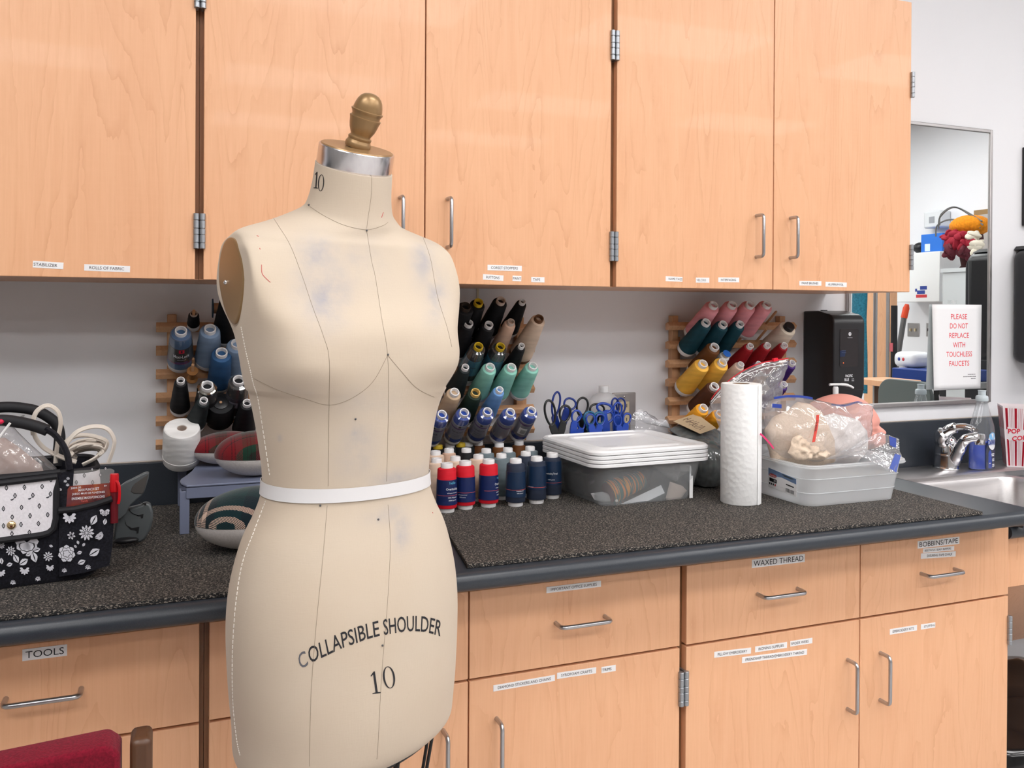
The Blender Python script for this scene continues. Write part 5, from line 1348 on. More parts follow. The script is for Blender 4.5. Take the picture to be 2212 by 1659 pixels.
# bag with masking tape
SCRAP = fabric('grey_green_scraps', (.075, .095, .09), .8, 60, .6)
tb = thing('taped_bag', 'clear bag of dark scraps with a handwritten masking tape label, between the bins', 'plastic bag', (1.212, -.25, MT))
rs = []
for z, cx0, cy0, rx, ry in ((MT+.0005, 1.212, -.255, .020, .040), (.928, 1.212, -.255, .036, .058), (.95, 1.212, -.255, .045, .070), (.99, 1.212, -.25, .048, .075), (1.020, 1.212, -.245, .044, .070), (1.034, 1.212, -.24, .030, .050), (1.038, 1.212, -.24, .010, .02)):
    rs.append([np.array((cx0+rx*math.cos(q)*(1+.06*math.sin(5*q+z*90)), cy0+ry*math.sin(q), z)) for q in np.linspace(0, 2*PI, 56, endpoint=False)])
gi = G().rings([[c_+(p-c_)*.93 for p in r] for r in rs for c_ in [sum(r)/len(r)]]); part('scraps', smoothnoise(gi, .004, 60, 3), SCRAP, tb, angle=60)
go = G().rings(rs); part('film', smoothnoise(go, .003, 45, 8), BAGFILM, tb, angle=60)
TAPE = mk('masking_tape', (.46, .35, .22), .8)
tp = [P(1453, 917, Y=-.150), P(1503, 899.5, Y=-.118), P(1546, 932, Y=-.215), P(1512, 944.5, Y=-.240)]
to = [P(1446, 919, Y=-.150), P(1478, 903, Y=-.125), P(1500, 897, Y=-.118), P(1560, 926, Y=-.19), P(1566, 950, Y=-.22), P(1540, 962, Y=-.25), P(1512, 950, Y=-.25), P(1470, 934, Y=-.19)]
nrm = unit(np.cross(tp[2]-tp[0], tp[1]-tp[0])); nrm = nrm if nrm[2] > 0 else -nrm
part('folded_top', pillow([p-nrm*.012 for p in to], .016, 64, 12, .003, 50, 5.5, normal=nrm), SCRAP, tb, angle=60)
part('film', pillow([p-nrm*.012 for p in to], .0185, 64, 12, .003, 50, 5.5, normal=nrm), BAGFILM, tb, angle=60)
tp = [p+nrm*.0095 for p in tp]
g = G(); g.rings([[p-nrm*.0006 for p in tp], tp] if np.cross(tp[1]-tp[0], tp[2]-tp[0]) @ nrm > 0 else [[p-nrm*.0006 for p in tp][::-1], tp[::-1]])
def tq(a, b): return tp[0]*(1-a)*(1-b)+tp[1]*(1-a)*b+tp[3]*a*(1-b)+tp[2]*a*b+nrm*.0006
for pts in [[(.12, .30), (.10, .55), (.18, .40), (.16, .62)], [(.24, .28), (.30, .60)], [(.30, .26), (.28, .50), (.36, .30), (.40, .62)], [(.44, .20), (.50, .64), (.47, .66)], [(.52, .25), (.50, .48), (.57, .50), (.58, .28), (.52, .25)], [(.62, .22), (.68, .60)], [(.70, .20), (.76, .66), (.82, .24)], [(.30, .44), (.44, .42)]]:
    g.tube([tq(a, b) for a, b in pts], .0006, 5, 1)
part('tape_label', g, [TAPE, mk('pencil_brown', (.09, .045, .04), .8)], tb, smooth=False, label='tan masking tape with upside down handwriting')

# ---------------------------------------------------------------- white lidded clear bin
def bin_rings(c, w0, d0, w1, d1, z0, z1, rot, r0=.025, r1=.03, n=8, inset=0.0, steps=((0, 0), (1, 1))):
    R2 = np.array([(math.cos(rot), -math.sin(rot)), (math.sin(rot), math.cos(rot))]); out = []
    for k, q in steps:
        w, d, z, r = w0+(w1-w0)*k-2*inset, d0+(d1-d0)*k-2*inset, z0+(z1-z0)*q, r0+(r1-r0)*k
        out.append([np.array((*(R2 @ np.array(p)+np.array(c)), z)) for p in rrect(w, d, r, n)])
    return out
LC = (.975, -.268); LR = math.radians(2.0)
b1 = thing('storage_bin', 'clear plastic bin of sewing scraps under a stack of white lids', 'storage bin', (*LC, MT))
rs = bin_rings(LC, .246, .240, .288, .268, MT+.0006, 1.012, LR, steps=((0, 0), (.06, .03), (1, 1)))
ri = bin_rings(LC, .246, .240, .288, .268, MT+.003, 1.012, LR, inset=.002, steps=((1, 1), (.06, .03), (0, .002)))
part('tub', G().rings(rs+ri), CLEARBIN, b1, angle=45)
zt = 1.012
for k in range(4):
    z = zt+.0005+k*.0092
    g = G(); g.rings(bin_rings(LC, .318, .284, .318, .284, z, z+.0082, LR, .034, .034, steps=((0, 0), (0, .0), (0, .8), (0, 1)))[1:] )
    rs = [bin_rings(LC, w, d, w, d, zz, zz, LR, .034, .034, steps=((0, 0),))[0] for w, d, zz in ((.312, .278, z), (.321, .287, z+.001), (.321, .287, z+.0065), (.316, .282, z+.0084))]
    g = G().rings(rs)
    if k == 3:
        rs = [bin_rings(LC, w, d, w, d, zz, zz, LR, rr, rr, steps=((0, 0),))[0] for w, d, zz, rr in ((.312, .278, z, .034), (.321, .287, z+.001, .034), (.321, .287, z+.0065, .034), (.314, .280, z+.0105, .033), (.300, .266, z+.0110, .03), (.294, .260, z+.0075, .028), (.236, .200, z+.0065, .028), (.228, .192, z+.0098, .026), (.214, .178, z+.0098, .024), (.206, .170, z+.0060, .022), (.10, .08, z+.0056, .02))]
        g = G().rings(rs)
    part('lid', g, WHITEP, b1, angle=40)
# what shows through the clear wall
VAR = mk('variegated_thread', (.5, .2, .05), .6); vt = NT(VAR)
vw = vt.n('ShaderNodeTexWave', wave_type='BANDS', bands_direction='Z'); vw.inputs['Scale'].default_value = 26; vw.inputs['Distortion'].default_value = 3.0
vt.l(vt.coord((1, 1, 1)), vw.inputs['Vector'])
vr = vt.n('ShaderNodeValToRGB'); e = vr.color_ramp.elements
while len(e) < 6: e.new(.5)
for i, (p, c) in enumerate([(0, (.55, .02, .02)), (.2, (.75, .22, .03)), (.42, (.03, .12, .10)), (.6, (.75, .30, .04)), (.8, (.55, .05, .03)), (.92, (.02, .08, .09))]): e[i].position = p; e[i].color = (*c, 1)
vr.color_ramp.interpolation = 'CONSTANT'; vt.l(vt.noise(vt.coord((9, 9, 120)), 1, 2, .6, .6), vr.inputs[0]); vt.l(vr.outputs[0], vt.b.inputs['Base Color'])
vc = V3((.935, -.352, .956)); vax = unit((.86, .06, .22))
vt_ = thing('thread_cone', 'orange and teal variegated thread cone lying inside the lidded bin', 'thread cone', vc)
vo = part('thread', G().lathe([(.012, -.048), (.026, -.047), (.0285, -.043), (.020, .045), (.018, .048), (.010, .0485)], 36, (0, 0, 0), (0, 0, 1)), VAR, vt_, local=True)
vo.rotation_mode = 'QUATERNION'; vo.rotation_quaternion = Vector(vax).to_track_quat('Z', 'Y')
part('core_end', G().lathe([(.0005, -.0495), (.024, -.0492), (.0245, -.048)], 28, vc, vax), mk('dark_red_disc', (.16, .015, .015), .6), vt_)
pa = [P(u, v, Y=-.383) for u, v in [(1341, 1089), (1428, 1048), (1436, 1065), (1400, 1082)]]
g = G(); g.rings([[p+np.array((0, .0008, 0)) for p in pa], pa]); whole('paper_slip', g, PAPER, 'white paper slip standing against the front of the lidded bin', 'paper', pa[0])
cd = [P(u, v, Y=-.372) for u, v in [(1438, 1075), (1447, 1040), (1475, 1050), (1484, 1060), (1470, 1078), (1440, 1086)]]
whole('card_fold', pillow(cd, .008, 40, 8, .001, 20), mk('pinkish_card', (.62, .50, .44), .8), 'folded beige card beside the variegated cone in the lidded bin', 'card', cd[0])
nd = [P(u, v, Y=-.30) for u, v in [(1310, 1008), (1332, 1006), (1368, 1024), (1350, 1030)]]
whole('zip_pouch', pillow(nd, .008, 40, 6, .002, 30), mk('navy_pouch', (.03, .03, .12), .5), 'navy zip edge of a pouch inside the lidded bin', 'pouch', nd[0])
wf = [P(u, v, Y=-.30) for u, v in [(1405, 1003), (1440, 1000), (1492, 1004), (1495, 1018), (1470, 1028), (1462, 1042), (1440, 1030)]]
whole('fabric_scrap', pillow(wf, .012, 48, 8, .006, 50, 5), WHITEF, 'white fabric scrap at the right inside the lidded bin', 'fabric', wf[0])
dk = bin_rings((.94, -.25), .17, .14, .19, .16, MT+.005, .985, LR, .03, .03)
gd = G().rings(dk); whole('fabric_scrap', smoothnoise(gd, .006, 40, 2), fabric('dark_scraps', (.035, .03, .032), .9, 60, .6), 'dark fabric scraps filling the left of the lidded bin', 'fabric', (.94, -.25, MT+.005))
wl_ = [P(u, v, Y=-.355) for u, v in [(1276, 1066), (1300, 1062), (1332, 1070), (1334, 1084), (1306, 1086), (1284, 1080)]]
whole('fabric_scrap', pillow(wl_, .006, 40, 6, .002, 40), mk('pale_scrap', (.55, .54, .55), .8), 'pale fabric scrap at the bottom left of the lidded bin', 'fabric', wl_[0])
hk = [(0, 0), (.009, 0), (.009, .052), (.004, .052), (.004, .075), (0, .075)]
g = G().prism(hk, P(1489, 1076, Y=-.3905), (1, 0, 0), (0, 0, 1), (0, -1, 0), .001); whole('hanger_tab', g, WHITEP, 'white plastic hanger tab at the right corner of the lidded bin', 'tab', P(1489, 1076, Y=-.3905))
whole('bead', G().ellipsoid(P(1332, 1082, Y=-.380), .0035, .003, .0035, 12, 8), mk('bead_white', (.8, .75, .68), .4), 'small white bead at the front of the lidded bin', 'bead', P(1332, 1082, Y=-.380))

# ---------------------------------------------------------------- paper towel roll
PT = mk('paper_towel', (.82, .82, .82), .95, spec=.1); n_ = NT(PT)
v1 = n_.n('ShaderNodeTexVoronoi'); v1.inputs['Scale'].default_value = 95; n_.l(n_.coord((1, 1, 1)), v1.inputs['Vector'])
w1_ = n_.n('ShaderNodeTexWave', wave_type='RINGS', bands_direction='Y'); w1_.inputs['Scale'].default_value = 26; n_.l(n_.coord((1.2, 1.2, .8)), w1_.inputs['Vector']); w1_.inputs['Distortion'].default_value = 4
mm_ = n_.n('ShaderNodeMath', op='MULTIPLY_ADD'); n_.l(w1_.outputs['Fac'], mm_.inputs[0]); mm_.inputs[1].default_value = .25; n_.l(v1.outputs['Distance'], mm_.inputs[2])
n_.bump(mm_.outputs[0], .32, .0022)
tc = np.array((1.178, -.457)); tz = 1.1975
tr = thing('paper_towel_roll', 'white quilted paper towel roll standing between the two plastic bins', 'paper towel', (*tc, MT))
g = G()
prof = [(.0195, MT+.0006), (.0435, MT+.0006), (.0450, MT+.003), (.0452, tz-.003), (.0440, tz-.0006), (.0195, tz-.0008)]
g.lathe(prof, 64, (*tc, 0), cap0=False, cap1=False)
rd = unit(np.array((.80, -.60))); 
sh = []
for q in np.linspace(0, 1.1, 14):
    a = math.atan2(-.15, 1)+q*-1.0; rr = .0462+.0012*max(0, 1-q*3); sh.append((tc[0]+rr*math.cos(a), tc[1]+rr*math.sin(a)))
part('paper', g, PT, tr, angle=50)
g = G(); g.rings([[(x, y, MT+.001), (x, y, tz-.002), (x+.0006, y-.0003, tz-.002), (x+.0006, y-.0003, MT+.001)] for x, y in sh]); part('loose_sheet', g, PT, tr)
part('cardboard_core', G().lathe([(.0192, MT+.001), (.0192, tz-.002), (.0178, tz-.002), (.0178, MT+.001)], 32, (*tc, 0), cap0=False, cap1=False), mk('cardboard', (.36, .22, .12), .85), tr)

# ---------------------------------------------------------------- open bin of muslin bags
c2 = (1.418, -.425)
b2 = thing('storage_bin', 'open cloudy plastic bin heaped with bags of cream fabric near the sink', 'storage bin', (*c2, MT))
rs = bin_rings(c2, .262, .262, .288, .292, MT+.0006, 1.010, 0, .03, .034, steps=((0, 0), (.05, .03), (1, 1)))
lip = [bin_rings(c2, w, d, w, d, z, z, 0, .036, .036, steps=((0, 0),))[0] for w, d, z in ((.306, .310, 1.0105), (.308, .312, 1.013), (.302, .306, 1.0150), (.306, .310, 1.0165), (.304, .308, 1.0190))]
ri = bin_rings(c2, .262, .262, .288, .292, MT+.003, 1.018, 0, .03, .034, inset=.002, steps=((1, 1), (.05, .03), (0, .002)))
part('tub', G().rings(rs+lip+ri), CLOUDY, b2, angle=40)
for z in (.952, .985):
    w_ = .262+.026*(z-MT)/.088; d_ = .262+.030*(z-MT)/.088
    part('ridge', G().tube([np.array((x, y, z)) for x, y in rrect(w_+.001, d_+.001, .032, 8, *c2)], .0012, 6, closed=True), CLOUDY, b2)
# printed label on the left wall, near the front corner
def LP(u, v):
    r = raydir(u, v); n = np.array((-1.0, 0, -.14)); o = np.array((c2[0]-.1335, 0, .935)); return CAM+r*((o-CAM) @ n)/(r @ n)
off = np.array((-.0012, 0, .0002))
lq = [(1661, 1010), (1721, 1035), (1722, 1074), (1660, 1050)]
g = G(); a_, b_ = [LP(u, v)+off for u, v in lq], [LP(u, v)+off*.2 for u, v in lq]
g.rings([b_, a_])
def lpoly(pts, mi, k): g.add([LP(u, v)+off*(1+.3*k) for u, v in pts], [tuple(range(len(pts)))], mi); g.add([LP(u, v)+off*(1+.3*k) for u, v in pts], [tuple(range(len(pts)))[::-1]], mi)
lpoly([(1661, 1010), (1721, 1035), (1721.5, 1047), (1690, 1032), (1661, 1026)], 1, 1)
lpoly([(1690, 1024), (1718, 1036), (1712, 1036), (1696, 1030)], 3, 2)
lpoly([(1663, 1024), (1666, 1022), (1678, 1027), (1679, 1031), (1676, 1033), (1664, 1028)], 2, 2)
lpoly([(1663.5, 1031), (1679, 1037), (1679, 1045), (1663.5, 1038.5)], 4, 2)
for k in range(4): lpoly([(1663+k*4, 1041+k*1.6), (1665.5+k*4, 1042+k*1.6), (1665+k*4, 1046+k*1.6), (1662.5+k*4, 1045+k*1.6)], 4 if k < 3 else 2, 2)
lpoly([(1699, 1045), (1716, 1052), (1716, 1054.5), (1699, 1047.5)], 4, 2)
for k in range(7): lpoly([(1699+k*2.6, 1054+k*1.05), (1700.2+k*2.6, 1054.5+k*1.05), (1700.2+k*2.6, 1062.5+k*1.05), (1699+k*2.6, 1062+k*1.05)], 4, 2)
a1, b1_ = LP(1672, 1037.5), LP(1678.5, 1041); ex = unit(b1_-a1); ey = unit(ZA-ex*(ZA @ ex)); g.text('10', (a1+b1_)/2+off*1.9, ex, ey, None, .0052, 0, lift=0)
a1, b1_ = LP(1664.5, 1025), LP(1677.5, 1030.5); ex = unit(b1_-a1); ey = unit(ZA-ex*(ZA @ ex)); g.text('Sterilite', (a1+b1_)/2+off*1.9, ex, ey, np.linalg.norm(b1_-a1), .0034, 0, lift=0)
part('label', g, [PAPER, mk('sky_blue_print', (.28, .42, .68), .5), mk('label_red', (.62, .10, .11), .5), mk('label_grey', (.10, .13, .15), .5), INK], b2, smooth=False, label='white and blue printed product label on the bin')
PINKZ = mk('pink_zip', (.70, .04, .16), .4); BLUZ = mk('blue_zip', (.02, .05, .30), .4); REDZ = mk('red_zip', (.55, .02, .03), .4); BLKT = mk('black_print', (.03, .03, .04), .6)
def strip(name, pts, w, m, par, up=(0, 0, 1)):
    """flat ribbon along points"""
    pts = [V3(p) for p in pts]; u_ = V3(up); g = G()
    g.rings([[p-u_*w/2, p+u_*w/2, p+u_*w/2+np.array((0, -.0008, 0)), p-u_*w/2+np.array((0, -.0008, 0))] for p in pts]); return part(name, g, m, par)
# slider bag standing at the back left
ya = -.335
sb = thing('zip_bag', 'upright clear slider bag with a red zip line behind the paper towels', 'plastic bag', P(1640, 900, Y=ya))
poly = [(1532, 868), (1556, 838), (1598, 805), (1645, 784), (1704, 773), (1702, 795), (1692, 812), (1690, 850), (1684, 880), (1700, 960), (1640, 985), (1560, 940), (1545, 900)]
part('film', pillow([P(u, v, Y=ya) for u, v in poly], .020, 90, 18, .010, 26, 11.0), BAGFILM, sb, angle=70)
strip('red_zip', bez([P(u, v, Y=ya-.014) for u, v in [(1536, 862), (1556, 838), (1598, 805), (1645, 784), (1703, 774)]], 8), .0030, REDZ, sb)
for dv in (5, 11): strip('zip_line', bez([P(u, v+dv, Y=ya-.016) for u, v in [(1536, 862), (1558, 838), (1600, 806), (1648, 785), (1700, 776)]], 8), .0014, mk('zip_white', (.8, .8, .8), .4), sb)
part('slider', G().obox(P(1674, 777, Y=ya-.017), .0065*XA+.001*ZA, .004*YA, .0042*ZA), mk('slider_bright_red', (.75, .01, .03), .35), sb, bevel=.001)
# bag heaped with cream muslin
yb_ = -.455
mb = thing('zip_bag', 'clear zip bag stuffed with cream muslin, blue zip along its top', 'plastic bag', P(1760, 960, Y=yb_))
part('cream_cloth', pillow([P(u, v, Y=yb_) for u, v in [(1650, 930), (1670, 900), (1700, 888), (1722, 868), (1748, 872), (1775, 890), (1800, 950), (1800, 1000), (1740, 1010), (1670, 1000)]], .045, 90, 20, .013, 15, 14.0), CREAMF, mb, angle=80)
part('cream_fold', pillow([P(u, v, Y=yb_-.052) for u, v in [(1702, 978), (1712, 945), (1730, 935), (1748, 955), (1775, 958), (1795, 982), (1785, 992), (1720, 996)]], .016, 64, 12, .012, 40, 4.0), CREAMF, mb, angle=80)
part('white_cloth', pillow([P(u, v, Y=yb_+.02) for u, v in [(1770, 900), (1800, 893), (1850, 905), (1872, 930), (1870, 975), (1840, 1000), (1780, 1000), (1760, 950)]], .042, 80, 18, .012, 16, 21.0), WHITEF, mb, angle=80)
poly = [(1654, 885), (1668, 864), (1690, 857), (1730, 857), (1775, 866), (1820, 876), (1852, 868), (1880, 872), (1882, 900), (1880, 945), (1850, 968), (1800, 990), (1740, 1000), (1685, 990), (1654, 955)]
part('film', pillow([P(u, v, Y=yb_-.01) for u, v in poly], .066, 96, 22, .014, 24, 17.0), BAGFILM, mb, angle=70)
strip('blue_zip', bez([P(u, v, Y=yb_-.012) for u, v in [(1672, 860), (1700, 856), (1735, 857), (1755, 861)]], 6), .0055, BLUZ, mb)
strip('blue_zip', bez([P(u, v, Y=yb_+.010) for u, v in [(1796, 874), (1825, 876), (1850, 869), (1862, 871)]], 6), .0045, BLUZ, mb)
strip('blue_mark', bez([P(u, v, Y=yb_-.060) for u, v in [(1668, 876), (1688, 878)]], 4), .009, BLUZ, mb)
strip('red_print_strip', bez([P(u, v, Y=yb_-.078) for u, v in [(1766, 896), (1765, 912), (1761, 935), (1757, 955)]], 6), .0080, mk('red_strip', (.66, .07, .05), .4), mb, up=unit((1, 0, .1)))
part('print_text', G().text('15 PCS', P(1763, 920, Y=yb_-.0800), unit(P(1760, 940, Y=yb_)-P(1765, 905, Y=yb_)), unit(np.array((.95, 0, .2))), .024, .004, 0, bold=.02), BLKT, mb, smooth=False)
strip('pink_zip', bez([P(u, v, Y=yb_-.050) for u, v in [(1642, 937), (1650, 944), (1662, 957), (1671, 969)]], 6), .0042, PINKZ, mb, up=unit((.5, 0, .6)))
# bag hanging over the right rim
yc = -.575
ob = thing('zip_bag', 'clear zip bag with a blue printed end drooping over the bin right rim', 'plastic bag', P(1880, 980, Y=yc))
poly3 = [(1782, 992, .06), (1830, 970, .06), (1872, 948, .05), (1905, 932, .04), (1914, 940, .03), (1942, 948, .0), (1943, 974, -.01), (1949, 985, -.01), (1938, 1005, -.02), (1928, 1023, -.025), (1900, 1004, -.02), (1868, 988, 0), (1825, 982, .02)]
pts3 = [P(u, v, Y=yc+k-.01) for u, v, k in poly3]
part('film', pillow(pts3, .007, 90, 16, .006, 40, 6.0), BAGFILM, ob, angle=70)
def quad(name, q, m, par, k=-.012):
    p = [P(u, v, Y=yc+y_+k) for u, v, y_ in q]; g = G(); g.rings([[a+np.array((0, .0008, 0)) for a in p], p]); return part(name, g, m, par)
quad('blue_print', [(1921, 942, .005), (1936, 947, 0), (1936, 968, -.005), (1923, 962, .0)], BLUZ, ob); q_ = quad('blue_print', [(1934, 980, -.01), (1946, 984, -.012), (1936, 1021, -.022), (1922, 1011, -.02)], mk('blue_block', (.06, .10, .38), .4), ob)

# ---------------------------------------------------------------- pink head, pump bottle, dispenser
PINK = mk('pink_foam', (.78, .34, .28), .55)
hy = -.238
hd = thing('wig_head', 'pink foam wig head in profile facing the sink behind the bagged fabric', 'wig head', P(1825, 1000, Y=hy))
hc = P(1815, 917, Y=hy); ppm = np.linalg.norm(P(1815, 917, Y=hy)-P(1825, 917, Y=hy))/10
prof = [(1740, 905), (1748, 880), (1770, 862), (1800, 851), (1825, 849), (1850, 856), (1868, 868), (1880, 884), (1888, 900), (1890, 908), (1886.5, 913.5), (1888, 917), (1894, 921), (1901, 927), (1902, 932), (1897, 934), (1901, 939), (1899, 945), (1902, 951), (1895, 960), (1870, 968), (1840, 972), (1790, 965), (1752, 940)]
cq_ = sum(np.array(q) for q in prof)/len(prof)
hvw = unit((hc-CAM)*np.array((1, 1, 0))); hper = np.array((hvw[1], -hvw[0], 0)); hpx = ((hc-CAM) @ FW)/FPX
rs = []
for k in range(-12, 13):
    t_ = k/12; s_ = max(.02, math.sqrt(max(0, 1-t_*t_))); ring = []
    for (u, v) in prof:
        # the nose and lips stay near the middle plane
        fr = max(0, (u-1880)/22); damp = 1-fr*min(1, abs(t_)*2.6)*.9
        uu = cq_[0]+(u-cq_[0])*s_ if u < 1880 else cq_[0]+((1880-cq_[0])+(u-1880)*damp)*s_; vv = cq_[1]+(v-cq_[1])*s_
        ring.append(hc+hper*((uu-1815)*hpx/.93)+ZA*((917-vv)*hpx)+hvw*t_*.062)
    rs.append(ring[::-1])
part('head', G().rings(rs), PINK, hd, angle=80, sub=1)
part('eye_shade', G().ellipsoid(hc+hper*(62*hpx/.93)+ZA*(6*hpx)-hvw*.030, .006, .004, .0025, 12, 8), mk('pink_foam_shade', (.62, .24, .19), .6), hd)  # darker copy of the foam colour, painting the shade of the eye socket
PUMPW = mk('pump_white', (.74, .75, .76), .35)
py = -.150; pc = P(1805, 850, Y=py)
pb = thing('pump_bottle', 'white hand pump bottle top peeking over the pink head', 'bottle', (pc[0], py, CT))
part('nozzle', G().tube(bez([P(u, v, Y=py) for u, v in [(1792, 831), (1806, 830.5), (1825, 831), (1836, 834), (1843, 838)]], 6), [.0035]*10+[.0042]*6+[.0034]*9, 10), PUMPW, pb)
part('pump_head', G().lathe([(.0078, pc[2]-.004), (.0080, pc[2]+.016), (.006, pc[2]+.020)], 20, (pc[0], py, 0)), PUMPW, pb)
part('stem', G().lathe([(.0052, pc[2]-.03), (.0052, pc[2]-.004)], 16, (pc[0], py, 0)), PUMPW, pb)
part('bottle_body', G().lathe([(.013, CT+.0006), (.0145, CT+.003), (.0145, pc[2]-.055), (.010, pc[2]-.035), (.010, pc[2]-.03)], 28, (pc[0], py, 0)), WHITEP, pb)
dx0, dx1, dz0, dz1, dd = 1.7425, 1.8585, 1.092, 1.367, .130
ds = thing('soap_dispenser', 'black wall soap dispenser with a dark sight window beside the mirror', 'soap dispenser', ((dx0+dx1)/2, 0, dz0))
side = [(-.0008, dz0+.004), (-.0008, dz1), (-.060, dz1+.001), (-.100, dz1-.008)]
for a in range(0, 91, 15): side.append((-.100-.030*math.sin(math.radians(a)), dz1-.038+.030*math.cos(math.radians(a))))
side += [(-dd, dz1-.10), (-dd, dz0+.045), (-dd+.012, dz0+.004), (-dd+.03, dz0)]
part('housing', G().rings([[(x, y, z) for y, z in side][::-1] for x in (dx0, dx1)]), CHAR, ds, bevel=.006, seg=3, angle=30)
def DP(u, v, k=.0): return P(u, v, Y=-dd-k)
wq = [DP(*q) for q in ((1814.5, 711), (1854, 709), (1852, 793), (1814, 793))]
rr_ = rrect(.036, .078, .004, 5)
cw = sum(wq)/4; wv = unit(wq[1]-wq[0]); ww = np.linalg.norm(wq[1]-wq[0]); wh = np.linalg.norm(wq[3]-wq[0])
g = G().prism(rrect(ww, wh, .004, 5), cw+np.array((0, -.0002, 0)), XA, ZA, -YA, .0008)
WIN = mk('smoked_window', (.012, .007, .008), .12); wd = part('window', g, WIN, ds)
g = G(); cl = DP(1836, 721.5, .0014)
g.rings([[cl+np.array((r_*math.cos(q), 0, r_*1.05*math.sin(q))) for q in np.linspace(0, 2*PI, 28, endpoint=False)] for r_ in (.0052,)]*1+[[cl+np.array((.0052*math.cos(q), -.0002, .0054*math.sin(q))) for q in np.linspace(0, 2*PI, 28, endpoint=False)]])
g.add([cl+np.array((x*.001, -.0004, z*.001)) for x, z in ((-3, -1.6), (0, 3.2), (3, -1.6), (0, .2))], [(0, 1, 2, 3), (3, 2, 1, 0)], 1)
part('logo', g, [TINK, INK], wd, smooth=False, label='small white round logo')
part('lettering', G().text('Georgia-Pacific', DP(1836, 729.5, .0016), XA, ZA, .0185, .0026, 0, bold=.01), TINK, wd, smooth=False)
part('blue_label', G().prism([(0, 0), (.018, .001), (.021, .019), (0, .018)], DP(1814.5, 771, .001), XA, ZA, -YA, .0003), mk('blue_insert', (.005, .018, .07), .3), wd)
part('lettering', G().text('Foaming', DP(1822.5, 757, .0018), XA, ZA, .014, .002, 0).text('Handwash', DP(1823, 761.5, .0018), XA, ZA, .015, .002, 0), mk('faint_blue_print', (.20, .24, .40), .6), wd, smooth=False)
part('indicator_light', G().ellipsoid(DP(1822, 784, .0012), .0016, .0008, .0014, 10, 6), mk('indicator_red', (.6, .05, .01), .4, emit=(1, .12, .02, 2.5)), wd)
part('lettering', G().text('PACIFIC', DP(1834, 811.8, .0006), XA, ZA, .0265, .0075, 0, bold=.02).text('BLUE', DP(1829, 820.2, .0006), XA, ZA, .016, .0080, 0, bold=.02).text('ULTRA', DP(1842.2, 818.5, .0006), XA, ZA, .0092, .003, 0).text('SERIES', DP(1842.2, 822.3, .0006), XA, ZA, .0092, .003, 0), TINK, ds, smooth=False, label='white lettering on the front')
part('keyhole_cap', G().box((dx0+.035, -.045, dz1+.0012), (dx0+.052, -.035, dz1+.0032)), BLACKP, ds)
part('seam', G().box((dx0+.002, -dd-.0006, dz0+.043), (dx1-.002, -dd+.0002, dz0+.0442)), BLACKR, ds)

# ---------------------------------------------------------------- mirror with taped notice
mx0, mx1, mz0, mz1 = 1.905, 2.514, 1.066, 1.977
mr = thing('wall_mirror', 'steel framed rectangular mirror on the wall above the sink', 'mirror', ((mx0+mx1)/2, 0, mz0))
part('mirror_glass', G().box((mx0+.006, -.009, mz0+.006), (mx1-.006, -.0007, mz1-.006)), MIRROR, mr)
fw, fd = .0115, .014
for nm, lo, hi in (('frame_side', (mx0, -fd, mz0), (mx0+fw, -.0006, mz1)), ('frame_side', (mx1-fw, -fd, mz0), (mx1, -.0006, mz1)), ('frame_rail', (mx0+fw+.0002, -fd, mz1-fw), (mx1-fw-.0002, -.0006, mz1)), ('frame_rail', (mx0+fw+.0002, -fd-.002, mz0-.002), (mx1-fw-.0002, -.0006, mz0+fw))):
    part(nm, G().box(lo, hi), FRAMEST, mr, bevel=.002)
ny = -.0150
def NP(u, v, k=0.0): return P(u, v, Y=ny-k)
nt = thing('paper_notice', 'white paper notice in red capitals taped to the mirror', 'notice', NP(2066, 840))
tl_, tr_2, br_, bl_ = NP(2013.5, 657.5), NP(2120.5, 658.5), NP(2118, 839), NP(2012, 843)
def sheet(s_, t_, k=0.0):
    p = (tl_*(1-s_)+tr_2*s_)*(1-t_)+(bl_*(1-s_)+br_*s_)*t_
    return p+np.array((0, -.010*(1-s_)**3*t_**1.5-.0015*math.sin(t_*5)*s_*(1-s_)-.004*(1-s_)**2*t_*(1-t_)-k, 0))
g = G(); g.grid([[sheet(j/8, i/16) for j in range(9)] for i in range(17)])
part('sheet', g, mk('notice_paper', (.86, .86, .88), .75), nt, angle=80, solid=.0004)
RDI = mk('red_ink', (.78, .05, .07), .7); g = G()
def upx(u, v, k=.0005): return sheet((u-2013)/106.5, (v-658)/183.0, k)
for txt, u, v, w in [('PLEASE', 2070, 684, 35), ('DO NOT', 2070, 704, 39), ('REPLACE', 2070.5, 724.5, 43), ('WITH', 2070.5, 745, 27), ('TOUCHLESS', 2071, 765, 57), ('FAUCETS', 2071.5, 785, 44)]:
    g.text(txt, (0, 0, 0), XA, ZA, w, 11.0, 0, fn=lambda a, b: upx(u+a, v-b), bold=.004)
part('red_lettering', g, RDI, nt, smooth=False, label='red capital lettering on the notice')
g = G()
for k, (u0, u1, v) in enumerate(((2091, 2110, 809.5), (2081, 2110, 814.2), (2098, 2110, 818.6))):
    u = u0
    while u < u1-2:
        w = random.uniform(1.2, 2.6); g.add([upx(a, b) for a, b in ((u, v+.8), (u+w, v+.8), (u+w, v-.8), (u, v-.8))], [(0, 1, 2, 3)]); u += w+.8
part('fine_print', g, GREYINK, nt, smooth=False)
part('tape', G().box(tuple(NP(2060, 656)+np.array((-.012, -.0012, 0))), tuple(NP(2060, 656)+np.array((.012, -.0008, .012)))), clearmat('tape_film', (1, 1, 1), (.8, .8, .8), .8, .2, .04), nt)

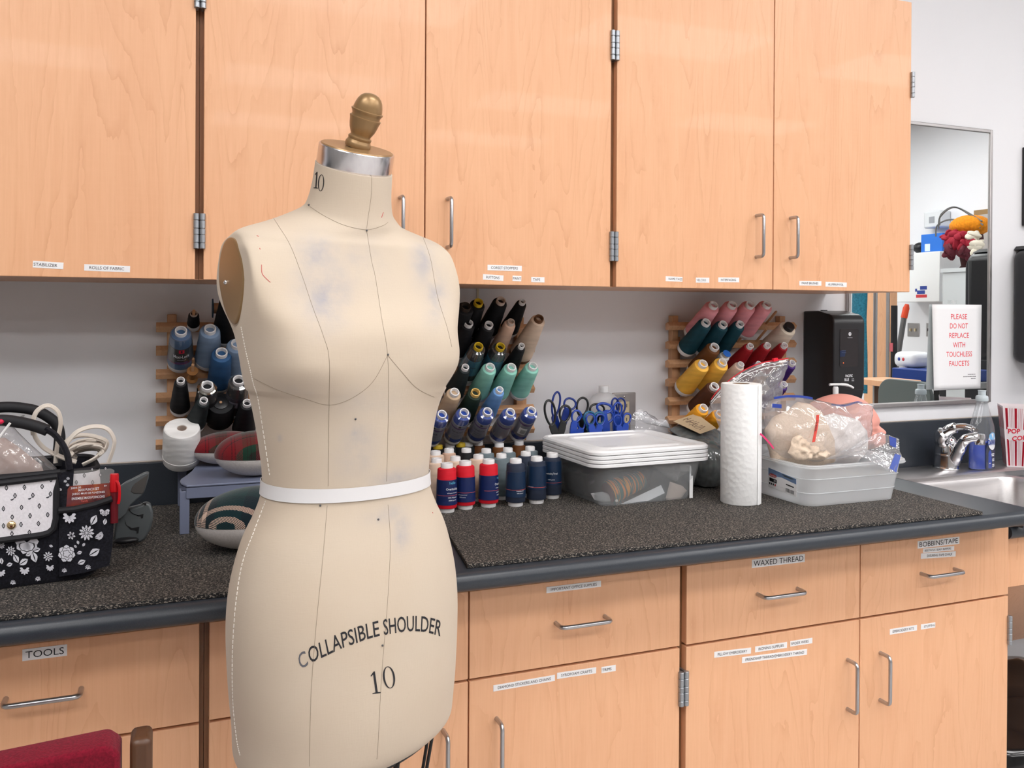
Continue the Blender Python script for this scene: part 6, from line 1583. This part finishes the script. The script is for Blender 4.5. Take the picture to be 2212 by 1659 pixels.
# ---------------------------------------------------------------- sink, faucet, things round it
sk = thing('sink', 'brushed steel drop in sink at the right end of the counter', 'sink', ((SX0+SX1)/2, -.36, LZ))
def rr3(x0, x1, y0, y1, r, z, n=7): return [np.array((x, y, z)) for x, y in rrect(x1-x0, y1-y0, r, n, (x0+x1)/2, (y0+y1)/2)]
ZR_ = LZ+.008
g = G().rings([rr3(SX0-.022, SX1+.022, SY0-.022, SY1+.022, .05, LZ+.0004), rr3(SX0-.020, SX1+.020, SY0-.020, SY1+.020, .05, ZR_-.002), rr3(SX0-.012, SX1+.012, SY0-.012, SY1+.012, .048, ZR_), rr3(SX0+.004, SX1-.004, SY0+.004, SY1-.004, .045, ZR_-.002), rr3(SX0+.010, SX1-.010, SY0+.010, SY1-.010, .04, ZR_-.014),
                rr3(SX0+.018, SX1-.018, SY0+.018, SY1-.018, .045, LZ-.13), rr3(SX0+.05, SX1-.05, SY0+.05, SY1-.05, .05, LZ-.15), rr3(SX0+.2, SX1-.2, SY0+.15, SY1-.15, .03, LZ-.155)], cap0=False)
part('basin', g, SINKST, sk, angle=50)
g = G().rings([rr3(1.955, 2.68, -.168, -.024, .03, LZ+.0005), rr3(1.955, 2.68, -.168, -.024, .03, LZ+.018), rr3(1.962, 2.673, -.162, -.030, .028, LZ+.023)])
part('faucet_ledge', g, SINKST, sk, angle=40)
FZ = LZ+.0235
fc = np.array((2.238, -.082, FZ))
ft = thing('faucet', 'chrome single lever faucet on the steel sink ledge', 'faucet', fc)
part('body', G().lathe([(.038, 0), (.039, .003), (.0365, .006), (.0350, .030), (.0345, .042), (.0352, .043), (.0352, .046), (.0345, .047), (.034, .066), (.031, .084), (.024, .098), (.012, .106), (.003, .108)], 40, fc), CHROME, ft, angle=30)
sp0 = fc+np.array((.008, -.02, .022)); sp1 = P(2085, 950, Y=-.185); sp2 = P(2112, 943, Y=-.205)
part('spout', G().tube(bez([sp0, sp0*.6+sp1*.4+np.array((0, 0, .004)), sp1, sp2], 8), [.0190]*6+[.0175]*6+[.0155]*6+[.0140]*7, 16, flat=None), CHROME, ft)
part('aerator', G().lathe([(.0140, -.020), (.0146, -.018), (.0146, .006), (.0135, .012)], 24, sp2+np.array((.004, -.004, -.004)), (0, 0, 1)), CHROME, ft)
hp = [fc+np.array((-.012, 0, .085)), P(2035, 942, Y=-.095), P(2055, 927, Y=-.125), P(2080, 922, Y=-.155), P(2102, 927, Y=-.180), P(2108, 931, Y=-.19)]
part('lever', G().tube(bez(hp, 8), [.026]*4+[.023]*8+[.017]*8+[.011]*12+[.0085]*9, 14), CHROME, ft)
part('hot_mark', G().ellipsoid(P(2056.5, 950, Y=-.1105), .0022, .001, .0022, 10, 6), mk('hot_red', (.6, .02, .02), .4), ft)
# sponge and soap tray
sg = thing('sponge', 'green and yellow scrubbing sponge beside the sink', 'sponge', P(1960, 1030, Z=CT))
s0, s1 = P(1938, 1030, Z=CT+.012), P(1974, 1036, Z=CT+.010); e_ = unit((s1-s0)*np.array((1, 1, 0))); f_ = np.array((-e_[1], e_[0], 0))
sc_ = np.array((1.745, -.245, CT)); 
part('foam', G().obox(sc_+ZA*.0075, e_*.035, f_*.055, ZA*.0070), fabric('yellow_foam', (.70, .40, .02), .95, 200, .3), sg, bevel=.003)
part('scourer', G().obox(sc_+ZA*.0185, e_*.035, f_*.055, ZA*.0038), fabric('green_scourer', (.020, .045, .028), .95, 300, .5), sg, bevel=.001)
# washing-up liquid
dp_ = np.array((2.335, -.128, FZ))
dn = thing('dish_soap', 'clear dish soap bottle part filled with blue liquid beside the faucet', 'dish soap', dp_)
def oval(z, rx, ry, n=36): return [dp_+np.array((rx*math.cos(q), ry*math.sin(q), z)) for q in np.linspace(0, 2*PI, n, endpoint=False)]
zt_ = P(2141, 842, Y=-.128)[2]-FZ
Hh = zt_-.034
S_ = [(.0005, .046, .025), (.004, .049, .027), (.05, .049, .027), (.085, .046, .026), (.11, .048, .027), (.135, .045, .026), (.155, .036, .023), (Hh-.006, .0165, .016), (Hh, .0150, .015)]
part('bottle_body', G().rings([oval(*q) for q in S_], cap1=False), BOTTLE, dn, angle=60)
BLUL = mk('blue_liquid', (.004, .055, .50), .08, coat=.5); 
part('liquid', G().rings([oval(z+.0015, rx-.0018, ry-.0018) for z, rx, ry in S_[:4]]+[oval(.0905, .0442, .0238)]), BLUL, dn, angle=50)
part('cap', G().lathe([(.0175, Hh), (.0185, Hh+.002), (.0180, Hh+.012), (.0165, Hh+.016), (.0110, Hh+.018), (.0110, Hh+.030), (.0118, Hh+.031), (.0118, Hh+.034)], 28, dp_), mk('pale_blue_cap', (.55, .62, .66), .35), dn, angle=35)
g = G(); lz = .073
def dfn(a, b):
    q = -PI/2+.10+a/.040; return dp_+np.array((.0498*math.cos(q), .0277*math.sin(q), lz+b))
g.add([dfn(x, z) for x, z in ((-.016, .012), (.020, .012), (.021, -.070), (-.016, -.070))], [(0, 3, 2, 1)], 1)
g.add([dfn(.008+.0165*math.cos(q), .015+.026*math.sin(q)) + np.array((0, -.0004, 0)) for q in np.linspace(0, 2*PI, 28, endpoint=False)], [tuple(range(28))], 0)
g.add([dfn(.007+.0125*math.cos(q), .032+.012*math.sin(q)) + np.array((0, -.0006, 0)) for q in np.linspace(0, 2*PI, 20, endpoint=False)], [tuple(range(20))], 3)
g.text('DAWN', (0, 0, 0), XA, ZA, .031, .0175, 2, fn=lambda a, b: dfn(a+.006, b+.013)+np.array((.0002, -.0010, 0)), bold=.03)
for k, (x, z, w) in enumerate(((.010, -.024, .014), (.010, -.029, .012), (.012, -.040, .010), (.012, -.045, .010), (.013, -.057, .011), (.013, -.062, .011), (-.002, -.052, .004))):
    g.add([dfn(x-w/2, z-.0015)+np.array((0, -.0005, 0)), dfn(x+w/2, z-.0015)+np.array((0, -.0005, 0)), dfn(x+w/2, z+.0015)+np.array((0, -.0005, 0)), dfn(x-w/2, z+.0015)+np.array((0, -.0005, 0))], [(0, 1, 2, 3)], 0)
part('label', g, [TINK, mk('deep_navy_label', (.008, .014, .06), .3), mk('dawn_blue', (.01, .05, .30), .4), mk('sky_patch', (.20, .45, .75), .4)], dn, smooth=False, label='dark blue product label')
# popcorn carton
pz = LZ+.0236; pcx = np.array((2.515, -.105, pz))
pct = thing('popcorn_carton', 'red and white striped popcorn carton holding brushes beside the dish soap', 'carton', pcx)
bl, br2 = P(2171, 1004, Y=-.125), P(2212, 1011, Y=-.125); tl2, tr2 = P(2149, 880, Y=-.150), P(2212, 880, Y=-.150)
hw0, hw1, hz = .034, .050, tl2[2]-pz
cex = unit((.74, -.67, 0)); cen_ = np.array((cex[1], -cex[0], 0))          # width and outward directions of its front
q_ = P(2171, 1004, Y=-.105); pcx = np.array((q_[0], q_[1], pz))+cex*hw0-cen_*hw0*.0
pct.location = tuple(pcx)
def sqr(h, z): return [pcx+cex*x*h-cen_*y*h+ZA*z for x, y in ((-1, -1), (1, -1), (1, 1), (-1, 1))]
CW = mk('carton_white', (.78, .70, .72), .5); CR = mk('carton_red', (.62, .008, .035), .5); CP = mk('carton_pale_red', (.72, .40, .44), .5)
g = G(); g.rings([sqr(hw0, 0), sqr(hw1, hz), sqr(hw1-.001, hz), sqr(hw0-.001, .001)], 0)
def face(a, t_, k):  # a in -1..1 across the front, t_ up
    h = hw0+(hw1-hw0)*t_; return pcx+cex*a*h+cen_*(h+.0003+k*.0002)+ZA*hz*t_
def face2(a, t_, k):
    h = hw0+(hw1-hw0)*t_; return pcx-cex*(h+.0003+k*.0002)+cen_*a*h+ZA*hz*t_
for fc_ in (face, face2):
    for a in (-.80, -.27, .27, .80):
        for t0, t1 in ((.02, .46), (.62, .97)):
            q = [fc_(a-.07, t0, 0), fc_(a+.07, t0, 0), fc_(a+.07, t1, 0), fc_(a-.07, t1, 0)]; g.add(q, [(0, 1, 2, 3), (3, 2, 1, 0)], 1)
    for a in (-.62, -.53, -.44, -.09, 0, .09, .44, .53, .62):
        q = [fc_(a-.015, .02, 0), fc_(a+.015, .02, 0), fc_(a+.015, .97, 0), fc_(a-.015, .97, 0)]; g.add(q, [(0, 1, 2, 3), (3, 2, 1, 0)], 2)
q = [face(-.78, .44, 1), face(.82, .42, 1), face(.86, .60, 1), face(-.80, .66, 1)]; g.add(q, [(0, 1, 2, 3)], 0)
g.text('POP', face(-.38, .595, 3), unit(cex+ZA*.04), ZA, .034, .0150, 1, bold=.03, lift=.0004); g.text('CORN', face(.14, .49, 3), unit(cex+ZA*.16), ZA, .056, .0150, 1, bold=.03, lift=.0004)
part('carton', g, [CW, CR, CP], pct, smooth=False)
g = G(); n = 14
for k in range(n):
    a = -1+2*(k+.5)/n; h = hw1
    vs = [pcx+cex*(a-.07)*h+cen_*h+ZA*hz, pcx+cex*(a+.07)*h+cen_*h+ZA*hz, pcx+cex*(a+.05)*h+cen_*h+ZA*(hz+.006), pcx+cex*(a-.05)*h+cen_*h+ZA*(hz+.006)]
    g.rings([vs, [p-cen_*.001 for p in vs]])
part('scalloped_edge', g, CW, pct, smooth=False)
# black towel dispenser and framed screen at the frame edge
td = thing('towel_dispenser', 'black wall paper towel dispenser cut off at the right photo edge', 'towel dispenser', (2.80, 0, 1.19))
part('housing', G().box((2.615, -.20, 1.195), (2.97, -.0008, 1.580)), CHAR, td, bevel=.03, seg=5)
part('top_panel', G().rings([[(2.63, -.18, 1.5805), (2.955, -.18, 1.5805), (2.955, -.002, 1.5805), (2.63, -.002, 1.5805)], [(2.64, -.16, 1.592), (2.945, -.16, 1.592), (2.945, -.002, 1.592), (2.64, -.002, 1.592)]]), CHAR, td)
fs = thing('wall_picture', 'dark framed picture on the wall at the right photo edge', 'picture', (2.86, 0, 1.68))
part('frame', G().box((2.667, -.022, 1.664), (3.06, -.0008, 1.932)), BLACKP, fs, bevel=.002); part('picture_face', G().box((2.68, -.0235, 1.676), (3.047, -.0222, 1.920)), mk('dark_picture', (.03, .014, .018), .3), fs)
# rubbish bag in the knee space
kb = thing('rubbish_bag', 'glossy black rubbish bag in the knee space under the sink', 'bag', (2.12, -.40, 0))
gk = G().ellipsoid((2.12, -.42, .20), .24, .22, .20, 40, 26); gk.v = [(x, y, max(.0005, z)) for x, y, z in smoothnoise(gk, .05, 9, 4).v]
part('bag_body', smoothnoise(gk, .012, 40, 9) if False else gk, mk('black_film', (.006, .006, .007), .18, coat=.4), kb, angle=60)
# ---------------------------------------------------------------- red chair in front
CH = thing('chair', 'wooden armchair with a red fabric back at the lower left corner', 'chair', (-.42, -1.30, 0))
yc0 = -1.165
def CPx(u, v, y=yc0): return P(u, v, Y=y)
topL, topR = CPx(-260, 1632), CPx(262, 1586)
REDF = fabric('red_upholstery', (.135, .004, .014), .95, 420, .25)
xr, xl = topR[0], topR[0]-.46
pad = [(x, z) for x, z in ((xl, topR[2]-.02), (xl+.03, topR[2]-.006), ((xl+xr)/2, topR[2]-.012), (xr-.012, topR[2]), (xr, topR[2]-.010), (xr, topR[2]-.26), (xl, topR[2]-.26))]
g = G().rings([[(x, yc0+.022, z) for x, z in pad], [(x, yc0-.022, z) for x, z in pad]])
part('back_pad', g, REDF, CH, bevel=.005, seg=3, angle=50)
for xs in (xr+.0085, xl-.0295):
    part('back_post', G().box((xs, yc0-.018, .02), (xs+.021, yc0+.018, topR[2]-.001)), WALNUT, CH, bevel=.006, seg=3)
    part('front_leg', G().box((xs, yc0+.42, .001), (xs+.021, yc0+.45, .43)) if False else G().box((xs, yc0-.46, .001), (xs+.021, yc0-.43, .43)), WALNUT, CH, bevel=.004)
    part('rear_leg_foot', G().box((xs, yc0-.018, .001), (xs+.021, yc0+.018, .0195)), BLACKP, CH)
part('seat', G().box((xl, yc0-.46, .43), (xr, yc0-.024, .49)), REDF, CH, bevel=.012, seg=3)

# ---------------------------------------------------------------- what the mirror sees: the far side of the room
WX = R_['x1']
def MP(u, v, X=None, k=None):
    """point in the room that the mirror shows at this pixel"""
    p = P(u, v, X=X) if X is not None else P(u, v, Y=k); return np.array((p[0], -p[1]-.02, p[2]))
def mbox(u0, v0, u1, v1, X, depth, grow_z=None):
    """box against plane X facing -x, covering the mirrored pixel rectangle"""
    a, b = MP(u0, (v0+v1)/2, X=X-depth), MP(u1, (v0+v1)/2, X=X-depth); m_ = (a+b)/2
    um = (u0+u1)/2; zt, zb = MP(um, v0, X=X-depth)[2], MP(um, v1, X=X-depth)[2]
    return (X-depth, min(a[1], b[1]), zb), (X-.0008, max(a[1], b[1]), zt)
X5 = WX
lo, hi = mbox(1933, 546, 2030, 652, X5, .25); eb = thing('wall_cabinet_box', 'white wall box with a red and blue sticker, seen in the mirror', 'wall box', ((lo[0]+hi[0])/2, (lo[1]+hi[1])/2, lo[2]))
part('box_body', G().box(lo, hi), mk('white_enamel', (.80, .82, .83), .4), eb, bevel=.004)
g = G(); yc_ = MP(1992, 635, X=X5-.25)
for k, (a, b, c, d, mi) in enumerate(((-.05, .0, .03, .03, 0), (-.02, .035, .05, .065, 0), (-.07, .02, -.05, .045, 0), (-.06, -.03, .05, -.005, 1))):
    g.box((X5-.2508, yc_[1]-d if False else yc_[1]+a, yc_[2]+b), (X5-.2503, yc_[1]+c, yc_[2]+d), mi)
part('sticker', g, [mk('sticker_blue', (.03, .06, .30), .5), mk('sticker_red', (.6, .05, .06), .5)], eb)
ztop = hi[2]
lo2, hi2 = mbox(1990, 505, 2036, 545, X5-.03, .17); lo2 = (lo2[0], lo2[1], ztop+.0008)
gb = thing('cardboard_box', 'blue cardboard box on top of the white wall box, seen in the mirror', 'box', ((lo2[0]+hi2[0])/2, (lo2[1]+hi2[1])/2, lo2[2]))
hi2 = (X5-.03, hi2[1], hi2[2])
part('carton', G().box(lo2, hi2), mk('bright_blue_carton', (.02, .16, .62), .4), gb, bevel=.002)
part('printed_panel', G().box((lo2[0]-.0015, lo2[1]+.04, lo2[2]+.01), (lo2[0]-.0006, hi2[1]-.12, lo2[2]+.07)), mk('pale_print', (.62, .74, .84), .5), gb)
lo3, hi3 = mbox(1966, 520, 1988, 545, X5-.06, .12); whole('tape_gun', G().ellipsoid(((lo3[0]+hi3[0])/2, (lo3[1]+hi3[1])/2, ztop+.050), .06, abs(hi3[1]-lo3[1])/2, .048, 20, 12), BLACKP, 'black rounded device on the white wall box, seen in the mirror', 'device', ((lo3[0]+hi3[0])/2, (lo3[1]+hi3[1])/2, ztop+.002))
lo, hi = mbox(1995, 455, 2032, 492, X5, .12); pt_ = thing('paper_dispenser', 'white wall paper dispenser on the far wall, seen in the mirror', 'dispenser', (hi[0], (lo[1]+hi[1])/2, lo[2]))
part('housing', G().box(lo, hi), mk('grey_white_plastic', (.66, .68, .70), .4), pt_, bevel=.015, seg=3); part('slot', G().box((lo[0]-.003, lo[1]+.06, lo[2]+.04), (lo[0]-.0005, hi[1]-.06, hi[2]-.05)), mk('mid_grey', (.30, .31, .33), .4), pt_)
for u0, u1, nm in ((1960.5, 1985.5, 'double toggle'), (2001, 2013, 'single')):
    lo, hi = mbox(u0, 698, u1, 727, X5, .006); sw = thing('switch_plate', 'steel %s switch plate on the far wall, seen in the mirror' % nm, 'switch', (hi[0], (lo[1]+hi[1])/2, lo[2]))
    part('plate', G().box(lo, hi), FRAMEST, sw, bevel=.002)
    zz = (lo[2]+hi[2])/2; yy = (lo[1]+hi[1])/2; w_ = (hi[1]-lo[1])
    for k in ((-.2, .2) if nm[0] == 'd' else (0,)): part('toggle', G().box((lo[0]-.012, yy+k*w_-.006, zz-.012), (lo[0]-.0004, yy+k*w_+.006, zz+.012)), IVO if nm[0] == 'd' else BLACKP, sw)
# locker, chair with hat display
lo, hi = mbox(2036, 587, 2128, 700, 5.8, .45); lo = (lo[0], lo[1], .001)
lk = thing('metal_locker', 'pale grey metal cabinet by the far wall, seen in the mirror', 'cabinet', ((lo[0]+hi[0])/2, (lo[1]+hi[1])/2, 0)); part('body', G().box(lo, hi), mk('pale_grey_metal', (.55, .57, .58), .4), lk, bevel=.004); part('top_panel', G().box((lo[0]-.01, lo[1]-.01, hi[2]+.0005), (hi[0], hi[1]+.01, hi[2]+.03)), mk('pale_grey_metal', (.5, .5, .5)), lk)
XH = 5.0
def HP(u, v, dx=0): return MP(u, v, X=XH+(.55+dx*.5 if dx else 0))
bc = thing('desk_chair', 'black high backed chair across the room, seen in the mirror', 'chair', (XH, HP(2105, 600)[1], 0))
q0, q1 = HP(2078, 600), HP(2150, 600); zt = HP(2110, 540)[2]; zb = .55
yy0, yy1 = min(q0[1], q1[1]), max(q0[1], q1[1])
part('backrest', G().prism(rrect(yy1-yy0, zt-zb, .12, 8), (XH+.03, (yy0+yy1)/2, (zt+zb)/2), YA, ZA, XA, .06), CHAR, bc, bevel=.01); part('seat', G().box((XH-.36, yy0, .45), (XH+.02, yy1, .52)), CHAR, bc, bevel=.02)
part('pedestal', G().lathe([(.30, .002), (.28, .04), (.04, .07), (.03, .449)], 20, (XH-.2, (yy0+yy1)/2, 0)), BLACKP, bc)
ht = thing('hat_display', 'orange felt hat with red flowers and feathers, seen in the mirror', 'hat', np.array((HP(2095, 545, .1)[0], HP(2095, 545, .1)[1], hi[2]+.03)))
hcen = HP(2096, 488, .2); s_ = abs(HP(2060, 490, .2)[1]-HP(2096, 490, .2)[1])
part('hat_crown', G().ellipsoid(hcen, s_*.9, s_, s_*.56, 28, 14), fabric('orange_felt', (.62, .21, .01), .9, 60, .2), ht)
part('head_stand', G().lathe([(s_*.55, hi[2]+.0312-hcen[2]), (s_*.40, -.30), (s_*.62, -.10), (s_*.55, -.02)], 20, hcen), mk('dark_stand', (.05, .01, .012), .8), ht)
REDFL = mk('crimson_petal', (.28, .006, .022), .8); DKFL = mk('dark_wine_petal', (.10, .01, .02), .8); WFL = mk('ivory_petal', (.62, .56, .46), .8)
rnd = random.Random(5)
for k in range(70):
    u, v = rnd.uniform(2046, 2112), rnd.uniform(506, 550); m2 = REDFL if v < 532 else DKFL
    if u > 2098: m2 = WFL
    p = HP(u, v, -.05+rnd.uniform(-.1, .06)); part('petal', G().ellipsoid(p, .02, .055, .032, 10, 6, ax=np.array(Matrix.Rotation(rnd.uniform(0, 6), 3, Vector((rnd.uniform(-1, 1), rnd.uniform(-1, 1), rnd.uniform(-1, 1)))))), m2, ht)
for u, v, u2, v2 in [(2028, 468, 2122, 478), (2030, 462, 2124, 486), (2022, 486, 2118, 492)]:
    part('feather', G().tube(bez([HP(u, v+25, .1), HP(u+4, v, .1), HP((u+u2)/2-10, 448 if v < 480 else 474, .1), HP(u2, v2, .1)], 8), .006, 6), mk('grey_feather', (.12, .12, .12), .8), ht)
pf = mbox(2104, 452, 2150, 475, X5, .02); fr_ = thing('picture_frame', 'gilt framed picture behind the hat, seen in the mirror', 'picture', (X5, (pf[0][1]+pf[1][1])/2, pf[0][2]-.3))
part('frame', G().box((X5-.02, pf[0][1], pf[0][2]-.3), (X5-.0008, pf[1][1], pf[1][2])), mk('gilt', (.30, .18, .07), .5), fr_); part('canvas', G().box((X5-.0225, pf[0][1]+.04, pf[0][2]-.26), (X5-.0205, pf[1][1]-.04, pf[1][2]-.04)), mk('grey_canvas', (.45, .42, .40), .8), fr_)
# tall maple cabinet, garment, broom, box pile, desk, grey chair
lo, hi = mbox(1868, 560, 1924, 700, 5.2, .07); tcab = thing('tall_cabinet', 'tall maple cabinet across the room, seen in the mirror', 'cabinet', ((lo[0]+hi[0])/2, (lo[1]+hi[1])/2, 0))
part('body', G().box((lo[0], lo[1], .001), (hi[0], hi[1], 2.1)), MAPLE, tcab, bevel=.003); part('door_edge', G().box((lo[0]-.012, hi[1]-.03, .05), (lo[0]-.0006, hi[1]-.005, 2.05)), FRAMEST, tcab)
lo, hi = mbox(1838, 600, 1869, 762, 4.9, .14); gm = thing('garment', 'teal garment hanging across the room, seen in the mirror', 'garment', ((lo[0]+hi[0])/2, (lo[1]+hi[1])/2, lo[2]))
rs = []
for k in range(9):
    z = lo[2]-.3+(hi[2]+.25-lo[2]+.3)*k/8; w_ = (hi[1]-lo[1])/2*(1.0 if k < 7 else .6)
    rs.append([np.array(((lo[0]+hi[0])/2-.05+.02*math.sin(q), (lo[1]+hi[1])/2+w_*math.cos(q)*(1+.12*math.sin(3*q+k)), z)) for q in np.linspace(0, 2*PI, 32, endpoint=False)])
part('cloth', G().rings(rs), fabric('teal_cloth', (.02, .13, .19), .9, 80, .3), gm, angle=80); part('hanger', G().tube([rs[-1][0]+np.array((0, 0, .02)), np.array(((lo[0]+hi[0])/2, (lo[1]+hi[1])/2, hi[2]+.32)), rs[-1][16]+np.array((0, 0, .02))], .006, 6), STEEL, gm)
part('rail_stand', G().lathe([(.015, -hi[2]+.001-.0), (.015, .30)], 10, ((lo[0]+hi[0])/2+.1, (lo[1]+hi[1])/2, hi[2])), STEEL, gm)
br = thing('broom', 'grey broom handle with a red grip leaning on the far wall, seen in the mirror', 'broom', (5.3, MP(1940, 800, X=5.55)[1], 0))
b0, b1_, b2_ = MP(1935, 800, X=5.55), MP(1953, 687, X=5.62), MP(1960, 657, X=5.64); bdn = unit(b0-b1_)
part('handle', G().tube([b0+bdn*.55*b0[2], b1_], .022, 10), mk('grey_handle', (.12, .12, .125), .4), br); part('grip', G().tube([b1_, b1_*.3+b2_*.7, b2_], [.026, .026, .015], 10), mk('orange_red_grip', (.72, .07, .02), .4), br)
pl_ = thing('pole', 'black pole standing beside the tall cabinet, seen in the mirror', 'pole', (4.66, MP(1931.5, 760, X=4.66)[1], 0)); yq = MP(1931.5, 760, X=4.66)[1]
part('shaft', G().lathe([(.022, .001), (.022, MP(1931.5, 660, X=4.66)[2])], 12, (4.66, yq, 0)), BLACKP, pl_); part('tag', G().box((4.634, yq-.014, 1.10), (4.6375, yq+.014, 1.16)), mk('tag_red', (.5, .1, .12), .5), pl_)
tb0, tb1 = mbox(1927, 798, 2030, 823, 4.45, .40); dsk_z = tb0[2]
tbl = thing('table', 'table against the far side holding the blue case, seen in the mirror', 'table', ((tb0[0]+tb1[0])/2, (tb0[1]+tb1[1])/2, 0))
part('tabletop', G().box((tb0[0]-.05, tb0[1]-.05, dsk_z-.035), (tb1[0], tb1[1]+.05, dsk_z-.001)), mk('grey_top', (.25, .25, .25), .5), tbl)
for sx_, sy_ in ((0, 0), (0, 1), (1, 0), (1, 1)): part('leg', G().box((tb0[0]+sx_*(tb1[0]-tb0[0]-.04), tb0[1]+sy_*(tb1[1]-tb0[1]-.04), .001), (tb0[0]+sx_*(tb1[0]-tb0[0]-.04)+.04, tb0[1]+sy_*(tb1[1]-tb0[1]-.04)+.04, dsk_z-.0355)), BLACKP, tbl)
whole('blue_case', G().box((tb0[0], tb0[1], dsk_z), (tb1[0], tb1[1], tb1[2])), mk('blue_case', (.008, .035, .20), .4), 'dark blue flat case on the table, seen in the mirror', 'case', ((tb0[0]+tb1[0])/2, (tb0[1]+tb1[1])/2, dsk_z), bevel=.006)
wp = MP(1972, 790, X=4.2); wpk = thing('wipes_pack', 'white wipes packet with blue and red marks on the blue case, seen in the mirror', 'packet', (4.2, wp[1], tb1[2]))
wh_ = .06; wl = abs(MP(1948, 790, X=4.2)[1]-MP(1995, 790, X=4.2)[1])/2
part('packet', G().box((4.12, wp[1]-wl, tb1[2]+.001), (4.28, wp[1]+wl, tb1[2]+.095)), mk('white_packet', (.78, .79, .82), .4), wpk, bevel=.035, seg=4)
for k, mm2 in ((-.35, mk('sticker_blue', (.03, .06, .30), .5)), (.05, mk('sticker_red', (.6, .05, .06), .5))): part('mark', G().ellipsoid((4.122, wp[1]+k*wl, tb1[2]+.05), .006, wl*.13, .012, 10, 8), mm2, wpk)
d0_, d1_ = mbox(1840, 820, 1916, 830, 3.85, .25)
dk_ = thing('student_desk', 'maple topped desk with a black base, seen in the mirror', 'desk', (3.72, (d0_[1]+d1_[1])/2, 0))
part('desktop', G().box((3.60, d0_[1], d1_[2]-.032), (3.85, d1_[1], d1_[2])), MAPLE, dk_, bevel=.003); part('base_panel', G().box((3.72, d0_[1]+.05, .001), (3.76, d1_[1]-.05, d1_[2]-.0325)), WALNUT, dk_)
XC = 3.0
gy0, gy1 = MP(1897, 850, X=XC)[1], MP(2012, 850, X=XC)[1]; gz = MP(1955, 821, X=XC)[2]
gc = thing('chair', 'grey plastic chair back across the room, seen in the mirror', 'chair', (XC, (gy0+gy1)/2, 0)); wd_ = abs(gy1-gy0)
part('backrest', G().prism(rrect(wd_, .42, .07, 8), (XC, (gy0+gy1)/2, gz-.21), YA, ZA, XA, .02), mk('grey_green_plastic', (.13, .155, .15), .5), gc, bevel=.004)
part('seat', G().box((XC-.38, min(gy0, gy1), gz-.46), (XC-.001, max(gy0, gy1), gz-.43)), mk('grey_green_plastic', (.13, .155, .15)), gc, bevel=.006)
for sx_ in (-.38, -.03):
    for y_ in (min(gy0, gy1)+.02, max(gy0, gy1)-.02): part('leg', G().lathe([(.012, .001), (.012, gz-.461)], 10, (XC+sx_, y_, 0)), CHROME, gc)
